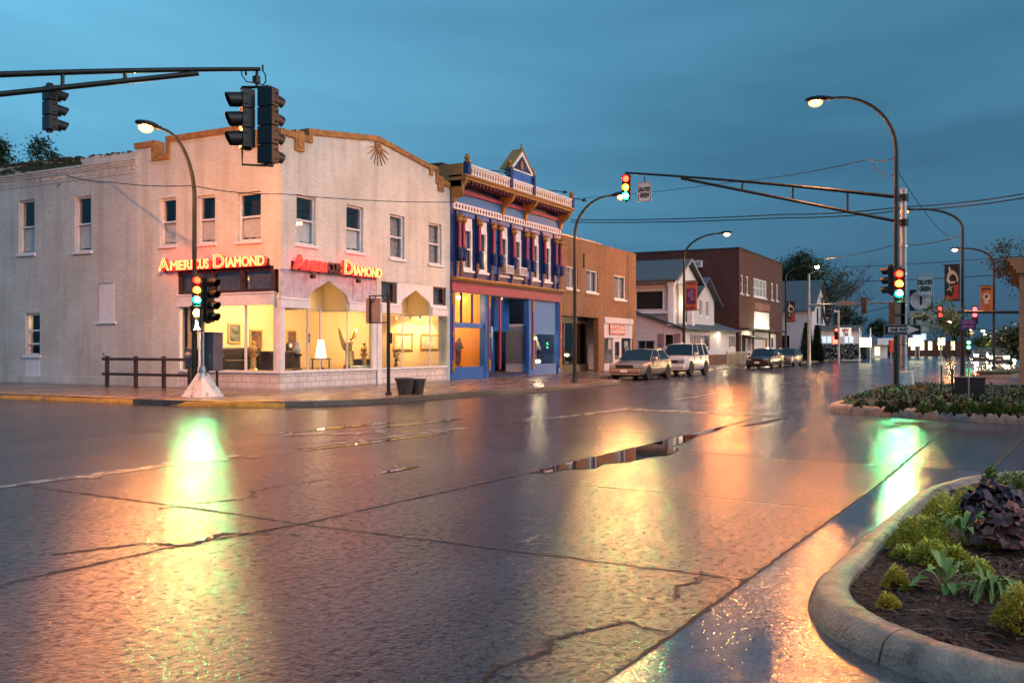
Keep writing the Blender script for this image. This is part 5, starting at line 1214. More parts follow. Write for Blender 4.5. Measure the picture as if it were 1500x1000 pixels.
for k in range(30): x = 71.5+k*.2; mb.box(x, x+.025, y_-.9, y_-.875, .15, 1.05)
mb.box(71.4, 77.6, y_-.92, y_-.86, 1.05, 1.10); mb.box(71.4, 71.5, y_-.94, y_-.84, .15, 1.15); mb.box(77.5, 77.6, y_-.94, y_-.84, .15, 1.15); tag(mb.build('railing', M['steel']), 'thin metal railing along the white house front', 'railing')

# ================================================================ dark brick block
D = thing('dark_brick_building', 'dark red brick two storey block with large white framed upstairs window and lit doorway', 'building', (79, 20, .15))
DX0, DX1, DZ = 78.9, 96.3, 9.95
dw = [(79.4, 80.35, 6.1, 7.75), (81.2, 82.2, 6.1, 7.75), (84.0, 89.4, 6.1, 7.78), (91.2, 92.2, 6.1, 7.78), (93.4, 94.4, 6.1, 7.78)]
pan = (84.3, 90.6, .15, 4.75)
mb = MB(FY); mb.wall(DX0, DX1, .15, DZ, -.3, 0, dw + [pan, (79.6, 83.8, .15, 2.9), (91.0, 93.6, .15, 2.75)]); mb.mp = None
mb.box(DX0, DX0+.3, 20.3, 48, .15, DZ); mb.box(DX1-.3, DX1, 20.3, 48, .15, DZ); mb.box(DX0+.3, DX1-.3, 47.7, 48, .15, DZ); mb.box(DX0+.3, DX1-.3, 20.3, 47.7, 9.3, 9.4)
mb.build('wall', M['dark_brick'], D)
mb = MB(FY); mb.box(DX0-.05, DX1, -.35, .06, DZ, DZ+.12); mb.mp = facade_x(DX0); mb.box(20.36, 48, -.3, .05, DZ, DZ+.1); mb.build('coping', M['roof_dark'], D)
for k, q in enumerate(dw): window(D, FY, *q, style='blind' if k == 2 else 'none', frame='white_paint', mull=3 if k == 2 else 0, rail=True, rec=.1, fw_=.12, fill=.98)
window(D, facade_x(DX0), 24.2, 25.4, 5.6, 7.3, style='none', frame='white_wood', rail=True, rec=-.07, fw_=.14)
x = DX0; t = thing('wall_unit', 'small white box high on the dark brick side wall', 'box', (DX0, 29.5, 8.0)); mb = MB(); y, z = on_x(1022, 387, DX0); mb.box(DX0-.35, DX0, y-.45, y+.45, z-.3, z+.3); mb.build('case', M['white_paint'], t, bevel=.03); mb = MB(); mb.box(DX0-.36, DX0-.351, y-.38, y+.1, z-.22, z+.22); mb.build('grille', M['curtain'], t)
mb = MB(FY); mb.box(84.3, 90.6, -.15, -.05, 3.15, 4.75); mb.build('lit_panel', M['white_paint'], D)
mb = MB(FY); mb.box(79.6, 83.8, -.15, -.05, .15, 2.9); mb.box(84.3, 90.6, -.2, -.1, .15, 2.9); mb.box(91.0, 93.6, -.15, -.05, .15, 2.75); mb.build('shop_boarding', M['siding'], D)
mb = MB(FY); mb.box(80.0, 81.2, -.05, -.03, .2, 2.3); mb.box(91.5, 92.2, -.05, -.03, .6, 2.4); mb.build('door', M['dark_room'], D)
mb = MB(FY); mb.prism([(82.0, 1.2), (83.2, 1.2), (83.2, 2.4), (82.0, 2.4)], -.05, -.02); mb.build('notice_board', M['curtain'], D)
mb = MB(FY); mb.box(79.2, 95, -.02, .75, 2.98, 3.12); mb.build('canopy', M['roof_dark'], D)
mb = MB(FY); mb.box(84.3, 90.6, .0, .04, 4.9, 5.6); mb.build('brick_panel', M['red_brick'], D)
aw = thing('door_canopy', 'small dark canopy over the doorway on a yellow post', 'canopy', (81, 19.5, .15)); mb = MB(); slope(mb, [(80, 20, 2.55), (80, 18.7, 2.25), (84, 18.7, 2.25), (84, 20, 2.55)], .1); mb.build('roof', M['roof_dark'], aw); mb = MB(); mb.box(83.7, 83.85, 18.72, 18.87, .15, 2.2); mb.build('post', M['yellow_kerb'], aw)
for x, y, z, p in ((86.5, 19.2, 3.4, 130), (82.0, 19.4, 2.75, 55), (89.0, 19.2, 3.4, 60), (92, 19.4, 2.7, 25)):
    lamp_at('front_lamp', (x, y, z), p, (1, .80, .48), .12)
t = thing('wall_lamp', 'bright bulkhead lamp under the pale panel of the dark brick block', 'lamp', (86.5, 19.5, 3.2)); mb = MB(); mb.ball((86.5, 19.35, 3.3), .12); mb.build('bulb', M['porch_light'], t, smooth=True); mb = MB(); mb.box(86.3, 86.7, 19.25, 19.5, 3.121, 3.18); mb.build('bracket', M['black_metal'], t)
# ---------------------------------------------------------------- street lamps
def street_lamp(label, base, arm, z_bend, z_lamp, reach, r=.075, lit='sodium', mname='pole_green', group='curved street lamps'):
    t = thing('street_lamp', label, 'street lamp', base, group=group)
    b = Vector(base); a = Vector((arm[0], arm[1], 0)).normalized()
    mb = MB(); mb.tube([b, b+Vector((0, 0, .4)), (b.x, b.y, z_bend)], [r*1.25, r*1.05, r*.8], 12); mb.lathe([(r*2.1, 0), (r*2.1, .05), (r*1.5, .12), (r*1.3, .2)], (b.x, b.y), 12, 'z', b.z); mb.build('pole', M[mname], t, smooth=True)
    n = 14; P = []
    for k in range(n+1):
        q = math.pi/2*k/n; P.append((b.x+a.x*(reach-.35)*(1-math.cos(q)), b.y+a.y*(reach-.35)*(1-math.cos(q)), z_bend+(z_lamp-z_bend)*math.sin(q)))
    P.append((b.x+a.x*(reach-.1), b.y+a.y*(reach-.1), z_lamp))
    mb = MB(); mb.tube(P, [r*.8-.03*k/len(P)*.9 for k in range(len(P))], 10); mb.build('curved_arm', M[mname], t, smooth=True)
    c = b+a*(reach+.12); c.z = z_lamp
    loc = lambda x, y, z: (c.x+a.x*x-a.y*y, c.y+a.y*x+a.x*y, c.z+z)
    mb = MB(loc); mb.ball((.02, 0, .035), (.36, .16, .09), 14, 8); mb.box(-.4, -.2, -.06, .06, -.03, .05); mb.build('lamp_head', M[mname], t, smooth=True)
    mb = MB(loc); mb.ball((.06, 0, -.065), (.21, .14, .14), 14, 8)
    ln = mb.build('lens', M['lamp_bowl'] if lit in ('sodium', 'sodium_near') else M[lit], t, smooth=True)
    if lit in ('sodium', 'sodium_near'): mb = MB(loc); mb.ball((.06, 0, -.07), (.11, .065, .065), 12, 8); mb.build('bulb', M[lit], ln, smooth=True)
    return t
# measured against the photograph: base, arm direction, bend height, lamp height, reach
street_lamp('tall lit street lamp curving over the street beside the truss arm signal pole', (28.47, 2.71, .13), (0, 1), 7.1, 8.84, 2.05)
street_lamp('lit street lamp curving toward the side street in front of the white corner shop', (18.15, 19.52, .15), (-1, .05), 5.5, 7.24, 1.38, lit='sodium_near')
x, y = at_t(842, 35); street_lamp('street lamp before the tan brick building, its lamp behind the hanging traffic light', (x, y, .15), (0, -1), 5.7, 7.12, 1.75, lit='sodium')
x, y = at_t(1002, 54); street_lamp('lit street lamp with an orange banner in front of the white house', (x, y, .15), (0, -1), 6.7, 8.02, 2.35, r=.085)
x, y = at_t(1410, 46); street_lamp('lit street lamp with a tall black banner behind the planter box', (x, y, 0), (0, 1), 7.4, 8.5, 2.5, r=.09)
x, y = at_t(1456, 64.7); street_lamp('lit street lamp with an orange banner, farther along the right kerb', (x, y, 0), (0, 1), 7.3, 8.5, 2.3, r=.10)
x, y = at_t(1151, 80); street_lamp('amber street lamp with a dark banner by the dark brick block', (x, y, .15), (.1, -1), 7.6, 8.42, 2.4, r=.1, lit='sodium_far')
# ---------------------------------------------------------------- traffic lights
def traffic_light(label, top, rz, lit, n=3, s=.27, extra=None, body='black_metal', vis=.24, group='traffic lights'):
    """a head facing local -x; lit lists the materials of its lenses from the top"""
    t = thing('traffic_light', label, 'traffic light', top, group=group, local=True); t.rotation_euler = (0, 0, rz)
    hw = s*.47
    mb = MB()
    for k in range(n):
        z1 = -k*s; mb.box(0, s*.62, -hw, hw, z1-s+.012, z1-.004); mb.box(.01, s*.5, -hw*.9, hw*.9, z1-.006, z1+.008)
        for sy in (-1, 1): mb.box(.03, .09, sy*hw, sy*(hw+.018), z1-s*.3, z1-s*.2); mb.box(.03, .09, sy*hw, sy*(hw+.018), z1-s*.8, z1-s*.7)
    mb.box(.05, s*.5, -.05, .05, .0, .05); mb.box(.05, s*.5, -.05, .05, -n*s-.03, -n*s+.01)
    mb.build('housing', M[body], t, bevel=.018)
    for k in range(n):
        zc = -k*s-s/2; r = s*.40; N_ = 18
        mb = MB(); A = []; Bv = []; Cv = []; Dv = []
        for j in range(N_+1):
            q = R(-52+284*j/N_); cy, cz = r*math.cos(q), r*math.sin(q); L = vis*(.62+.38*max(0, (math.sin(q)+.75)/1.75))
            A.append(mb.vert((.0, cy, zc+cz))); Bv.append(mb.vert((-L, cy*.98, zc+cz*.98-L*.12))); Cv.append(mb.vert((.0, cy*.93, zc+cz*.93))); Dv.append(mb.vert((-L, cy*.92, zc+cz*.92-L*.12)))
        for j in range(N_): mb.face((A[j], A[j+1], Bv[j+1], Bv[j])); mb.face((Cv[j], Dv[j], Dv[j+1], Cv[j+1])); mb.face((Bv[j], Bv[j+1], Dv[j+1], Dv[j]))
        mb.face((A[0], Bv[0], Dv[0], Cv[0])); mb.face((A[-1], Cv[-1], Dv[-1], Bv[-1]))
        mb.build('visor', M[body], t, smooth=True, fix=False)
        mb = MB(); rl = r*.86; pr = [(rl, -.002), (rl*.9, -.018), (rl*.6, -.034), (rl*.25, -.042), (0, -.044)]
        mb.lathe(pr, (0, 0), 16, 'x', zc)
        nm = {'red_lamp': 'red_lens', 'amber_lamp': 'amber_lens', 'green_lamp': 'green_lens'}.get(lit[k], 'lens')
        mb.build(nm, M[lit[k]] if lit[k] else M['lens_dark'], t, smooth=True)
    return t
mat('lens_dark', (.03, .015, .012), .2)
mat('lens_tan', (.55, .28, .12), .25)
def pole_thing(label, base, h, r0, r1, mname, foot=None, name='signal_pole'):
    t = thing(name, label, 'signal pole', base)
    mb = MB(); mb.tube([(base[0], base[1], base[2]), (base[0], base[1], h)], [r0, r1], 14); mb.lathe([(r1*1.2, h), (r1*1.2, h+.04), (0, h+.08)], (base[0], base[1]), 12)
    mb.build('pole', M[mname], t, smooth=True); return t
# right hand pole with the truss arm
RPX, RPY = 28.78, 2.54
rp = pole_thing('weathered pale signal pole with a long dark truss arm and a concrete foot', (RPX, RPY, .75), 6.0, .105, .085, 'steel')
mb = MB(); q0, q1 = .30, .22
A = [mb.vert((RPX+sx*q0, RPY+sy*q0, .1)) for sx, sy in ((-1, -1), (1, -1), (1, 1), (-1, 1))]; Bq = [mb.vert((RPX+sx*q1, RPY+sy*q1, .80)) for sx, sy in ((-1, -1), (1, -1), (1, 1), (-1, 1))]
mb.face(A[::-1]); mb.face(Bq)
for k in range(4): mb.face((A[k], A[(k+1) % 4], Bq[(k+1) % 4], Bq[k]))
mb.build('concrete_foot', M['concrete_white'], rp, bevel=.02)
def truss(parent, p0, p1, zt0, zt1, zb0, join, struts, r=.05):
    """a truss mast arm: top chord p0->p1, lower chord up to `join` along it"""
    a, b = Vector(p0), Vector(p1); L = lambda f, z: (a.x+(b.x-a.x)*f, a.y+(b.y-a.y)*f, z); ztop = lambda f: zt0+(zt1-zt0)*math.sin(f*math.pi/2*.999)**1.0 if False else zt0+(zt1-zt0)*(f+.16*f*(1-f))
    mb = MB(); mb.tube([L(k/10, ztop(k/10)) for k in range(11)], [r*1.1-.022*k/10 for k in range(11)], 10); mb.tube([L(f, zb0+(ztop(join)-.08-zb0)*f/join) for f in (0, join*.5, join*.96, join+.02)], r*.9, 10)
    for f in struts: mb.tube([L(f, zb0+(ztop(join)-.08-zb0)*f/join), L(f, ztop(f))], r*.6, 8)
    mb.tube([L(join, ztop(join)-.1), L(join, ztop(join))], r*.6, 8); mb.build('mast_arm', M['pole_green'], parent, smooth=True)
    return ztop
TX_, TY_ = RPX, RPY+8.55
truss(rp, (RPX, RPY), (TX_, TY_), 5.80, 7.28, 5.08, .755, (.18, .365, .545))
mb = MB()
for z in (5.08, 5.80): mb.lathe([(.12, z-.1), (.13, z-.1), (.13, z+.1), (.12, z+.1)], (RPX, RPY), 12); mb.box(RPX-.05, RPX+.05, RPY+.06, RPY+.2, z-.08, z+.08)
mb.build('clamp', M['pole_green'], rp)
mb = MB()
for z in (.9, 1.6, 2.7, 3.6, 4.4): mb.lathe([(.108, z-.02), (.112, z-.02), (.112, z+.02), (.108, z+.02)], (RPX, RPY), 12)
mb.build('strap_band', M['chrome'], rp)
RAG = ['red_lamp', 'amber_lamp', 'green_lamp']
x, y = on_x(917, 0, RPX)[0], 0
traffic_light('lit traffic light hanging at the tip of the long truss arm over the street', (RPX-.1, on_x(917, 0, RPX-.1)[0], 7.20), R(14), RAG, s=.285)
traffic_light('lit traffic light on the pale pole above the one way sign', (RPX-.62, on_x(1318, 0, RPX-.62)[0], zt(393, 25.9)), 0, RAG, s=.275)
traffic_light('dark traffic light on the pale pole facing across the street, seen from the side', (RPX+.05, RPY+.42, zt(388, 26.4)), R(-90), [None]*3, s=.275)
def ped_signal(label, top, rz, lit):
    t = thing('pedestrian_signal', label, 'pedestrian signal', top, group='pedestrian signals', local=True); t.rotation_euler = (0, 0, rz)
    mb = MB(); mb.box(0, .18, -.17, .17, -.36, 0); mb.box(-.10, 0, -.17, .17, -.02, 0); mb.box(-.10, 0, -.17, -.155, -.36, -.02); mb.box(-.10, 0, .155, .17, -.36, -.02); mb.build('housing', M['black_metal'], t, bevel=.015)
    mb = MB()
    if lit == 'orange_hand':
        mb.box(-.012, -.002, -.06, .06, -.28, -.17)
        for k in range(4): mb.box(-.012, -.002, -.06+k*.032, -.037+k*.032, -.17, -.08-(.02 if k in (0, 3) else 0))
        mb.box(-.012, -.002, .06, .09, -.22, -.16)
    elif lit == 'white_walk':
        mb.prism([(.0, -.06), (.03, -.09), (.0, -.12), (-.03, -.09)], -.012, -.002, 'yz'); mb.prism([(-.03, -.12), (.03, -.12), (.02, -.2), (.07, -.31), (.03, -.31), (.0, -.23), (-.05, -.31), (-.09, -.31), (-.03, -.2)], -.012, -.002, 'yz')
    else: mb.box(-.008, -.001, -.13, .13, -.33, -.04)
    mb.build('face', M[lit or 'lens_dark'], t)
for k, lab in enumerate(('dark pedestrian signal on the right signal pole, upper of the pair under the traffic light', 'dark pedestrian signal on the right signal pole just above the one way sign')):
    ped_signal(lab, (RPX-.62, on_x(1315, 0, RPX-.62)[0], zt(443+k*19, 26.0)+.02), R(40), None)
# left pole: round pale post on a white pyramid foot
LPX, LPY = at_t(297, 25.1)
lp = pole_thing('slim pale signal post on a white concrete pyramid foot at the street corner', (LPX, LPY, .8), 3.05, .055, .05, 'steel')
mb = MB(); q0, q1 = .42, .10
A = [mb.vert((LPX+sx*q0, LPY+sy*q0, .1)) for sx, sy in ((-1, -1), (1, -1), (1, 1), (-1, 1))]; Bq = [mb.vert((LPX+sx*q1, LPY+sy*q1, .80)) for sx, sy in ((-1, -1), (1, -1), (1, 1), (-1, 1))]
mb.face(A[::-1]); mb.face(Bq)
for k in range(4): mb.face((A[k], A[(k+1) % 4], Bq[(k+1) % 4], Bq[k]))
mb.build('concrete_foot', M['concrete_white'], lp, bevel=.015)
mb = MB(); mb.lathe([(.10, .80), (.11, .86), (.07, .98), (.055, 1.0)], (LPX, LPY), 14); mb.build('collar', M['steel'], lp, smooth=True)
def px_pt(px, py, t): x, y = at_t(px, t); return x, y, zt(py, t)
x, y, z = px_pt(289.5, 403, 24.8); traffic_light('lit traffic light on the white footed corner post, red amber and green aglow', (x, y, z), R(40), RAG, s=.262)
x, y, z = px_pt(303, 405, 25.0); traffic_light('traffic light on the corner post facing the main street crossing, seen from the side with four visors', (x, y, z), R(90), ['tail_light', None, 'green_dim', None], n=4, s=.30, vis=.26) if False else None
emit('green_dim', (.1, 1, .5), 10)
traffic_light('dark four visor traffic light on the white footed corner post, seen from the side', (x+.12, y-.02, z), R(90), [None, None, None, None], n=4, s=.31, vis=.30)
x, y, z = px_pt(288, 448, 24.8); ped_signal('pedestrian signal with a lit orange hand below the corner traffic light', (x, y, z), R(38), 'orange_hand')
x, y, z = px_pt(288, 466, 24.8); ped_signal('pedestrian signal with a lit white walking figure below the orange hand', (x, y, z), R(38), 'white_walk')
x, y, z = px_pt(311, 540, 25.3); t = thing('control_cabinet', 'tall grey control cabinet mounted behind the corner signal post', 'cabinet', (x, y, .15)); mb = MB(); mb.box(x-.18, x+.18, y-.22, y+.22, .85, 1.86); mb.box(x-.2, x+.2, y-.24, y+.24, 1.86, 1.90); mb.build('case', M['cabinet_grey'] if 'cabinet_grey' in M else mat('cabinet_grey', (.10, .09, .11), .5, var=.2), t, bevel=.015)
mb = MB(); mb.box(x-.19, x-.181, y-.18, y+.18, .92, 1.80); d = mb.build('door', M['cabinet_grey'], t); mb = MB(); mb.box(x-.22, x-.191, y-.14, y-.11, 1.2, 1.32); mb.build('handle', M['chrome'], d)
mb = MB()
for sy in (-.18, .18): mb.box(x-.03, x+.03, y+sy-.02, y+sy+.02, .15, .85)
mb.build('leg', M['black_metal'], t)
x, y, z = px_pt(281, 538, 25.3); t = thing('meter_box', 'small grey meter box on the dark lamp post at the corner', 'meter box', (x, y, z)); mb = MB(); mb.box(x-.1, x+.1, y-.15, y+.15, z, z+.52); mb.build('case', M['cabinet_grey'], t, bevel=.02); mb = MB(); mb.lathe([(.09, -.0), (.09, -.08), (.06, -.11), (0, -.12)], (x-.1, y), 14, 'x', z+.33); mb.build('dial', M['steel'], t, smooth=True)
# ---- truss arm coming in from the left, with signals at its tip
PX, PY = 8.1, 16.1; tx, ty = at_t(381, 17.6)
ml = pole_thing('dark signal pole on the near left corner carrying the truss arm at the upper left', (PX, PY, .15), 7.2, .13, .10, 'pole_green')
ft_ = truss(ml, (PX, PY), (tx, ty), 5.75, 6.80, 5.30, .80, (.30, .46, .62), r=.055)
mb = MB(); mb.lathe([(.2, .15), (.2, .2), (.15, .3), (.13, .34)], (PX, PY), 12); mb.build('base', M['pole_green'], ml)
hz = 6.80
tl = thing('signal_bracket', 'bracket and loose cables under the tip of the left truss arm', 'bracket', (tx, ty, hz-.4)); mb = MB(); d_ = Vector((rt.x, rt.y)); 
def br(s, z): return (tx+d_.x*s, ty+d_.y*s, z)
mb.tube([br(-.06, hz), br(-.06, hz-.14)], .03, 8); mb.tube([br(-.07, hz-.14), br(-.07, hz-.27)], .075, 8); mb.tube([br(-.06, hz-.27), br(-.06, hz-.36)], .03, 8); mb.tube([br(-.36, hz-.40), br(-.34, hz-.345), br(.22, hz-.345), br(.24, hz-.40)], .028, 8)
mb.tube([br(.05, hz+.08), br(.05, hz-.03)], .02, 6); mb.tube([br(-.27, hz-.05), br(-.27, hz-.12)], .022, 6)
mb.build('fitting', M['pole_green'], tl); mb = MB(); mb.tube([br(-.36, hz-.02), br(-.35, hz-.12), br(-.26, hz-.24), br(-.14, hz-.26), br(-.08, hz-.24)], .012, 6); mb.tube([br(.04, hz-.02), br(.10, hz-.1), br(.11, hz-.24), br(.05, hz-.31), br(-.02, hz-.28)], .014, 6); mb.build('cable', M['black_metal'], tl)
a = math.atan2(d_.y, d_.x)
x, y = at_t(353, 17.6); traffic_light('dark three lens traffic light turned left at the tip of the left truss arm', (x, y, hz-.40), a+R(28), [None, None, 'lens_tan'], s=.37, vis=.30)
x, y = at_t(398, 17.5); traffic_light('dark four lens traffic light seen from behind at the tip of the left truss arm', (x, y, hz-.43), R(180+6), [None]*4, n=4, s=.355, vis=.30)
mb = MB(); mb.tube([br(-.34, hz-1.50), br(-.34, hz-1.82), br(.25, hz-1.85), br(.25, hz-1.80)], .022, 8); tag(mb.build('tie_bar', M['pole_green']), 'thin bent bar tying the two hanging traffic lights together', 'bar')
x, y = at_t(80, 16.3); traffic_light('small dark traffic light seen from behind, hung midway on the left truss arm', (x, y, zt(128, 16.3)), R(180-8), [None]*3, s=.262, vis=.24)
# ---------------------------------------------------------------- signs at the right pole
def plate(label, name, X, yc, z0, z1, w, col='sign_white', cat='sign'):
    t = thing(name, label, cat, (X, yc, z0)); F = facade_x(X)
    mb = MB(F); r = .03; a0, a1 = yc-w/2, yc+w/2
    P = []
    for cx_, cz_, q in ((a1-r, z1-r, 0), (a0+r, z1-r, 90), (a0+r, z0+r, 180), (a1-r, z0+r, 270)):
        for k in range(4): P.append((cx_+r*math.cos(R(q+30*k)), cz_+r*math.sin(R(q+30*k))))
    mb.prism(P, -.006, 0); mb.build('plate', M[col], t); return t, F
def border(F, yc, z0, z1, w, t, g=.02, m='sign_black', th=.012):
    mb = MB(F); a0, a1 = yc-w/2+g, yc+w/2-g; z0 += g; z1 -= g
    mb.box(a0, a1, 0, .003, z0, z0+th); mb.box(a0, a1, 0, .003, z1-th, z1); mb.box(a0, a0+th, 0, .003, z0+th, z1-th); mb.box(a1-th, a1, 0, .003, z0+th, z1-th); mb.build('border', M[m], t)
def delayed(label, X, px, y0, y1, w):
    yc = on_x(px, 0, X)[0]; z1 = on_x(px, y0, X)[1]; z0 = on_x(px, y1, X)[1]; t, F = plate(label, 'delayed_green_sign', X, yc, z0, z1, w)
    border(F, yc, z0, z1, w, t); h = (z1-z0)
    mb = MB(F); put_text(mb, 'DELAYED', h*.19, yc, z0+h*.56, .003, width=w*.86, flip=-1, extrude=.002, bold=.006, center=False) if False else None
    put_text(mb, 'DELAYED', h*.20, yc+w*.42, z0+h*.54, .003, width=w*.84, flip=-1, extrude=.002, bold=.01); put_text(mb, 'GREEN', h*.20, yc+w*.34, z0+h*.24, .003, width=w*.68, flip=-1, extrude=.002, bold=.01); mb.build('lettering', M['sign_black'], t); return t, F, yc, z0, z1
t, F, yc, z0, z1 = delayed('white DELAYED GREEN sign hanging from the long truss arm', RPX-.06, 944, 267, 295.5, .46)
mb = MB(F); mb.box(yc-.015, yc+.015, -.03, -.007, z0+.1, z1+.2); mb.build('hanger', M['black_metal'], t)
delayed('white DELAYED GREEN sign on the pale pole right of its traffic light', RPX-.25, 1355, 402, 433.5, .44)
X = RPX-.16; yc = on_x(1349, 0, X)[0]; z1 = on_x(1349, 424, X)[1]; z0 = on_x(1349, 455, X)[1]; t, F = plate('square dark sign with a white disc half behind the lower DELAYED GREEN sign', 'regulatory_sign', X, yc, z0, z1, .60, 'sign_black')
zc = (z0+z1)/2; mb = MB(F); mb.prism([(yc+.285*math.cos(q), zc+.285*math.sin(q)) for q in [2*math.pi*k/32 for k in range(32)]], .001, .005); mb.build('disc', M['sign_white'], t); mb = MB(F); mb.box(yc-.03, yc+.03, .006, .009, zc-.14, zc+.20); mb.build('bar', M['sign_black'], t)
z1 = on_x(1349, 457, X)[1]; z0 = on_x(1349, 488, X)[1]; t, F = plate('white sign with a black right turn arrow under the disc sign', 'turn_arrow_sign', X, yc, z0, z1, .58)
c = (z0+z1)/2+.08; mb = MB(F)
mb.prism([(yc+.20, c-.22), (yc+.13, c-.22), (yc+.13, c-.0), (yc-.06, c-.0), (yc-.06, c-.07), (yc-.24, c+.05), (yc-.06, c+.17), (yc-.06, c+.09), (yc+.20, c+.09)], .001, .004); mb.build('arrow', M['sign_black'], t)
border(F, yc, z0, z1, .58, t)
X = RPX-.85; yc = on_x(1322, 0, X)[0]; z1 = on_x(1322, 475, X)[1]; z0 = on_x(1322, 490.5, X)[1]; w = .98
t, F = plate('black ONE WAY sign with a white arrow pointing right, low on the pale pole', 'one_way_sign', X, yc, z0, z1, w, 'sign_black'); h = z1-z0; t.rotation_euler = (0, 0, 0)
a = yc+w/2; mb = MB(F); mb.prism([(a-.12, z0+h*.26), (a-.62, z0+h*.26), (a-.62, z0+h*.08), (a-w+.05, z0+h*.5), (a-.62, z0+h*.92), (a-.62, z0+h*.74), (a-.12, z0+h*.74)], .001, .004); mb.build('arrow', M['sign_white'], t)
mb = MB(F); put_text(mb, 'ONE WAY', h*.32, a-.15, z0+h*.34, .005, width=.50, flip=-1, extrude=.002, bold=.008); mb.build('lettering', M['sign_black'], t); border(F, yc, z0, z1, w, t, g=.012, m='sign_white', th=.008)
# ---------------------------------------------------------------- blue sign, banners
def banner(label, px0, px1, y0, y1, t_, col, style):
    x, y = at_t((px0+px1)/2, t_); F = facade_x(x); a1 = on_x(px0, 0, x)[0]; a0 = on_x(px1, 0, x)[0]; z1, z0 = zt(y0, t_), zt(y1, t_)
    t = thing('banner', label, 'banner', (x, (a0+a1)/2, z0), group='banners on the street lamps'); mb = MB(F); n = 8
    for i in range(n):
        b0, b1 = a0+(a1-a0)*i/n, a0+(a1-a0)*(i+1)/n; d0, d1 = .02*math.sin(i*1.1), .02*math.sin((i+1)*1.1); mb.poly([(b0, d0, z0), (b1, d1, z0), (b1, d1, z1), (b0, d0, z1)]); mb.poly([(b0, d0-.012, z0), (b0, d0-.012, z1), (b1, d1-.012, z1), (b1, d1-.012, z0)])
    mb.build('cloth', M[col], t); mb = MB(F); mb.box(a0-.12, a1+.12, -.02, .02, z1-.0, z1+.04); mb.box(a0-.12, a1+.12, -.02, .02, z0-.04, z0); mb.build('rod', M['black_metal'], t)
    w, h = a1-a0, z1-z0; L = lambda u, v: (a1-u*w, z0+v*h)     # u to the right, v up
    if style == 'plum':
        mb = MB(F); mb.prism([L(.1, .2), L(.9, .2), L(.9, .75), L(.1, .75)], .025, .03); mb.build('panel', M['banner_plum'], t)
        mb = MB(F)
        for cu, cv in ((.35, .55), (.6, .42), (.55, .62)):
            for k in range(6): q = R(60*k); mb.prism([L(cu, cv), L(cu+.16*math.cos(q-.3), cv+.09*math.sin(q-.3)), L(cu+.2*math.cos(q), cv+.12*math.sin(q)), L(cu+.16*math.cos(q+.3), cv+.09*math.sin(q+.3))], .03, .034)
        mb.build('flowers', M['banner_flower'] if 'banner_flower' in M else mat('banner_flower', (.34, .16, .40), .7), t)
        mb = MB(F); mb.prism([L(0, .05), L(1, .05), L(1, .10), L(0, .10)], .024, .029); mb.prism([L(0, .90), L(1, .90), L(1, .94), L(0, .94)], .024, .029); mb.build('band', M['banner_plum'], t)
    elif style == 'black':
        mb = MB(F); P = [(.12, .55), (.2, .75), (.3, .80), (.25, .92), (.35, .97), (.42, .85), (.6, .84), (.8, .75), (.9, .62), (.88, .5), (.8, .52), (.78, .66), (.6, .74), (.4, .72), (.3, .62), (.4, .53), (.7, .54), (.68, .48), (.3, .47)]
        mb.prism([L(*p) for p in P], .025, .03); mb.build('figure', M['banner_pale'], t)
        mb = MB(F); mb.prism([L(.1, .28), L(.3, .36), (L(.28, .46)), L(.38, .38), L(.6, .42), L(.45, .32), L(.5, .22), L(.34, .29)], .025, .03); mb.build('leaf', M['banner_leaf'] if 'banner_leaf' in M else mat('banner_leaf', (.30, .36, .16), .7), t)
        mb = MB(F); mb.prism([L(.08, .03), L(.92, .03), L(.92, .46), L(.62, .44), L(.60, .22), L(.42, .10), L(.2, .16), L(.08, .14)], .0245, .029); mb.build('panel', M['banner_red'], t)
    else:
        mb = MB(F); c = [L(.5+.3*math.cos(q), .58+.16*math.sin(q)) for q in [2*math.pi*k/16 for k in range(16)]]; mb.prism(c, .025, .03); mb.prism([L(.25, .32), L(.75, .32), L(.6, .42), L(.35, .42)], .025, .03); mb.build('medallion', M['banner_pale'], t)
        mb = MB(F); mb.prism([L(.5+.12*math.cos(q), .60+.07*math.sin(q)) for q in [2*math.pi*k/12 for k in range(12)]], .03, .034); mb.prism([L(.1, .86), L(.9, .86), L(.9, .92), L(.1, .92)], .025, .03); mb.build('spot', M['banner_black'], t)
banner('orange banner with plum flowers on the street lamp before the white house', 1004, 1021, 412, 454, 53.6, 'banner_orange', 'plum')
banner('tall black banner with a pale figure on the lamp behind the planter box', 1383.5, 1406, 388, 440, 45.8, 'banner_black', 'black')
banner('orange banner with a pale round medallion on the farther right lamp', 1436, 1454, 419, 457, 64.2, 'banner_orange', 'medal')
banner('dark banner on the lamp by the dark brick block', 1152.5, 1164.5, 442, 471, 79.5, 'banner_black', 'black')
x, y = at_t(1418, 45.2); zc = zt(476, 45.2); t = thing('blue_street_sign', 'small dark blue lettered sign on the lamp post above the young tree', 'sign', (x, y, zc)); F = facade_x(x); mb = MB(F); mb.box(y-.36, y+.36, -.01, 0, zc-.24, zc+.26); mb.build('plate', M['sign_blue'], t)
mb = MB(F); put_text(mb, 'HISTORIC', .13, y+.28, zc+.07, .003, width=.56, flip=-1, extrude=.002, bold=.01); put_text(mb, 'DISTRICT', .11, y+.24, zc-.13, .003, width=.48, flip=-1, extrude=.002, bold=.01); mb.build('lettering', M['banner_flower'], t)
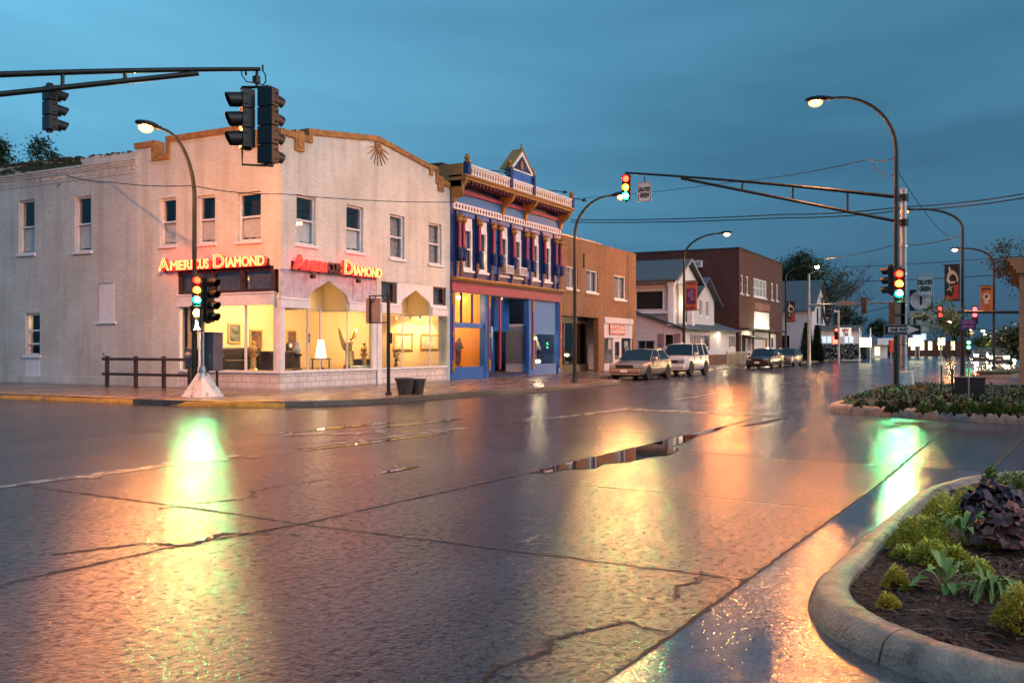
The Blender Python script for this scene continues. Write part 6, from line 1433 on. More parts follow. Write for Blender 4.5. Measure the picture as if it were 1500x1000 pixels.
# ---------------------------------------------------------------- railing, post sign, pots, planter box
t = thing('railing', 'dark wooden two rail fence beside the white side wall', 'fence', (21.0, 24.6, .15)); ys = [on_x(p, 0, 21.0)[0] for p in (157, 199, 240)]
mb = MB()
for y in ys: mb = MB(); mb.box(20.95, 21.05, y-.05, y+.05, .15, 1.20); mb.build('post', M['dark_wood'], t)
y = on_x(278, 0, 21)[0]; mb = MB(); mb.box(20.95, 21.05, y-.05, y+.05, .15, 1.18); mb.build('post', M['dark_wood'], t)
for z in (1.05, .55): mb = MB(); mb.box(20.90, 20.949, y-.1, ys[0]+.15, z, z+.09); mb.build('rail', M['dark_wood'], t)
x, y = at_t(569, 26.2); t = thing('post_sign', 'black post with a bracket holding a blank tan board at the pavement edge', 'sign', (x, y, .15)); ztop = zt(432, 26.2)
mb = MB(); mb.box(x-.035, x+.035, y-.035, y+.035, .15, ztop+.06); mb.lathe([(.1, .15), (.1, .19), (.05, .24)], (x, y), 10); mb.build('post', M['black_metal'], t)
mb = MB(); sc = on_x(541, 0, x)[0]-y; mb.box(x-.02, x+.02, y+.036, y+sc, ztop-.03, ztop+.0); mb.box(x-.02, x+.02, y+.036, y+sc, ztop-.80, ztop-.77); mb.box(x-.02, x+.02, y+sc-.03, y+sc, ztop-.77, ztop-.03)
mb.tube([(x, y+.04, ztop-.22), (x, y+.22, ztop-.03)], .012, 6); mb.tube([(x, y+sc-.02, ztop-.25), (x, y+sc-.24, ztop-.03)], .012, 6); mb.build('bracket', M['black_metal'], t)
mb = MB(); a0, a1 = on_x(537, 0, x+.06)[0], on_x(557.5, 0, x+.06)[0]; mb.box(x+.03, x+.06, a1, a0, ztop-.80, ztop-.08); mb.build('board', mat('board_tan', (.30, .22, .18), .6, var=.1), t); mb = MB(); mb.box(x-.05, x+.05, y-.1, y-.036, 1.75-.15, 1.75+.15); mb.build('switch_box', M['black_metal'], t)
def pot(label, px, py, t_, s):
    x, y = at_t(px, t_); t = thing('planter_pot', label, 'planter', (x, y, .15), group='planter pots'); mb = MB(); mb.lathe([(.17*s, 0), (.25*s, .38*s), (.275*s, .38*s), (.275*s, .44*s), (.235*s, .44*s), (.225*s, .36*s), (0, .36*s)], (x, y), 20, 'z', .15); mb.build('pot', M['terracotta'], t, smooth=True)
    mb = MB(); mb.lathe([(.226*s, .362*s), (.1, .385*s), (0, .39*s)], (x, y), 14, 'z', .15); mb.build('soil', M['mulch_soil'], t)
pot('large dark tapered planter pot behind the black post sign', 593, 577, 26.2, 1.06); pot('smaller dark tapered planter pot to the right of the large one', 611, 577, 26.6, .98)
x, y = at_t(1421.5, 21.6); t = thing('planter_box', 'square dark slatted planter box in the far planting bed', 'planter', (x, y, .1)); s = .31
for k in range(6): pass
mb = MB(); mb.box(x-s, x+s, y-s, y+s, .1, .76); mb.build('box', M['dark_wood'], t); mb = MB()
for k in range(6): z = .14+k*.10; mb.box(x-s-.015, x-s-.001, y-s, y+s, z, z+.08); mb.box(x-s, x+s, y+s+.001, y+s+.015, z, z+.08)
mb.box(x-s-.03, x+s+.03, y-s-.03, y+s+.03, .761, .80); mb.build('slats', M['dark_wood'], t)
for px, t_, py, lab in ((1379, 23.0, 535, 'thin metal stake left of the young tree in the far bed'), (1395.5, 22.4, 540, 'thin metal stake right beside the young tree trunk')):
    x, y = at_t(px, t_); mb = MB(); mb.tube([(x, y, .15), (x, y, zt(py, t_))], .018, 6); tag(mb.build('plant_stake', M['black_metal']), lab, 'stake', 'stakes in the far bed')
x, y = at_t(1419, 20.9); mb = MB(); mb.tube([(x, y, .15), (x, y, zt(540, 20.9))], .016, 6); tag(mb.build('plant_stake', M['board_tan']), 'pale thin wooden stake in front of the planter box', 'stake', 'stakes in the far bed')
# ---------------------------------------------------------------- overhead wires
def wire(label, pts, r=.012, sag=.0, name='overhead_wire', m='black_metal'):
    mb = MB()
    for a, b in zip(pts, pts[1:]):
        a, b = Vector(a), Vector(b); P = []
        for k in range(17): f = k/16; p = a.lerp(b, f); p.z -= sag*4*f*(1-f); P.append(p)
        mb.tube(P, r, 6, caps=False)
    o = mb.build(name, M[m], fix=False); tag(o, label, 'wire', 'overhead wires'); return o
q = lambda px, py, t_: (*at_t(px, t_), zt(py, t_))
wire('sagging cable across the white brick walls from the corner lamp post to the blue shop', [q(283, 272, 25.0), q(413, 284, 27.5), q(665, 296, 33.0)], .013, .08)
wire('cable twisted with a guy wire from the old brick cornice to the corner lamp post', [(22.02, *on_x(98, 257, 22.02)), (21.9, *on_x(165, 267, 21.9)), q(283, 272, 25.0)], .016, .06)
wire('cable rising from the far left of the street to the tall right lamp pole', [q(838, 291, 60), q(1085, 265, 42), q(1275, 233, 28.6), (28.47, 2.71, 6.95)], .014, .10)
wire('upper of two parallel power lines crossing the street beyond the truss arm', [q(836, 322, 70), q(1150, 314, 58), q(1322, 303, 52), q(1500, 284, 46)], .035, .12)
wire('lower of two parallel power lines crossing the street beyond the truss arm', [q(836, 325.5, 70), q(1150, 319, 58), q(1322, 308, 52), q(1500, 290, 46)], .035, .12)
wire('loose cable drooping from the tall right lamp pole', [q(1277, 234, 28.4), q(1290, 250, 27.6), q(1312, 254, 26.6)], .012, .12)
wire('thin guy wire running down from the tall right lamp pole to the next lamp', [(28.47, 2.71, 6.6), q(1395, 350, 45)], .012, .3)
wire('far power line over the bare tree toward the right', [q(1198, 379, 80), q(1312, 358, 62), q(1405, 346, 46)], .028, .2)
wire('distant level wire right of the bare tree, upper one', [q(1238, 391, 90), q(1500, 375, 70)], .03, .1)
wire('distant level wire right of the bare tree, lower one', [q(1252, 412, 90), q(1500, 400, 70)], .035, .1)
wire('distant level wire low over the far roofs', [q(1200, 468, 100), q(1312, 446, 90)], .03, .2)
# ---------------------------------------------------------------- cars
def make_car(label, name, cat, paint, L=4.6, Wd=1.76, kind='sedan', group='parked cars', lights=None):
    """built at the origin, nose towards -x, wheels on z=0"""
    t = thing(name, label, cat, (0, 0, 0), group=group, local=True)
    h = L/2
    if kind == 'sedan': belt = [(-h, .52), (-h+.05, .66), (-h+1.25, .86), (-.15+.95, .93), (h-.75, .95), (h-.06, .88), (h, .58)]; roofp = [(-.95, .88), (-.25, 1.36), (.70, 1.40), (1.25, 1.33), (1.85, .94)]; hz = .24
    else: belt = [(-h, .60), (-h+.04, .86), (-h+.25, 1.0), (-h+1.15, 1.05), (h-.15, 1.08), (h, .98), (h, .6)]; roofp = [(-.95, 1.05), (-.45, 1.62), (.3, 1.68), (h-.30, 1.66), (h-.04, 1.08)]; hz = .32
    # lower body as stacked sections with tumblehome
    mb = MB(); st = [-h, -h+.08, -h+.35, -1.0, 0, 1.0, h-.35, h-.08, h]
    def top(x):
        for (a, za), (b, zb) in zip(belt, belt[1:]):
            if a <= x <= b: return za+(zb-za)*(x-a)/max(b-a, 1e-6)
        return belt[-1][1]
    xs = sorted(set([-h+.001]+[-h+L*k/22 for k in range(1, 22)]+[h-.001])); rings = []
    for x in xs:
        e = abs(x)/h; pinch = 1-.16*max(0, e-.72)**2/.0784*1.0; w = Wd/2*pinch; zt_ = top(x); ring = [(-w*.90, hz), (-w, hz+.12), (-w*1.0, .62), (-w*.96, zt_-.05), (-w*.86, zt_), (0, zt_+.03), (w*.86, zt_), (w*.96, zt_-.05), (w, .62), (w, hz+.12), (w*.90, hz)]
        rings.append([mb.vert((x, a, z)) for a, z in ring])
    for A, Bq in zip(rings, rings[1:]):
        for j in range(len(A)-1): mb.face((A[j], A[j+1], Bq[j+1], Bq[j]))
        mb.face((A[-1], A[0], Bq[0], Bq[-1]))
    mb.face(rings[0]); mb.face(rings[-1][::-1]); mb.build('body', M[paint], t, smooth=True)
    mb = MB(); wi = Wd/2
    def rw(z): f = (z-roofp[0][1])/(roofp[2][1]-roofp[0][1]); return wi*(.90-.17*max(0, min(1, f)))
    # roof skin and pillars
    rp_ = roofp[1:4]; mb.poly([]) if False else None
    P = [(x, z) for x, z in rp_]
    A = [mb.vert((x, -rw(z), z)) for x, z in P]; Bq = [mb.vert((x, rw(z), z)) for x, z in P]; Cq = [mb.vert((x, 0, z+.035)) for x, z in P]
    for k in range(len(P)-1): mb.face((A[k], A[k+1], Cq[k+1], Cq[k])); mb.face((Cq[k], Cq[k+1], Bq[k+1], Bq[k]))
    for s in (-1, 1):
        def bar(p, q_, w=.05):
            (x0, z0), (x1, z1) = p, q_; y0, y1 = s*rw(z0), s*rw(z1); mb.poly([(x0-w, y0*1.002, z0), (x0+w, y0*1.002, z0), (x1+w, y1*1.002, z1), (x1-w, y1*1.002, z1)])
        bar(roofp[0], roofp[1], .045); bar(roofp[3], roofp[4], .06 if kind == 'sedan' else .09); mid = .35 if kind == 'sedan' else .25
        bar((mid, roofp[0][1]), (mid+.05, roofp[2][1]-.01), .04)
        if kind != 'sedan': bar((1.25, 1.06), (1.2, 1.66), .06)
        z_ = roofp[2][1]; mb.poly([(roofp[1][0]-.03, s*rw(z_)*1.002, roofp[1][1]-.05), (roofp[3][0]+.05, s*rw(z_)*1.002, roofp[3][1]-.06), (roofp[3][0], s*rw(z_), roofp[3][1]+.0), (roofp[2][0], s*rw(z_), z_), (roofp[1][0], s*rw(z_), roofp[1][1])])
    mb.build('roof', M[paint], t, fix=False)
    mb = MB(); x0, z0 = roofp[0]; x1, z1 = roofp[1]; mb.poly([(x0, -rw(z0)*.98, z0), (x0, rw(z0)*.98, z0), (x1, rw(z1)*.98, z1), (x1, -rw(z1)*.98, z1)]); mb.build('windscreen', M['car_glass'], t, fix=False)
    mb = MB(); x0, z0 = roofp[4]; x1, z1 = roofp[3]; mb.poly([(x0, -rw(z0)*.97, z0), (x1, -rw(z1)*.97, z1), (x1, rw(z1)*.97, z1), (x0, rw(z0)*.97, z0)]); mb.build('rear_window', M['car_glass'], t, fix=False)
    for s in (-1, 1): mb = MB(); mb.poly([(x, s*rw(z)*.985, z) for x, z in roofp]); mb.build('side_window', M['car_glass'], t, fix=False)
    wb_ = .60*L/2+.02; wr = .32 if kind == 'sedan' else .37
    for sx in (-wb_, wb_-.08):
        for s in (-1, 1):
            yy = s*(Wd/2-.10); mb = MB(); mb.lathe([(wr*.62, -.105), (wr*.95, -.105), (wr, -.07), (wr, .07), (wr*.95, .105), (wr*.62, .105)], (sx, yy), 20, 'y', wr); w = mb.build('wheel', M['rubber'], t, smooth=True)
            mb = MB(); mb.lathe([(0, .06), (wr*.2, .09), (wr*.5, .07), (wr*.62, .095), (wr*.62, -.095), (wr*.5, -.07), (wr*.2, -.09), (0, -.06)], (sx, yy), 10, 'y', wr); mb.build('rim', M['chrome'], w)
            mb = MB(); mb.prism([(sx+wr*1.16*math.cos(q), wr+wr*1.16*math.sin(q)) for q in [math.pi*k/12-.15 for k in range(13)]] if False else [(sx+wr*1.15*math.cos(R(-20+220*k/14)), wr+wr*1.15*math.sin(R(-20+220*k/14))) for k in range(15)], s*(Wd/2-.01), s*(Wd/2+.006)); mb.build('wheel_arch', M['rubber'], t)
    fz = .64 if kind == 'sedan' else .78
    for s in (-1, 1):
        mb = MB(); y0 = s*(Wd/2-.14); mb.box(-h-.012, -h+.05, y0-s*.36, y0, fz-.09, fz+.07); mb.build('headlight', M[lights[0]] if lights and lights[0] else M['chrome'], t, bevel=.02)
        mb = MB(); mb.box(h-.05, h+.012, y0-s*.30, y0+s*.02, fz-.02, fz+.14); mb.build('tail_light', M[lights[1]] if lights and lights[1] else M['red_text'], t, bevel=.02)
        mb = MB(); mb.box(-.88, -.70, s*(Wd/2-.02), s*(Wd/2+.16), .92 if kind == 'sedan' else 1.08, 1.05 if kind == 'sedan' else 1.22); mb.build('mirror', M[paint], t, bevel=.03)
    mb = MB(); mb.box(-h-.014, -h+.03, -.42, .42, fz-.10, fz+.05); mb.build('grille', M['rubber'], t)
    mb = MB(); mb.box(-h-.07, -h+.2, -Wd/2*.86, Wd/2*.86, hz+.10, hz+.26); mb.box(h-.2, h+.07, -Wd/2*.86, Wd/2*.86, hz+.10, hz+.26); mb.build('bumper', M[paint], t, bevel=.04)
    mb = MB(); zs_ = .86 if kind == 'sedan' else 1.0
    for s in (-1, 1):
        for x in (-.80, .34, 1.28): mb.box(x-.006, x+.006, s*(Wd/2*.965), s*(Wd/2+.003), hz+.1, zs_)
        mb.box(-1.0, 1.3, s*(Wd/2-.01), s*(Wd/2+.004), .60, .64)
    mb.build('door_seam', M['rubber'], t)
    for s in (-1, 1):
        for x in (.16, 1.1): mb = MB(); mb.box(x, x+.16, s*(Wd/2-.01), s*(Wd/2+.02), .74, .78); mb.build('door_handle', M['chrome'], t)
    mb = MB(); mb.box(-h-.085, -h-.07, -.16, .16, hz+.12, hz+.24); mb.build('number_plate', M['sign_white'], t)
    mb = MB(); mb.box(-h+.3, h-.3, -Wd/2*.8, Wd/2*.8, hz-.08, hz+.02); mb.build('underbody', M['rubber'], t)
    return t
c1 = make_car('tan sedan parked nose towards the corner in front of the white house', 'parked_sedan', 'car', 'car_tan', 4.5, 1.72); c1.location = (41.2, 15.05, 0)
c2 = make_car('white two door off-road car parked behind the tan sedan', 'parked_off_roader', 'car', 'car_white', 4.4, 1.76, 'suv'); c2.location = (47.4, 15.0, 0)
c3 = make_car('dark red sedan parked before the dark brick block', 'parked_sedan', 'car', 'car_dark', 4.9, 1.8, 'sedan', lights=(None, 'tail_light')); c3.location = (66.5, 15.0, 0)
c4 = make_car('grey sedan parked behind the dark red one by the dark brick block', 'parked_sedan', 'car', 'car_grey', 4.6, 1.75, lights=(None, 'tail_light')); c4.location = (74.0, 15.0, 0)
# traffic waiting far down the street with headlights on
for k, (px, t_, lab) in enumerate(((1464, 80, 'car with bright headlights far down the street, nearest of the oncoming row'), (1440, 96, 'car with bright headlights waiting left of the nearest oncoming one'), (1477, 118, 'farthest oncoming car with headlights at the end of the street'))):
    x, y = at_t(px, t_); c = make_car(lab, 'oncoming_car', 'car', ('car_grey', 'car_dark', 'car_white')[k], 4.6, 1.75, lights=('headlight', None), group='oncoming cars with headlights'); c.location = (x, y, 0)
# ---------------------------------------------------------------- far end of the street
def box_house(label, x, y, w, d, h, wallm, roofm, ridge='y', rh=2.5, name='house', over=.4, wins=()):
    t = thing(name, label, 'house', (x, y, 0)); mb = MB(); mb.box(x-w/2, x+w/2, y-d/2, y+d/2, 0, h)
    if ridge == 'y': mb.prism([(x-w/2, h), (x+w/2, h), (x, h+rh-.1)], y-d/2, y+d/2)
    else:
        A = [mb.vert(p) for p in ((x-w/2, y-d/2, h), (x-w/2, y+d/2, h), (x-w/2, y, h+rh-.1), (x+w/2, y-d/2, h), (x+w/2, y+d/2, h), (x+w/2, y, h+rh-.1))]; mb.face((A[0], A[1], A[2])); mb.face((A[3], A[5], A[4]))
    mb.build('wall', M[wallm], t); mb = MB(); f = over
    if ridge == 'y':
        k = rh/(w/2); slope(mb, [(x-w/2-f, y-d/2-f, h-k*f), (x, y-d/2-f, h+rh), (x, y+d/2+f, h+rh), (x-w/2-f, y+d/2+f, h-k*f)], .15); slope(mb, [(x+.001, y-d/2-f, h+rh), (x+w/2+f, y-d/2-f, h-k*f), (x+w/2+f, y+d/2+f, h-k*f), (x+.001, y+d/2+f, h+rh)], .15)
    else:
        k = rh/(d/2); slope(mb, [(x-w/2-f, y-d/2-f, h-k*f), (x+w/2+f, y-d/2-f, h-k*f), (x+w/2+f, y, h+rh), (x-w/2-f, y, h+rh)], .15); slope(mb, [(x-w/2-f, y+.001, h+rh), (x+w/2+f, y+.001, h+rh), (x+w/2+f, y+d/2+f, h-k*f), (x-w/2-f, y+d/2+f, h-k*f)], .15)
    mb.build('roof', M[roofm], t)
    for (side, c, z0, z1, hw) in wins:
        mb = MB(facade_x(x-w/2) if side == 'x' else facade_y(y-d/2)); mb.box(c-hw-.1, c+hw+.1, 0, .04, z0-.1, z1+.1); wf = mb.build('window', M['white_paint'], t); mb = MB(facade_x(x-w/2) if side == 'x' else facade_y(y-d/2)); mb.box(c-hw, c+hw, .04, .06, z0, z1); mb.build('pane', M['car_glass'], wf)
    return t
box_house('pale two storey house with a steep grey roof beyond the dark brick block', 112, 24.5, 10, 11, 5.9, 'siding', 'shingle', 'y', 3.4, wins=[('x', 25.5, 4.6, 6.2, .55), ('x', 28.0, 4.6, 6.2, .55), ('y', 110.5, 4.2, 6.0, .5), ('y', 113.5, 4.2, 6.0, .5), ('x', 22, 1.2, 2.8, .6)])
box_house('long dark roofed low house behind the tanning shop', 150, 34, 20, 16, 5.2, 'dark_brick', 'roof_dark', 'y', 4.0)
box_house('brown low building with a wide dark roof beyond the pale house', 128, 26, 16, 12, 3.6, 'red_brick', 'roof_dark', 'x', 3.0)
def far_box(name, label, cat, px0, px1, y0, y1, t_, depth, m, zb=None):
    (xa, ya), (xb, yb) = at_t(px0, t_), at_t(px1, t_); z1 = zt(y0, t_); z0 = zt(y1, t_) if zb is None else zb
    t = thing(name, label, cat, ((xa+xb)/2, (ya+yb)/2, z0)); mb = MB(); d = Vector((fw.x, fw.y))*depth
    P = [(xa, ya), (xb, yb), (xb+d.x, yb+d.y), (xa+d.x, ya+d.y)]; mb.prism(P, z0, z1, 'xy'); mb.build('body', M[m], t); return t, (xa, ya), (xb, yb), z0, z1
# tanning shop with lit windows and its roadside board
t, a, b, z0, z1 = far_box('shop_building', 'low shop with cool lit windows behind the roadside board', 'shop', 1200, 1262, 483, 523, 105, 8, 'siding', 0)
def on_face(a, b, f0, f1, z0, z1, d=.05):
    A, Bq = Vector(a), Vector(b); n = Vector((fw.x, fw.y)); mb = MB(); p, q_ = A.lerp(Bq, f0)-n*d, A.lerp(Bq, f1)-n*d; P = [(p.x, p.y), (q_.x, q_.y), (q_.x+n.x*(d-.01), q_.y+n.y*(d-.01)), (p.x+n.x*(d-.01), p.y+n.y*(d-.01))]; mb.prism(P, z0, z1, 'xy'); return mb
for f0, f1 in ((.04, .16), (.19, .28), (.60, .68), (.71, .80)): on_face(a, b, f0, f1, zt(502, 105), zt(492.5, 105)).build('window', M['lit_sign_cool'], t)
on_face(a, b, .0, 1.0, z1-.1, z1+.5, .6).build('roof', M['shingle'], t)
on_face(a, b, .33, .45, zt(503, 105), zt(493, 105), .08).build('neon_window', M['tail_light'], t)
(xa, ya), (xb, yb) = at_t(1228, 96), at_t(1246, 96); t = thing('shop_sign', 'white roadside sign board reading NEW TAN with a red upper line', 'sign', ((xa+xb)/2, (ya+yb)/2, 0)); on_face((xa, ya), (xb, yb), 0, 1, zt(493, 96), zt(480, 96), .2).build('board', M['lit_white'] if 'lit_white' in M else emit('lit_white', (.9, .85, .78), .55), t)
ang = math.atan2(yb-ya, xb-xa); n2 = Vector((fw.x, fw.y))
def txt_far(s, h, f, z, m, w):
    mb = MB(); vs, fs = text_mesh(s, h, .01, bold=.03); x0 = min(v[0] for v in vs); x1 = max(v[0] for v in vs); L = (Vector((xb, yb))-Vector((xa, ya))); k = w*L.length/(x1-x0)
    for v in vs: p = Vector((xa, ya))+L*f+L.normalized()*(v[0]-x0)*k-n2*(.215+v[2]); mb.vert((p.x, p.y, z+v[1]))
    for fc in fs: mb.face(fc)
    mb.build('lettering', m, t)
txt_far('NEW', .32, .25, zt(486, 96), M['red_text'], .55); txt_far('TAN', .34, .34, zt(492, 96), M['sign_black'], .40)
mb = MB(); mb.tube([(xa, ya, 0), (xa, ya, zt(480, 96))], .07, 6); mb.build('post', M['steel'], t)
# bright lit board, canopy shop and other far lights
(xa, ya), (xb, yb) = at_t(1259, 92), at_t(1275, 92); t = thing('lit_board', 'blazing pale roadside lightbox on two tall white posts', 'sign', ((xa+xb)/2, (ya+yb)/2, 0)); on_face((xa, ya), (xb, yb), 0, 1, zt(508, 92), zt(494.5, 92), .3).build('lightbox', M['lit_sign'], t)
mb = MB(); mb.tube([(xa, ya, 0), (xa, ya, zt(480, 92))], .06, 6); mb.tube([(xb, yb, 0), (xb, yb, zt(480, 92))], .06, 6); mb.build('post', M['white_paint'], t)
t, a, b, z0, z1 = far_box('filling_station', 'low white canopy building right of the blazing lightbox', 'shop', 1277, 1300, 503, 522, 125, 6, 'white_paint', 0)
on_face(a, b, -.1, 1.2, z1-.2, z1+.7, 2.5).build('canopy', M['white_paint'], t); on_face(a, b, .2, .5, z1-1.6, z1-.5).build('window', M['lit_sign'], t)
for px, py, w, h, t_, m, lab in ((1346, 493, 18, 9, 110, 'lit_sign_cool', 'long pale lit sign seen behind the turn arrow sign'), (1341, 501, 20, 12, 108, 'lit_sign', 'large blazing shop lightbox seen right of the pale pole'), (1378, 500, 9, 11, 104, 'lit_sign', 'small square lit sign left of the young tree'), (1305, 507, 7, 18, 84, 'banner_red', 'red and white street sign board left of the pale pole')):
    (xa, ya), (xb, yb) = at_t(px-w/2, t_), at_t(px+w/2, t_); t = thing('roadside_sign', lab, 'sign', ((xa+xb)/2, (ya+yb)/2, 0), group='lit signs far down the street'); on_face((xa, ya), (xb, yb), 0, 1, zt(py+h/2, t_), zt(py-h/2, t_), .3).build('board', M[m], t); mb = MB(); x, y = at_t(px, t_+.2); mb.tube([(x, y, 0), (x, y, zt(py+h/2, t_))], .08, 6); mb.build('post', M['steel'], t)
t, a, b, z0, z1 = far_box('low_building', 'low dark building with small lit windows at the end of the street', 'building', 1330, 1420, 499, 521, 150, 12, 'dark_brick', 0)
for f in (.05, .2, .33, .5, .7): on_face(a, b, f, f+.06, 1.0, 2.4).build('window', M['lit_sign'], t)
# far traffic signals: mast arm across the street, a post signal and a green one by the tree
x, y = at_t(1185, 76); ft2 = pole_thing('far grey signal pole with a straight mast arm over the street', (x, y, 0), zt(402, 76), .14, .10, 'steel'); mb = MB(); x2, y2 = at_t(1330, 69); zz = zt(445, 73); mb.tube([(x, y, zz), (x2, y2, zz)], [.11, .07], 8); mb.tube([(x, y, zt(402, 76)), (*at_t(1196, 75.6), zt(397, 76)), (*at_t(1206, 75.2), zt(399, 76))], .05, 8); mb.build('mast_arm', M['steel'], ft2)
x, y = at_t(1206, 75); mb = MB(); mb.ball((x, y, zt(400, 75)), (.3, .3, .12)); mb.build('lamp_head', M['pole_green'], ft2, smooth=True)
x, y = at_t(1266, 72); traffic_light('dark traffic light on the far mast arm, seen from behind', (x, y, zt(436.5, 72)), R(180), [None]*3, s=.42)
x, y = at_t(1213, 74.5); traffic_light('dark traffic light at the left end of the far mast arm', (x, y, zt(446, 74)), R(70), [None]*3, s=.34)
x, y = at_t(1238, 73); t = thing('street_name_sign', 'long pale street name board on the far mast arm', 'sign', (x, y, zz)); (xa, ya), (xb, yb) = at_t(1226, 73), at_t(1252, 72); on_face((xa, ya), (xb, yb), 0, 1, zz-.15, zz+.22, .2).build('board', M['board_tan'], t)
x, y = at_t(1228.5, 84); fp = pole_thing('far grey signal post with a red light beside the tanning shop', (x, y, 0), zt(455, 84), .11, .08, 'steel'); mb = MB(); mb.tube([(x, y, zt(457, 84)), (*at_t(1222, 84), zt(455, 84))], .06, 6); mb.build('lamp_arm', M['white_paint'], fp)
x, y = at_t(1222, 83); traffic_light('small red traffic light on the far signal post by the tanning shop', (x, y, zt(496, 83)), 0, ['tail_light', None, None], s=.3) if False else None
x, y = at_t(1225, 83.6); traffic_light('far traffic light showing red beside the tanning shop', (x, y, zt(480, 83.6)), R(15), ['tail_light', None, None], s=.36)
emit('red_lamp_far', (1, .12, .06), 60); emit('green_lamp_far', (.1, 1, .35), 16); emit('white_red_lamp', (1, .06, .07), 7)
for px, py, lab in ((1377, 448, 'red traffic light left of the black banner pole, far along the street'), (1428, 448, 'red traffic light right of the banner pole, far along the street')):
    x, y = at_t(px, 58); traffic_light(lab, (x, y, zt(py, 58)), 0, ['white_red_lamp', 'white_red_lamp', None], s=.38)
x, y = at_t(1368, 59); x2, y2 = at_t(1520, 52); gp = pole_thing('signal pole beyond the right edge with a level arm holding two red lights', (x2, y2, 0), 6.5, .13, .1, 'pole_green'); mb = MB(); mb.tube([(x2, y2, zt(457, 52)), (x, y, zt(457, 58.5))], [.10, .07], 8); mb.build('mast_arm', M['pole_green'], gp)
x, y = at_t(1419, 70); traffic_light('small green traffic light behind the young tree', (x, y, zt(498, 70)), 0, ['green_lamp_far', 'green_lamp_far', None], s=.36)
for k, (px, py, t_, m) in enumerate(((1425, 482, 150, 'sodium_far'), (1442, 484, 130, 'sodium_far'), (1444, 489, 170, 'bulb_warm'), (1461, 498, 180, 'bulb_warm'), (1457, 504, 190, 'bulb_warm'), (1394, 470, 120, 'sodium_far'))):
    x, y = at_t(px, t_); street_lamp('distant street lamp, a warm point of light %s' % ('low above the young tree', 'right of the banner pole', 'just under the brightest distant lamp', 'near the end of the street', 'lowest at the end of the street', 'left of the blue sign')[k], (x, y-2, 0), (0, 1), zt(py, t_)-1, zt(py, t_), 2.0, r=.12, lit=m, group='distant street lamps')
# grassy island and brick corner at the right edge
isl = [(49.5, 1.15), (53, 1.45), (60, -.7), (56, -1.0), (51, -.4)]; mb = MB(); mb.prism(isl, 0, .16, 'xy'); o = mb.build('kerb_island', M['concrete']); o['kind'] = 'structure'
mb = MB(); mb.prism([(p[0]*.94+54*.06, p[1]*.86+.1*.14) for p in isl], .16, .30, 'xy'); tag(mb.build('grass', M['grass'], bevel=.05), 'small grassy traffic island far right', 'grass', kind='stuff')
x, y = at_t(1493, 30); t = thing('brick_corner_building', 'orange lit brick building edge with a stepped eave at the far right', 'building', (x, y, .1)); dr = Vector((rt.x, rt.y)); bk = Vector(at_t(1496, 40)); P = [(x, y), (x+dr.x*8, y+dr.y*8), (bk.x+dr.x*8, bk.y+dr.y*8), (bk.x, bk.y)]
mb = MB(); mb.prism(P, .1, zt(400, 30), 'xy'); mb.build('wall', M['tan_brick'], t); mb = MB()
for k in range(4): e = .10*(k+1); mb.prism([(P[0][0]-dr.x*e-.1, P[0][1]-dr.y*e), (P[1][0], P[1][1]), P[2], (P[3][0]-dr.x*e, P[3][1]-dr.y*e)], zt(400, 30)+.12*k+.002, zt(400, 30)+.12*(k+1), 'xy')
mb.build('eave', M['tan_brick'], t)
# ---------------------------------------------------------------- plants
def leafmat(name, c1, c2, rough=.45, sc=14, trans=.25):
    m, nt, p = nodes_of(name); n, l = nt.nodes, nt.links
    g = n.new('ShaderNodeNewGeometry'); t = n.new('ShaderNodeTexNoise'); t.inputs['Scale'].default_value = sc; t.inputs['Detail'].default_value = 3; l.new(g.outputs['Position'], t.inputs['Vector'])
    mx = n.new('ShaderNodeMath'); mx.operation = 'MULTIPLY_ADD'; mx.inputs[1].default_value = .45; l.new(g.outputs['Random Per Island'], mx.inputs[0]); 
    sb = n.new('ShaderNodeMath'); sb.operation = 'SUBTRACT'; sb.inputs[1].default_value = .22; l.new(t.outputs[0], sb.inputs[0]); l.new(sb.outputs[0], mx.inputs[2])
    r = n.new('ShaderNodeValToRGB'); r.color_ramp.elements[0].position = .2; r.color_ramp.elements[0].color = rgb(c1); r.color_ramp.elements[1].position = .8; r.color_ramp.elements[1].color = rgb(c2); l.new(mx.outputs[0], r.inputs[0]); l.new(r.outputs[0], p.inputs['Base Color'])
    p.inputs['Roughness'].default_value = rough; M[name] = m; return m
leafmat('sedum_leaf', (.36, .33, .03), (.78, .70, .10)); leafmat('sedum_gold', (.48, .32, .03), (.80, .58, .08))
leafmat('hosta_leaf', (.14, .21, .035), (.32, .40, .08), sc=9); leafmat('blade_leaf', (.12, .17, .035), (.28, .34, .07)); leafmat('heuchera_leaf', (.07, .018, .018), (.24, .075, .05), sc=8); leafmat('heuchera_plum', (.03, .012, .022), (.09, .035, .05), sc=8)
leafmat('shrub_leaf', (.08, .12, .02), (.24, .28, .06), sc=5); leafmat('shrub_dark', (.02, .04, .012), (.06, .085, .03), sc=5); leafmat('flower_red', (.30, .04, .02), (.55, .13, .04), sc=6)
leafmat('tree_leaf', (.018, .04, .016), (.06, .10, .03), sc=.6); leafmat('tree_leaf_warm', (.06, .05, .02), (.13, .09, .03), sc=.9); leafmat('conifer', (.008, .018, .010), (.02, .035, .016), sc=2)
rp = random.Random(21)
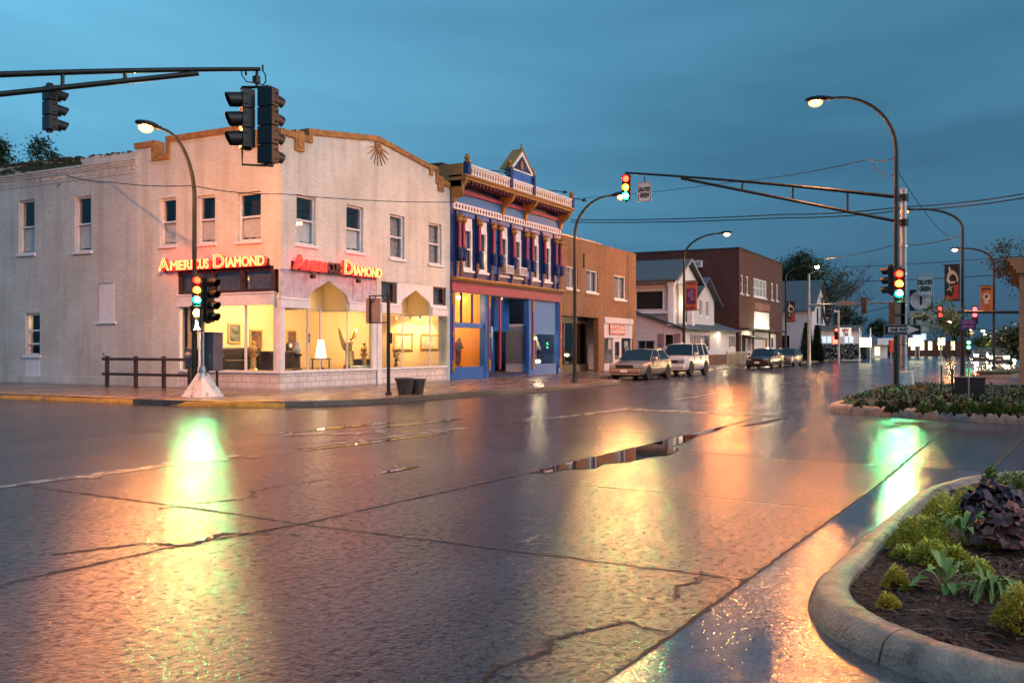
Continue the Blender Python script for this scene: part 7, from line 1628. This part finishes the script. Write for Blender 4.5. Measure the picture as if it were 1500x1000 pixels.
def leaf_quad(mb, c, d, up_, L, w, cup=.15):
    """a small pointed leaf, two faces folded on the midrib"""
    d = d.normalized(); s = d.cross(up_); s = s.normalized() if s.length > 1e-4 else Vector((1, 0, 0)); n_ = s.cross(d)
    p0 = c; p1 = c+d*L*.5+s*w/2+n_*cup*w; p2 = c+d*L; p3 = c+d*L*.5-s*w/2+n_*cup*w; m_ = c+d*L*.55
    a, b, e, f, g = [mb.vert(p) for p in (p0, p1, p2, p3, m_)]; mb.face((a, b, g)); mb.face((b, e, g)); mb.face((e, f, g)); mb.face((f, a, g))
def mound(label, cat, x, y, z, rx, ry, h, n, L, w, m, name='groundcover', group=None, stems=True):
    t = thing(name, label, cat, (x, y, z), group=group); mb = MB()
    lumps = [(rp.uniform(-.5, .5), rp.uniform(-.5, .5), rp.uniform(.55, 1)) for _ in range(6)]
    for k in range(n):
        a = rp.uniform(0, 6.28); q = math.sqrt(rp.random()); ux, uy = q*math.cos(a), q*math.sin(a)
        lump = max(l_[2]*max(0, 1-((ux-l_[0])**2+(uy-l_[1])**2)*1.6) for l_ in lumps)
        hh = 1.25*h*(.25+.75*lump)*math.sqrt(max(0, 1-q*q*.92))*rp.uniform(.55, 1.06)
        c = Vector((x+ux*rx, y+uy*ry, z+hh)); d = Vector((ux*.9+rp.uniform(-.7, .7), uy*.9+rp.uniform(-.7, .7), rp.uniform(-.1, .9)))
        leaf_quad(mb, c, d, Vector((0, 0, 1)), L*rp.uniform(.6, 1.25), w*rp.uniform(.7, 1.2))
    mb.build('foliage', M[m], t, fix=False)
    if stems:
        mb = MB()
        for k in range(24):
            a = rp.uniform(0, 6.28); q = rp.uniform(.2, .9); mb.tube([(x, y, z-.02), (x+q*rx*math.cos(a)*.6, y+q*ry*math.sin(a)*.6, z+h*.3), (x+q*rx*math.cos(a), y+q*ry*math.sin(a), z+h*.55*(1-q*q)+.01)], min(.004, L*.2), 4, caps=False)
        mb.build('stems', M['bark'], t, fix=False)
    return t
def gp(px, py, z=.17):
    r = _ray(px); t = (1.5-z)*1350/(py-508); return t*r[0], t*r[1], t
def clump(label, px, py, wpx, hpx, n, L, m='sedum_leaf', cat='groundcover', name='groundcover', w=None, **k):
    if name == 'groundcover': L *= 1.45; n = int(n*.62)
    x, y, t = gp(px, py); s = t/1350; z = near_h(x, y)-.01; mound(label, cat, x, y, z, wpx/2*s, wpx/2*s*.9, hpx*s, n, L, w or L*.62, m, name=name, group='golden groundcover clumps in the near bed' if name == 'groundcover' else None, **k)
clump('wide golden green groundcover mound along the kerb, largest of the clumps', 1347, 800, 104, 46, 5200, .020)
clump('golden groundcover clump behind the largest mound, towards the bed tip', 1383, 765, 72, 42, 2600, .020)
clump('small golden groundcover clump at the far end of the near bed', 1415, 738, 52, 22, 1000, .020)
clump('low golden clump just in front of the largest mound', 1328, 812, 46, 20, 1000, .018)
clump('golden clump beside the broad leaf lying near the kerb', 1312, 858, 40, 36, 1100, .017, 'sedum_gold')
clump('tiny yellow clump nearest the rounded kerb tip', 1302, 878, 34, 22, 900, .014, 'sedum_gold')
clump('big bright yellow clump cut by the right frame edge', 1504, 925, 100, 66, 5200, .016, 'sedum_gold')
clump('pale green tuft at the far edge of the near bed', 1452, 724, 30, 34, 300, .05, 'shrub_leaf', 'plant', 'tuft')
clump('green bushy plant at the far right of the near bed', 1494, 742, 90, 48, 900, .07, 'blade_leaf', 'plant', 'bushy_plant', w=.022)
clump('golden groundcover mound between the broad leaved plant and the large mound', 1362, 826, 60, 30, 2000, .018)
clump('low golden patch in front of the narrow leaved green plant', 1398, 826, 50, 22, 1500, .018)
clump('green gold tuft beside the strap leaved clump', 1432, 850, 46, 26, 1300, .018)
clump('golden groundcover patch beside the bronze red foliage', 1440, 805, 50, 24, 1400, .018)
def grid_leaf(mb, base, az, L, w, rise, droop, nseg=7, waist=.0, ruffle=.0, petiole=.3):
    """a broad arching leaf: petiole then blade"""
    L *= .72; w *= .62; rise *= .8; d = Vector((math.cos(az), math.sin(az), 0)); s = Vector((-d.y, d.x, 0)); rows = []
    for k in range(nseg+1):
        f = k/nseg; out = L*f; z = rise*math.sin(min(1, f*1.25)*math.pi/2) - droop*f**2.4
        if f < petiole: hw = w*.05
        else: g_ = (f-petiole)/(1-petiole); hw = w*(math.sin(math.pi*min(1, g_**.8))**.75)*.5 + .001
        c = base+d*out+Vector((0, 0, z)); e = ruffle*math.sin(k*2.3)
        rows.append([mb.vert(c+s*hw+Vector((0, 0, hw*.35+e))), mb.vert(c+s*hw*.5+Vector((0, 0, hw*.12))), mb.vert(c), mb.vert(c-s*hw*.5+Vector((0, 0, hw*.12))), mb.vert(c-s*hw+Vector((0, 0, hw*.35-e)))])
    for A, Bq in zip(rows, rows[1:]):
        for j in range(4): mb.face((A[j], A[j+1], Bq[j+1], Bq[j]))
def leafy(label, px, py, leaves, m, name='hosta', petiole=.3, dz=0, ruf=.004):
    x, y, t = gp(px, py); z = near_h(x, y)-.01; o = thing(name, label, 'plant', (x, y, z)); 
    mb = MB()
    for (az, L, w, rise, droop) in leaves: grid_leaf(mb, Vector((x+rp.uniform(-.015, .015), y+rp.uniform(-.015, .015), z)), az, L, w, rise, droop, ruffle=ruf, petiole=petiole, nseg=8)
    mb.build('leaves', M[m], o, smooth='all', fix=False); return o
# directions: az 0 = away along the street; -62 deg = to the right in the picture; 118 deg = to the left
rgt, lft, awy, twd = R(-62), R(118), R(28), R(208)
leafy('broad leaved green plant with ruffled leaves in the middle of the near bed', 1384, 868, [(lft, .26, .12, .12, .06), (lft+.5, .22, .11, .20, .03), (awy, .2, .10, .24, .02), (rgt+.3, .2, .10, .16, .05), (rgt-.3, .24, .09, .10, .09), (twd, .2, .08, .12, .10), (twd+.7, .17, .08, .08, .08), (awy-.5, .2, .1, .22, .03), (lft-.5, .2, .09, .16, .05), (awy+.6, .16, .09, .26, .0), (twd-.5, .16, .07, .10, .10), (rgt, .15, .08, .2, .02)], 'hosta_leaf')
leafy('two pale green leaves sprawling flat from the middle plant toward the kerb', 1352, 862, [(lft+.1, .22, .10, .05, .04), (lft-.25, .14, .09, .03, .03)], 'hosta_leaf', petiole=.05)
leafy('narrow leaved green plant behind the middle one, next to the golden mound', 1412, 803, [(R(a), rp.uniform(.2, .32), rp.uniform(.045, .07), rp.uniform(.18, .32), rp.uniform(.02, .1)) for a in range(0, 360, 18)], 'hosta_leaf', name='leafy_plant')
leafy('green strap leaved clump in front of the dark purple foliage', 1450, 882, [(R(a+rp.uniform(-8, 8)), rp.uniform(.18, .30), rp.uniform(.026, .04), rp.uniform(.14, .26), rp.uniform(.08, .2)) for a in range(0, 360, 9)], 'blade_leaf', name='daylily', petiole=.0, ruf=.001)
leafy('half hidden green leaves at the right frame edge behind the yellow clump', 1500, 880, [(R(a), rp.uniform(.16, .24), .10, rp.uniform(.1, .2), .05) for a in range(90, 330, 40)], 'hosta_leaf')
leafy('tiny seedling between the broad leaved plant and the dark foliage', 1412, 842, [(R(a), .09, .02, .09, .01) for a in range(0, 360, 60)], 'blade_leaf', name='seedling')
leafy('small weed sprig growing on the kerb edge by the golden mound', 1307, 790, [(R(a), .10, .025, .14, .02) for a in (60, 140, 210, 300)], 'blade_leaf', name='weed')
def heuchera(label, px, py, wpx, hpx, n, m):
    x, y, t = gp(px, py); s = t/1350; z = near_h(x, y); o = thing('heuchera', label, 'plant', (x, y, z), group='dark foliage plants in the near bed'); mb = MB(); sm_ = MB()
    for k in range(n):
        a = rp.uniform(0, 6.28); q = math.sqrt(rp.random()); r_ = wpx/2*s; c = Vector((x+q*r_*math.cos(a), y+q*r_*math.sin(a), z+hpx*s*(1-.6*q*q)*rp.uniform(.6, 1.05)))
        nrm = Vector((math.cos(a)*q*.8+rp.uniform(-.35, .35), math.sin(a)*q*.8+rp.uniform(-.35, .35), rp.uniform(.5, 1))).normalized(); u = nrm.orthogonal().normalized(); v = nrm.cross(u); R0 = rp.uniform(.035, .075); b0 = rp.uniform(0, 6.28)
        ids = [mb.vert(c)]
        for j in range(22): q_ = b0+2*math.pi*j/22; rr_ = R0*(1+.16*math.cos(7*q_)+.05*math.cos(14*q_)); ids.append(mb.vert(c+(u*math.cos(q_)+v*math.sin(q_))*rr_+nrm*(.012*math.sin(3*q_+k)+rr_*.12)))
        for j in range(22): mb.face((ids[0], ids[1+j], ids[1+(j+1) % 22]))
        if k % 3 == 0: sm_.tube([(x, y, z), tuple(c)], .003, 4, caps=False)
    mb.build('leaves', M[m], o, fix=False); sm_.build('stems', M['heuchera_plum'], o, fix=False)
heuchera('dark purple lobed foliage plant at the back right of the near bed', 1462, 762, 90, 50, 70, 'heuchera_plum')
heuchera('bronze red lobed foliage plant in front of the purple one', 1484, 812, 110, 62, 80, 'heuchera_leaf')
heuchera('small dark purple foliage plant beside the golden clumps', 1434, 768, 50, 40, 34, 'heuchera_plum')
# far bed
def far_mound(label, px, py, wpx, hpx, n, m, name='shrub', cat='shrub', L=.07, t_=None, w=None):
    r = _ray(px); t = t_ or (1.5-.24)*1350/(py-508); x, y = t*r[0], t*r[1]; s = t/1350; mound(label, cat, x, y, .20, wpx/2*s, wpx/2*s*.8, hpx*s, n, L, w or L*.6, m, name=name, group='shrubs in the far bed')
for a in (('round light green shrub at the right of the far bed, left of the last one', 1464, 607, 30, 26, 700, 'shrub_leaf'), ('round light green shrub cut by the right frame edge in the far bed', 1492, 608, 28, 18, 500, 'shrub_leaf'), ('low bright green shrub under the planter box', 1420, 606, 34, 20, 600, 'shrub_leaf'), ('low bright green shrub left of the planter box', 1398, 605, 26, 18, 500, 'shrub_leaf'), ('spiky green shrub right of the wide dark soil', 1377, 603, 24, 22, 450, 'shrub_leaf'), ('low dark green shrub below the pale pole', 1322, 598, 26, 14, 400, 'shrub_dark'), ('low dark green shrub right of the concrete foot', 1346, 598, 24, 16, 400, 'shrub_dark'), ('low yellow green shrub between the planter box and the round shrub', 1443, 606, 26, 16, 420, 'shrub_leaf'), ('small dark clump at the left end of the far bed', 1262, 594, 26, 8, 260, 'shrub_dark'), ('flat dark clump beside the left end clump of the far bed', 1290, 594, 28, 9, 260, 'shrub_dark')): far_mound(*a)
mb = MB()
for k in range(26000):
    x, y = rp.uniform(20.6, 31), rp.uniform(-3, 3.3)
    if not far_in(x, y) or noise.noise((x*.9, y*.9, 2)) < -.12: continue
    leaf_quad(mb, Vector((x, y, far_h(x, y)+rp.uniform(0, .10))), Vector((rp.uniform(-1, 1), rp.uniform(-1, 1), rp.uniform(0, 1))), Vector((0, 0, 1)), .09*rp.uniform(.6, 1.3), .05)
tag(mb.build('ground_cover', M['shrub_dark'], fix=False), 'low dark leafy ground cover spread over the far planting bed', 'ground cover', kind='stuff')
for k, (px, py, w_, h_) in enumerate(((1300, 588, 30, 9), (1318, 584, 30, 10), (1366, 592, 28, 12), (1352, 603, 26, 13), (1306, 602, 24, 9), (1455, 596, 34, 14), (1478, 597, 34, 14), (1410, 594, 30, 12), (1334, 590, 30, 10))):
    far_mound('low dark ground plant %s' % ('left of the flower mass', 'just left of the concrete foot', 'between the flowers and the thin stakes', 'on the dark soil left of the spiky shrub', 'near the kerb left of the low dark shrubs', 'behind the round green shrub', 'behind the last shrub at the frame edge', 'behind the planter box shrubs', 'in front of the orange red flowers')[k], px, py, w_, h_, 380, 'shrub_dark' if k % 3 else 'shrub_leaf', name='ground_plant', cat='plant')
far_mound('dark red leaved shrub in front of the thin stakes', 1388, 591, 36, 16, 600, 'heuchera_leaf')
far_mound('mass of orange red flowers at the foot of the signal pole', 1345, 583, 56, 12, 800, 'flower_red', 'flower_bed', 'flowers', .06, 24.5); far_mound('dark green plant hugging the concrete foot', 1335, 577, 30, 12, 400, 'shrub_dark', t_=25.2)
# ---------------------------------------------------------------- trees
def tree(label, x, y, h, trunk_r, crown, nleaf, L, m, name='tree', bare=False, seed=0, z0=0, spread=.55, first=.35, group=None, depth=4, wind=0, top=None):
    """tapered trunk, forking limbs and leaf sprays round the twig ends; crown = (rx, rz) limits"""
    rr = random.Random(seed); t = thing(name, label, 'tree', (x, y, z0), group=group); tb = MB(); tips = []
    def grow(p, d, L_, r, lev):
        q = [p]; n_ = 4
        for k in range(n_):
            d = (d+Vector((rr.uniform(-.18, .18)+wind, rr.uniform(-.18, .18), rr.uniform(-.06, .14)))).normalized(); q.append(q[-1]+d*L_/n_)
        tb.tube(q, [r*(1-.42*k/n_) for k in range(n_+1)], 7 if lev < 2 else 4, caps=False)
        if lev >= depth: tips.append(q[-1]); tips.append(q[-2]); return
        for k in range(rr.choice((2, 3, 3)) if lev else 5):
            a = rr.uniform(0, 6.28); s = rr.uniform(.35, .95)*spread*1.5; b = q[-1] if k < 2 else q[rr.choice((2, 3, 4))]
            nd = (d+Vector((math.cos(a)*s, math.sin(a)*s, rr.uniform(-.1, .35)))).normalized(); grow(b, nd, L_*rr.uniform(.58, .82), r*rr.uniform(.45, .6), lev+1)
        if lev >= 2: tips.append(q[-1])
    grow(Vector((x, y, z0)), Vector((0, 0, 1)), h*first, trunk_r, 0)
    mb = MB(); cl = [(tp, rr.uniform(.5, 1)) for tp in tips]
    if nleaf:
        for k in range(nleaf):
            tp, s = rr.choice(cl); R0 = crown*s; v = Vector((rr.gauss(0, 1), rr.gauss(0, 1), rr.gauss(0, .7))); c = tp+v*R0*.45; d = Vector((rr.uniform(-1, 1), rr.uniform(-1, 1), rr.uniform(-.7, .5))); leaf_quad(mb, c, d, Vector((rr.uniform(-.5, .5), rr.uniform(-.5, .5), 1)), L*rr.uniform(.6, 1.3), L*.55)
    if top:      # grow or shrink the whole tree to its measured height
        k = (top-z0)/(max([v[2] for v in (mb.v or tb.v)])-z0)
        for q in (tb, mb): q.v = [(x+(v[0]-x)*k, y+(v[1]-y)*k, z0+(v[2]-z0)*k) for v in q.v]
    tb.build('trunk', M['bark'], t, smooth='all', fix=False)
    if nleaf: mb.build('crown', M[m], t, fix=False)
    return t
x, y = at_t(38, 52); tree('windblown green tree rising behind the old brick building, right of the other', x, y, 14.2, .22, .75, 16000, .22, 'tree_leaf', seed=3, wind=.03, spread=.45, top=zt(184, 52))
x, y = at_t(-10, 55); tree('green tree behind the old brick building, cut by the left frame edge', x, y, 13.4, .22, .9, 14000, .22, 'tree_leaf', seed=5, spread=.5, top=zt(192, 55))
x, y = at_t(1178, 118); tree('tall leafy dark green tree beyond the dark brick block', x, y, 14.5, .4, 1.8, 14000, .34, 'tree_leaf', seed=8, spread=.55, top=zt(364, 118))
x, y = at_t(1212, 108); tree('nearly bare spreading tree against the dusk sky beyond the grey roof', x, y, 13.5, .35, .9, 500, .22, 'tree_leaf', seed=12, spread=.85, depth=5, name='bare_tree', first=.26, top=zt(374, 108))
x, y = at_t(1556, 38); tree('dark tree leaning in from the right frame edge over the brick corner', x, y, 6.8, .2, .75, 12000, .15, 'tree_leaf_warm', seed=14, spread=.45, top=zt(318, 38))
x, y = at_t(1399, 21.8); tree('young staked tree with a small airy crown in the far bed', x, y, 2.2, .022, .28, 1500, .07, 'shrub_leaf', seed=17, z0=.15, spread=.7, depth=3, first=.42, name='young_tree')
for k, (px, t_, h, lab) in enumerate(((1290, 160, 7, 'distant round tree right of the low dark roof'), (1325, 170, 8, 'distant tree above the filling station canopy'), (1442, 120, zt(486, 120), 'dark tree behind the farther banner pole'), (1480, 85, zt(474, 85), 'dark tree mass at the right side of the street, nearest of three'), (1503, 70, zt(462, 70), 'dark tree at the right frame edge behind the brick corner'), (1400, 150, 7, 'distant tree behind the young staked tree'), (1250, 150, 9, 'distant dark tree behind the brown low building'))):
    x, y = at_t(px, t_); tree(lab, x, y, h, .25, 1.3, 1800, .45, 'tree_leaf', seed=30+k, group='distant trees', depth=3, spread=.6, first=.3, top=h)
for px, t_, top_, lab, wpx in ((1182, 92, 474, 'dark cone shaped evergreen left of the far signal pole', 22), (1197, 92, 478, 'dark cone shaped evergreen right of the far signal pole', 16)):
    x, y = at_t(px, t_); h = zt(top_, t_); w = wpx*t_/1350/2; t = thing('evergreen_shrub', lab, 'shrub', (x, y, 0), group='cone evergreens'); mb = MB(); mb.tube([(x, y, 0), (x, y, h*.95)], [.1, .02], 6); mb.build('trunk', M['bark'], t); mb = MB()
    for k in range(2600):
        f = rp.random()**1.4; a = rp.uniform(0, 6.28); r_ = w*(1-f)**.8*rp.uniform(.6, 1.08); leaf_quad(mb, Vector((x+r_*math.cos(a), y+r_*math.sin(a), h*f)), Vector((math.cos(a), math.sin(a), rp.uniform(.2, 1))), Vector((0, 0, 1)), .32, .12)
    mb.build('foliage', M['conifer'], t, fix=False)
mb = MB()
for k in range(3000): x, y = at_t(rp.uniform(1176, 1268), rp.uniform(96, 101)); leaf_quad(mb, Vector((x, y, rp.uniform(.1, 1.7))), Vector((rp.uniform(-1, 1), rp.uniform(-1, 1), rp.uniform(0, 1))), Vector((0, 0, 1)), .3, .16)
tag(mb.build('hedge', M['conifer'], fix=False), 'low dark hedge in front of the tanning shop', 'hedge')
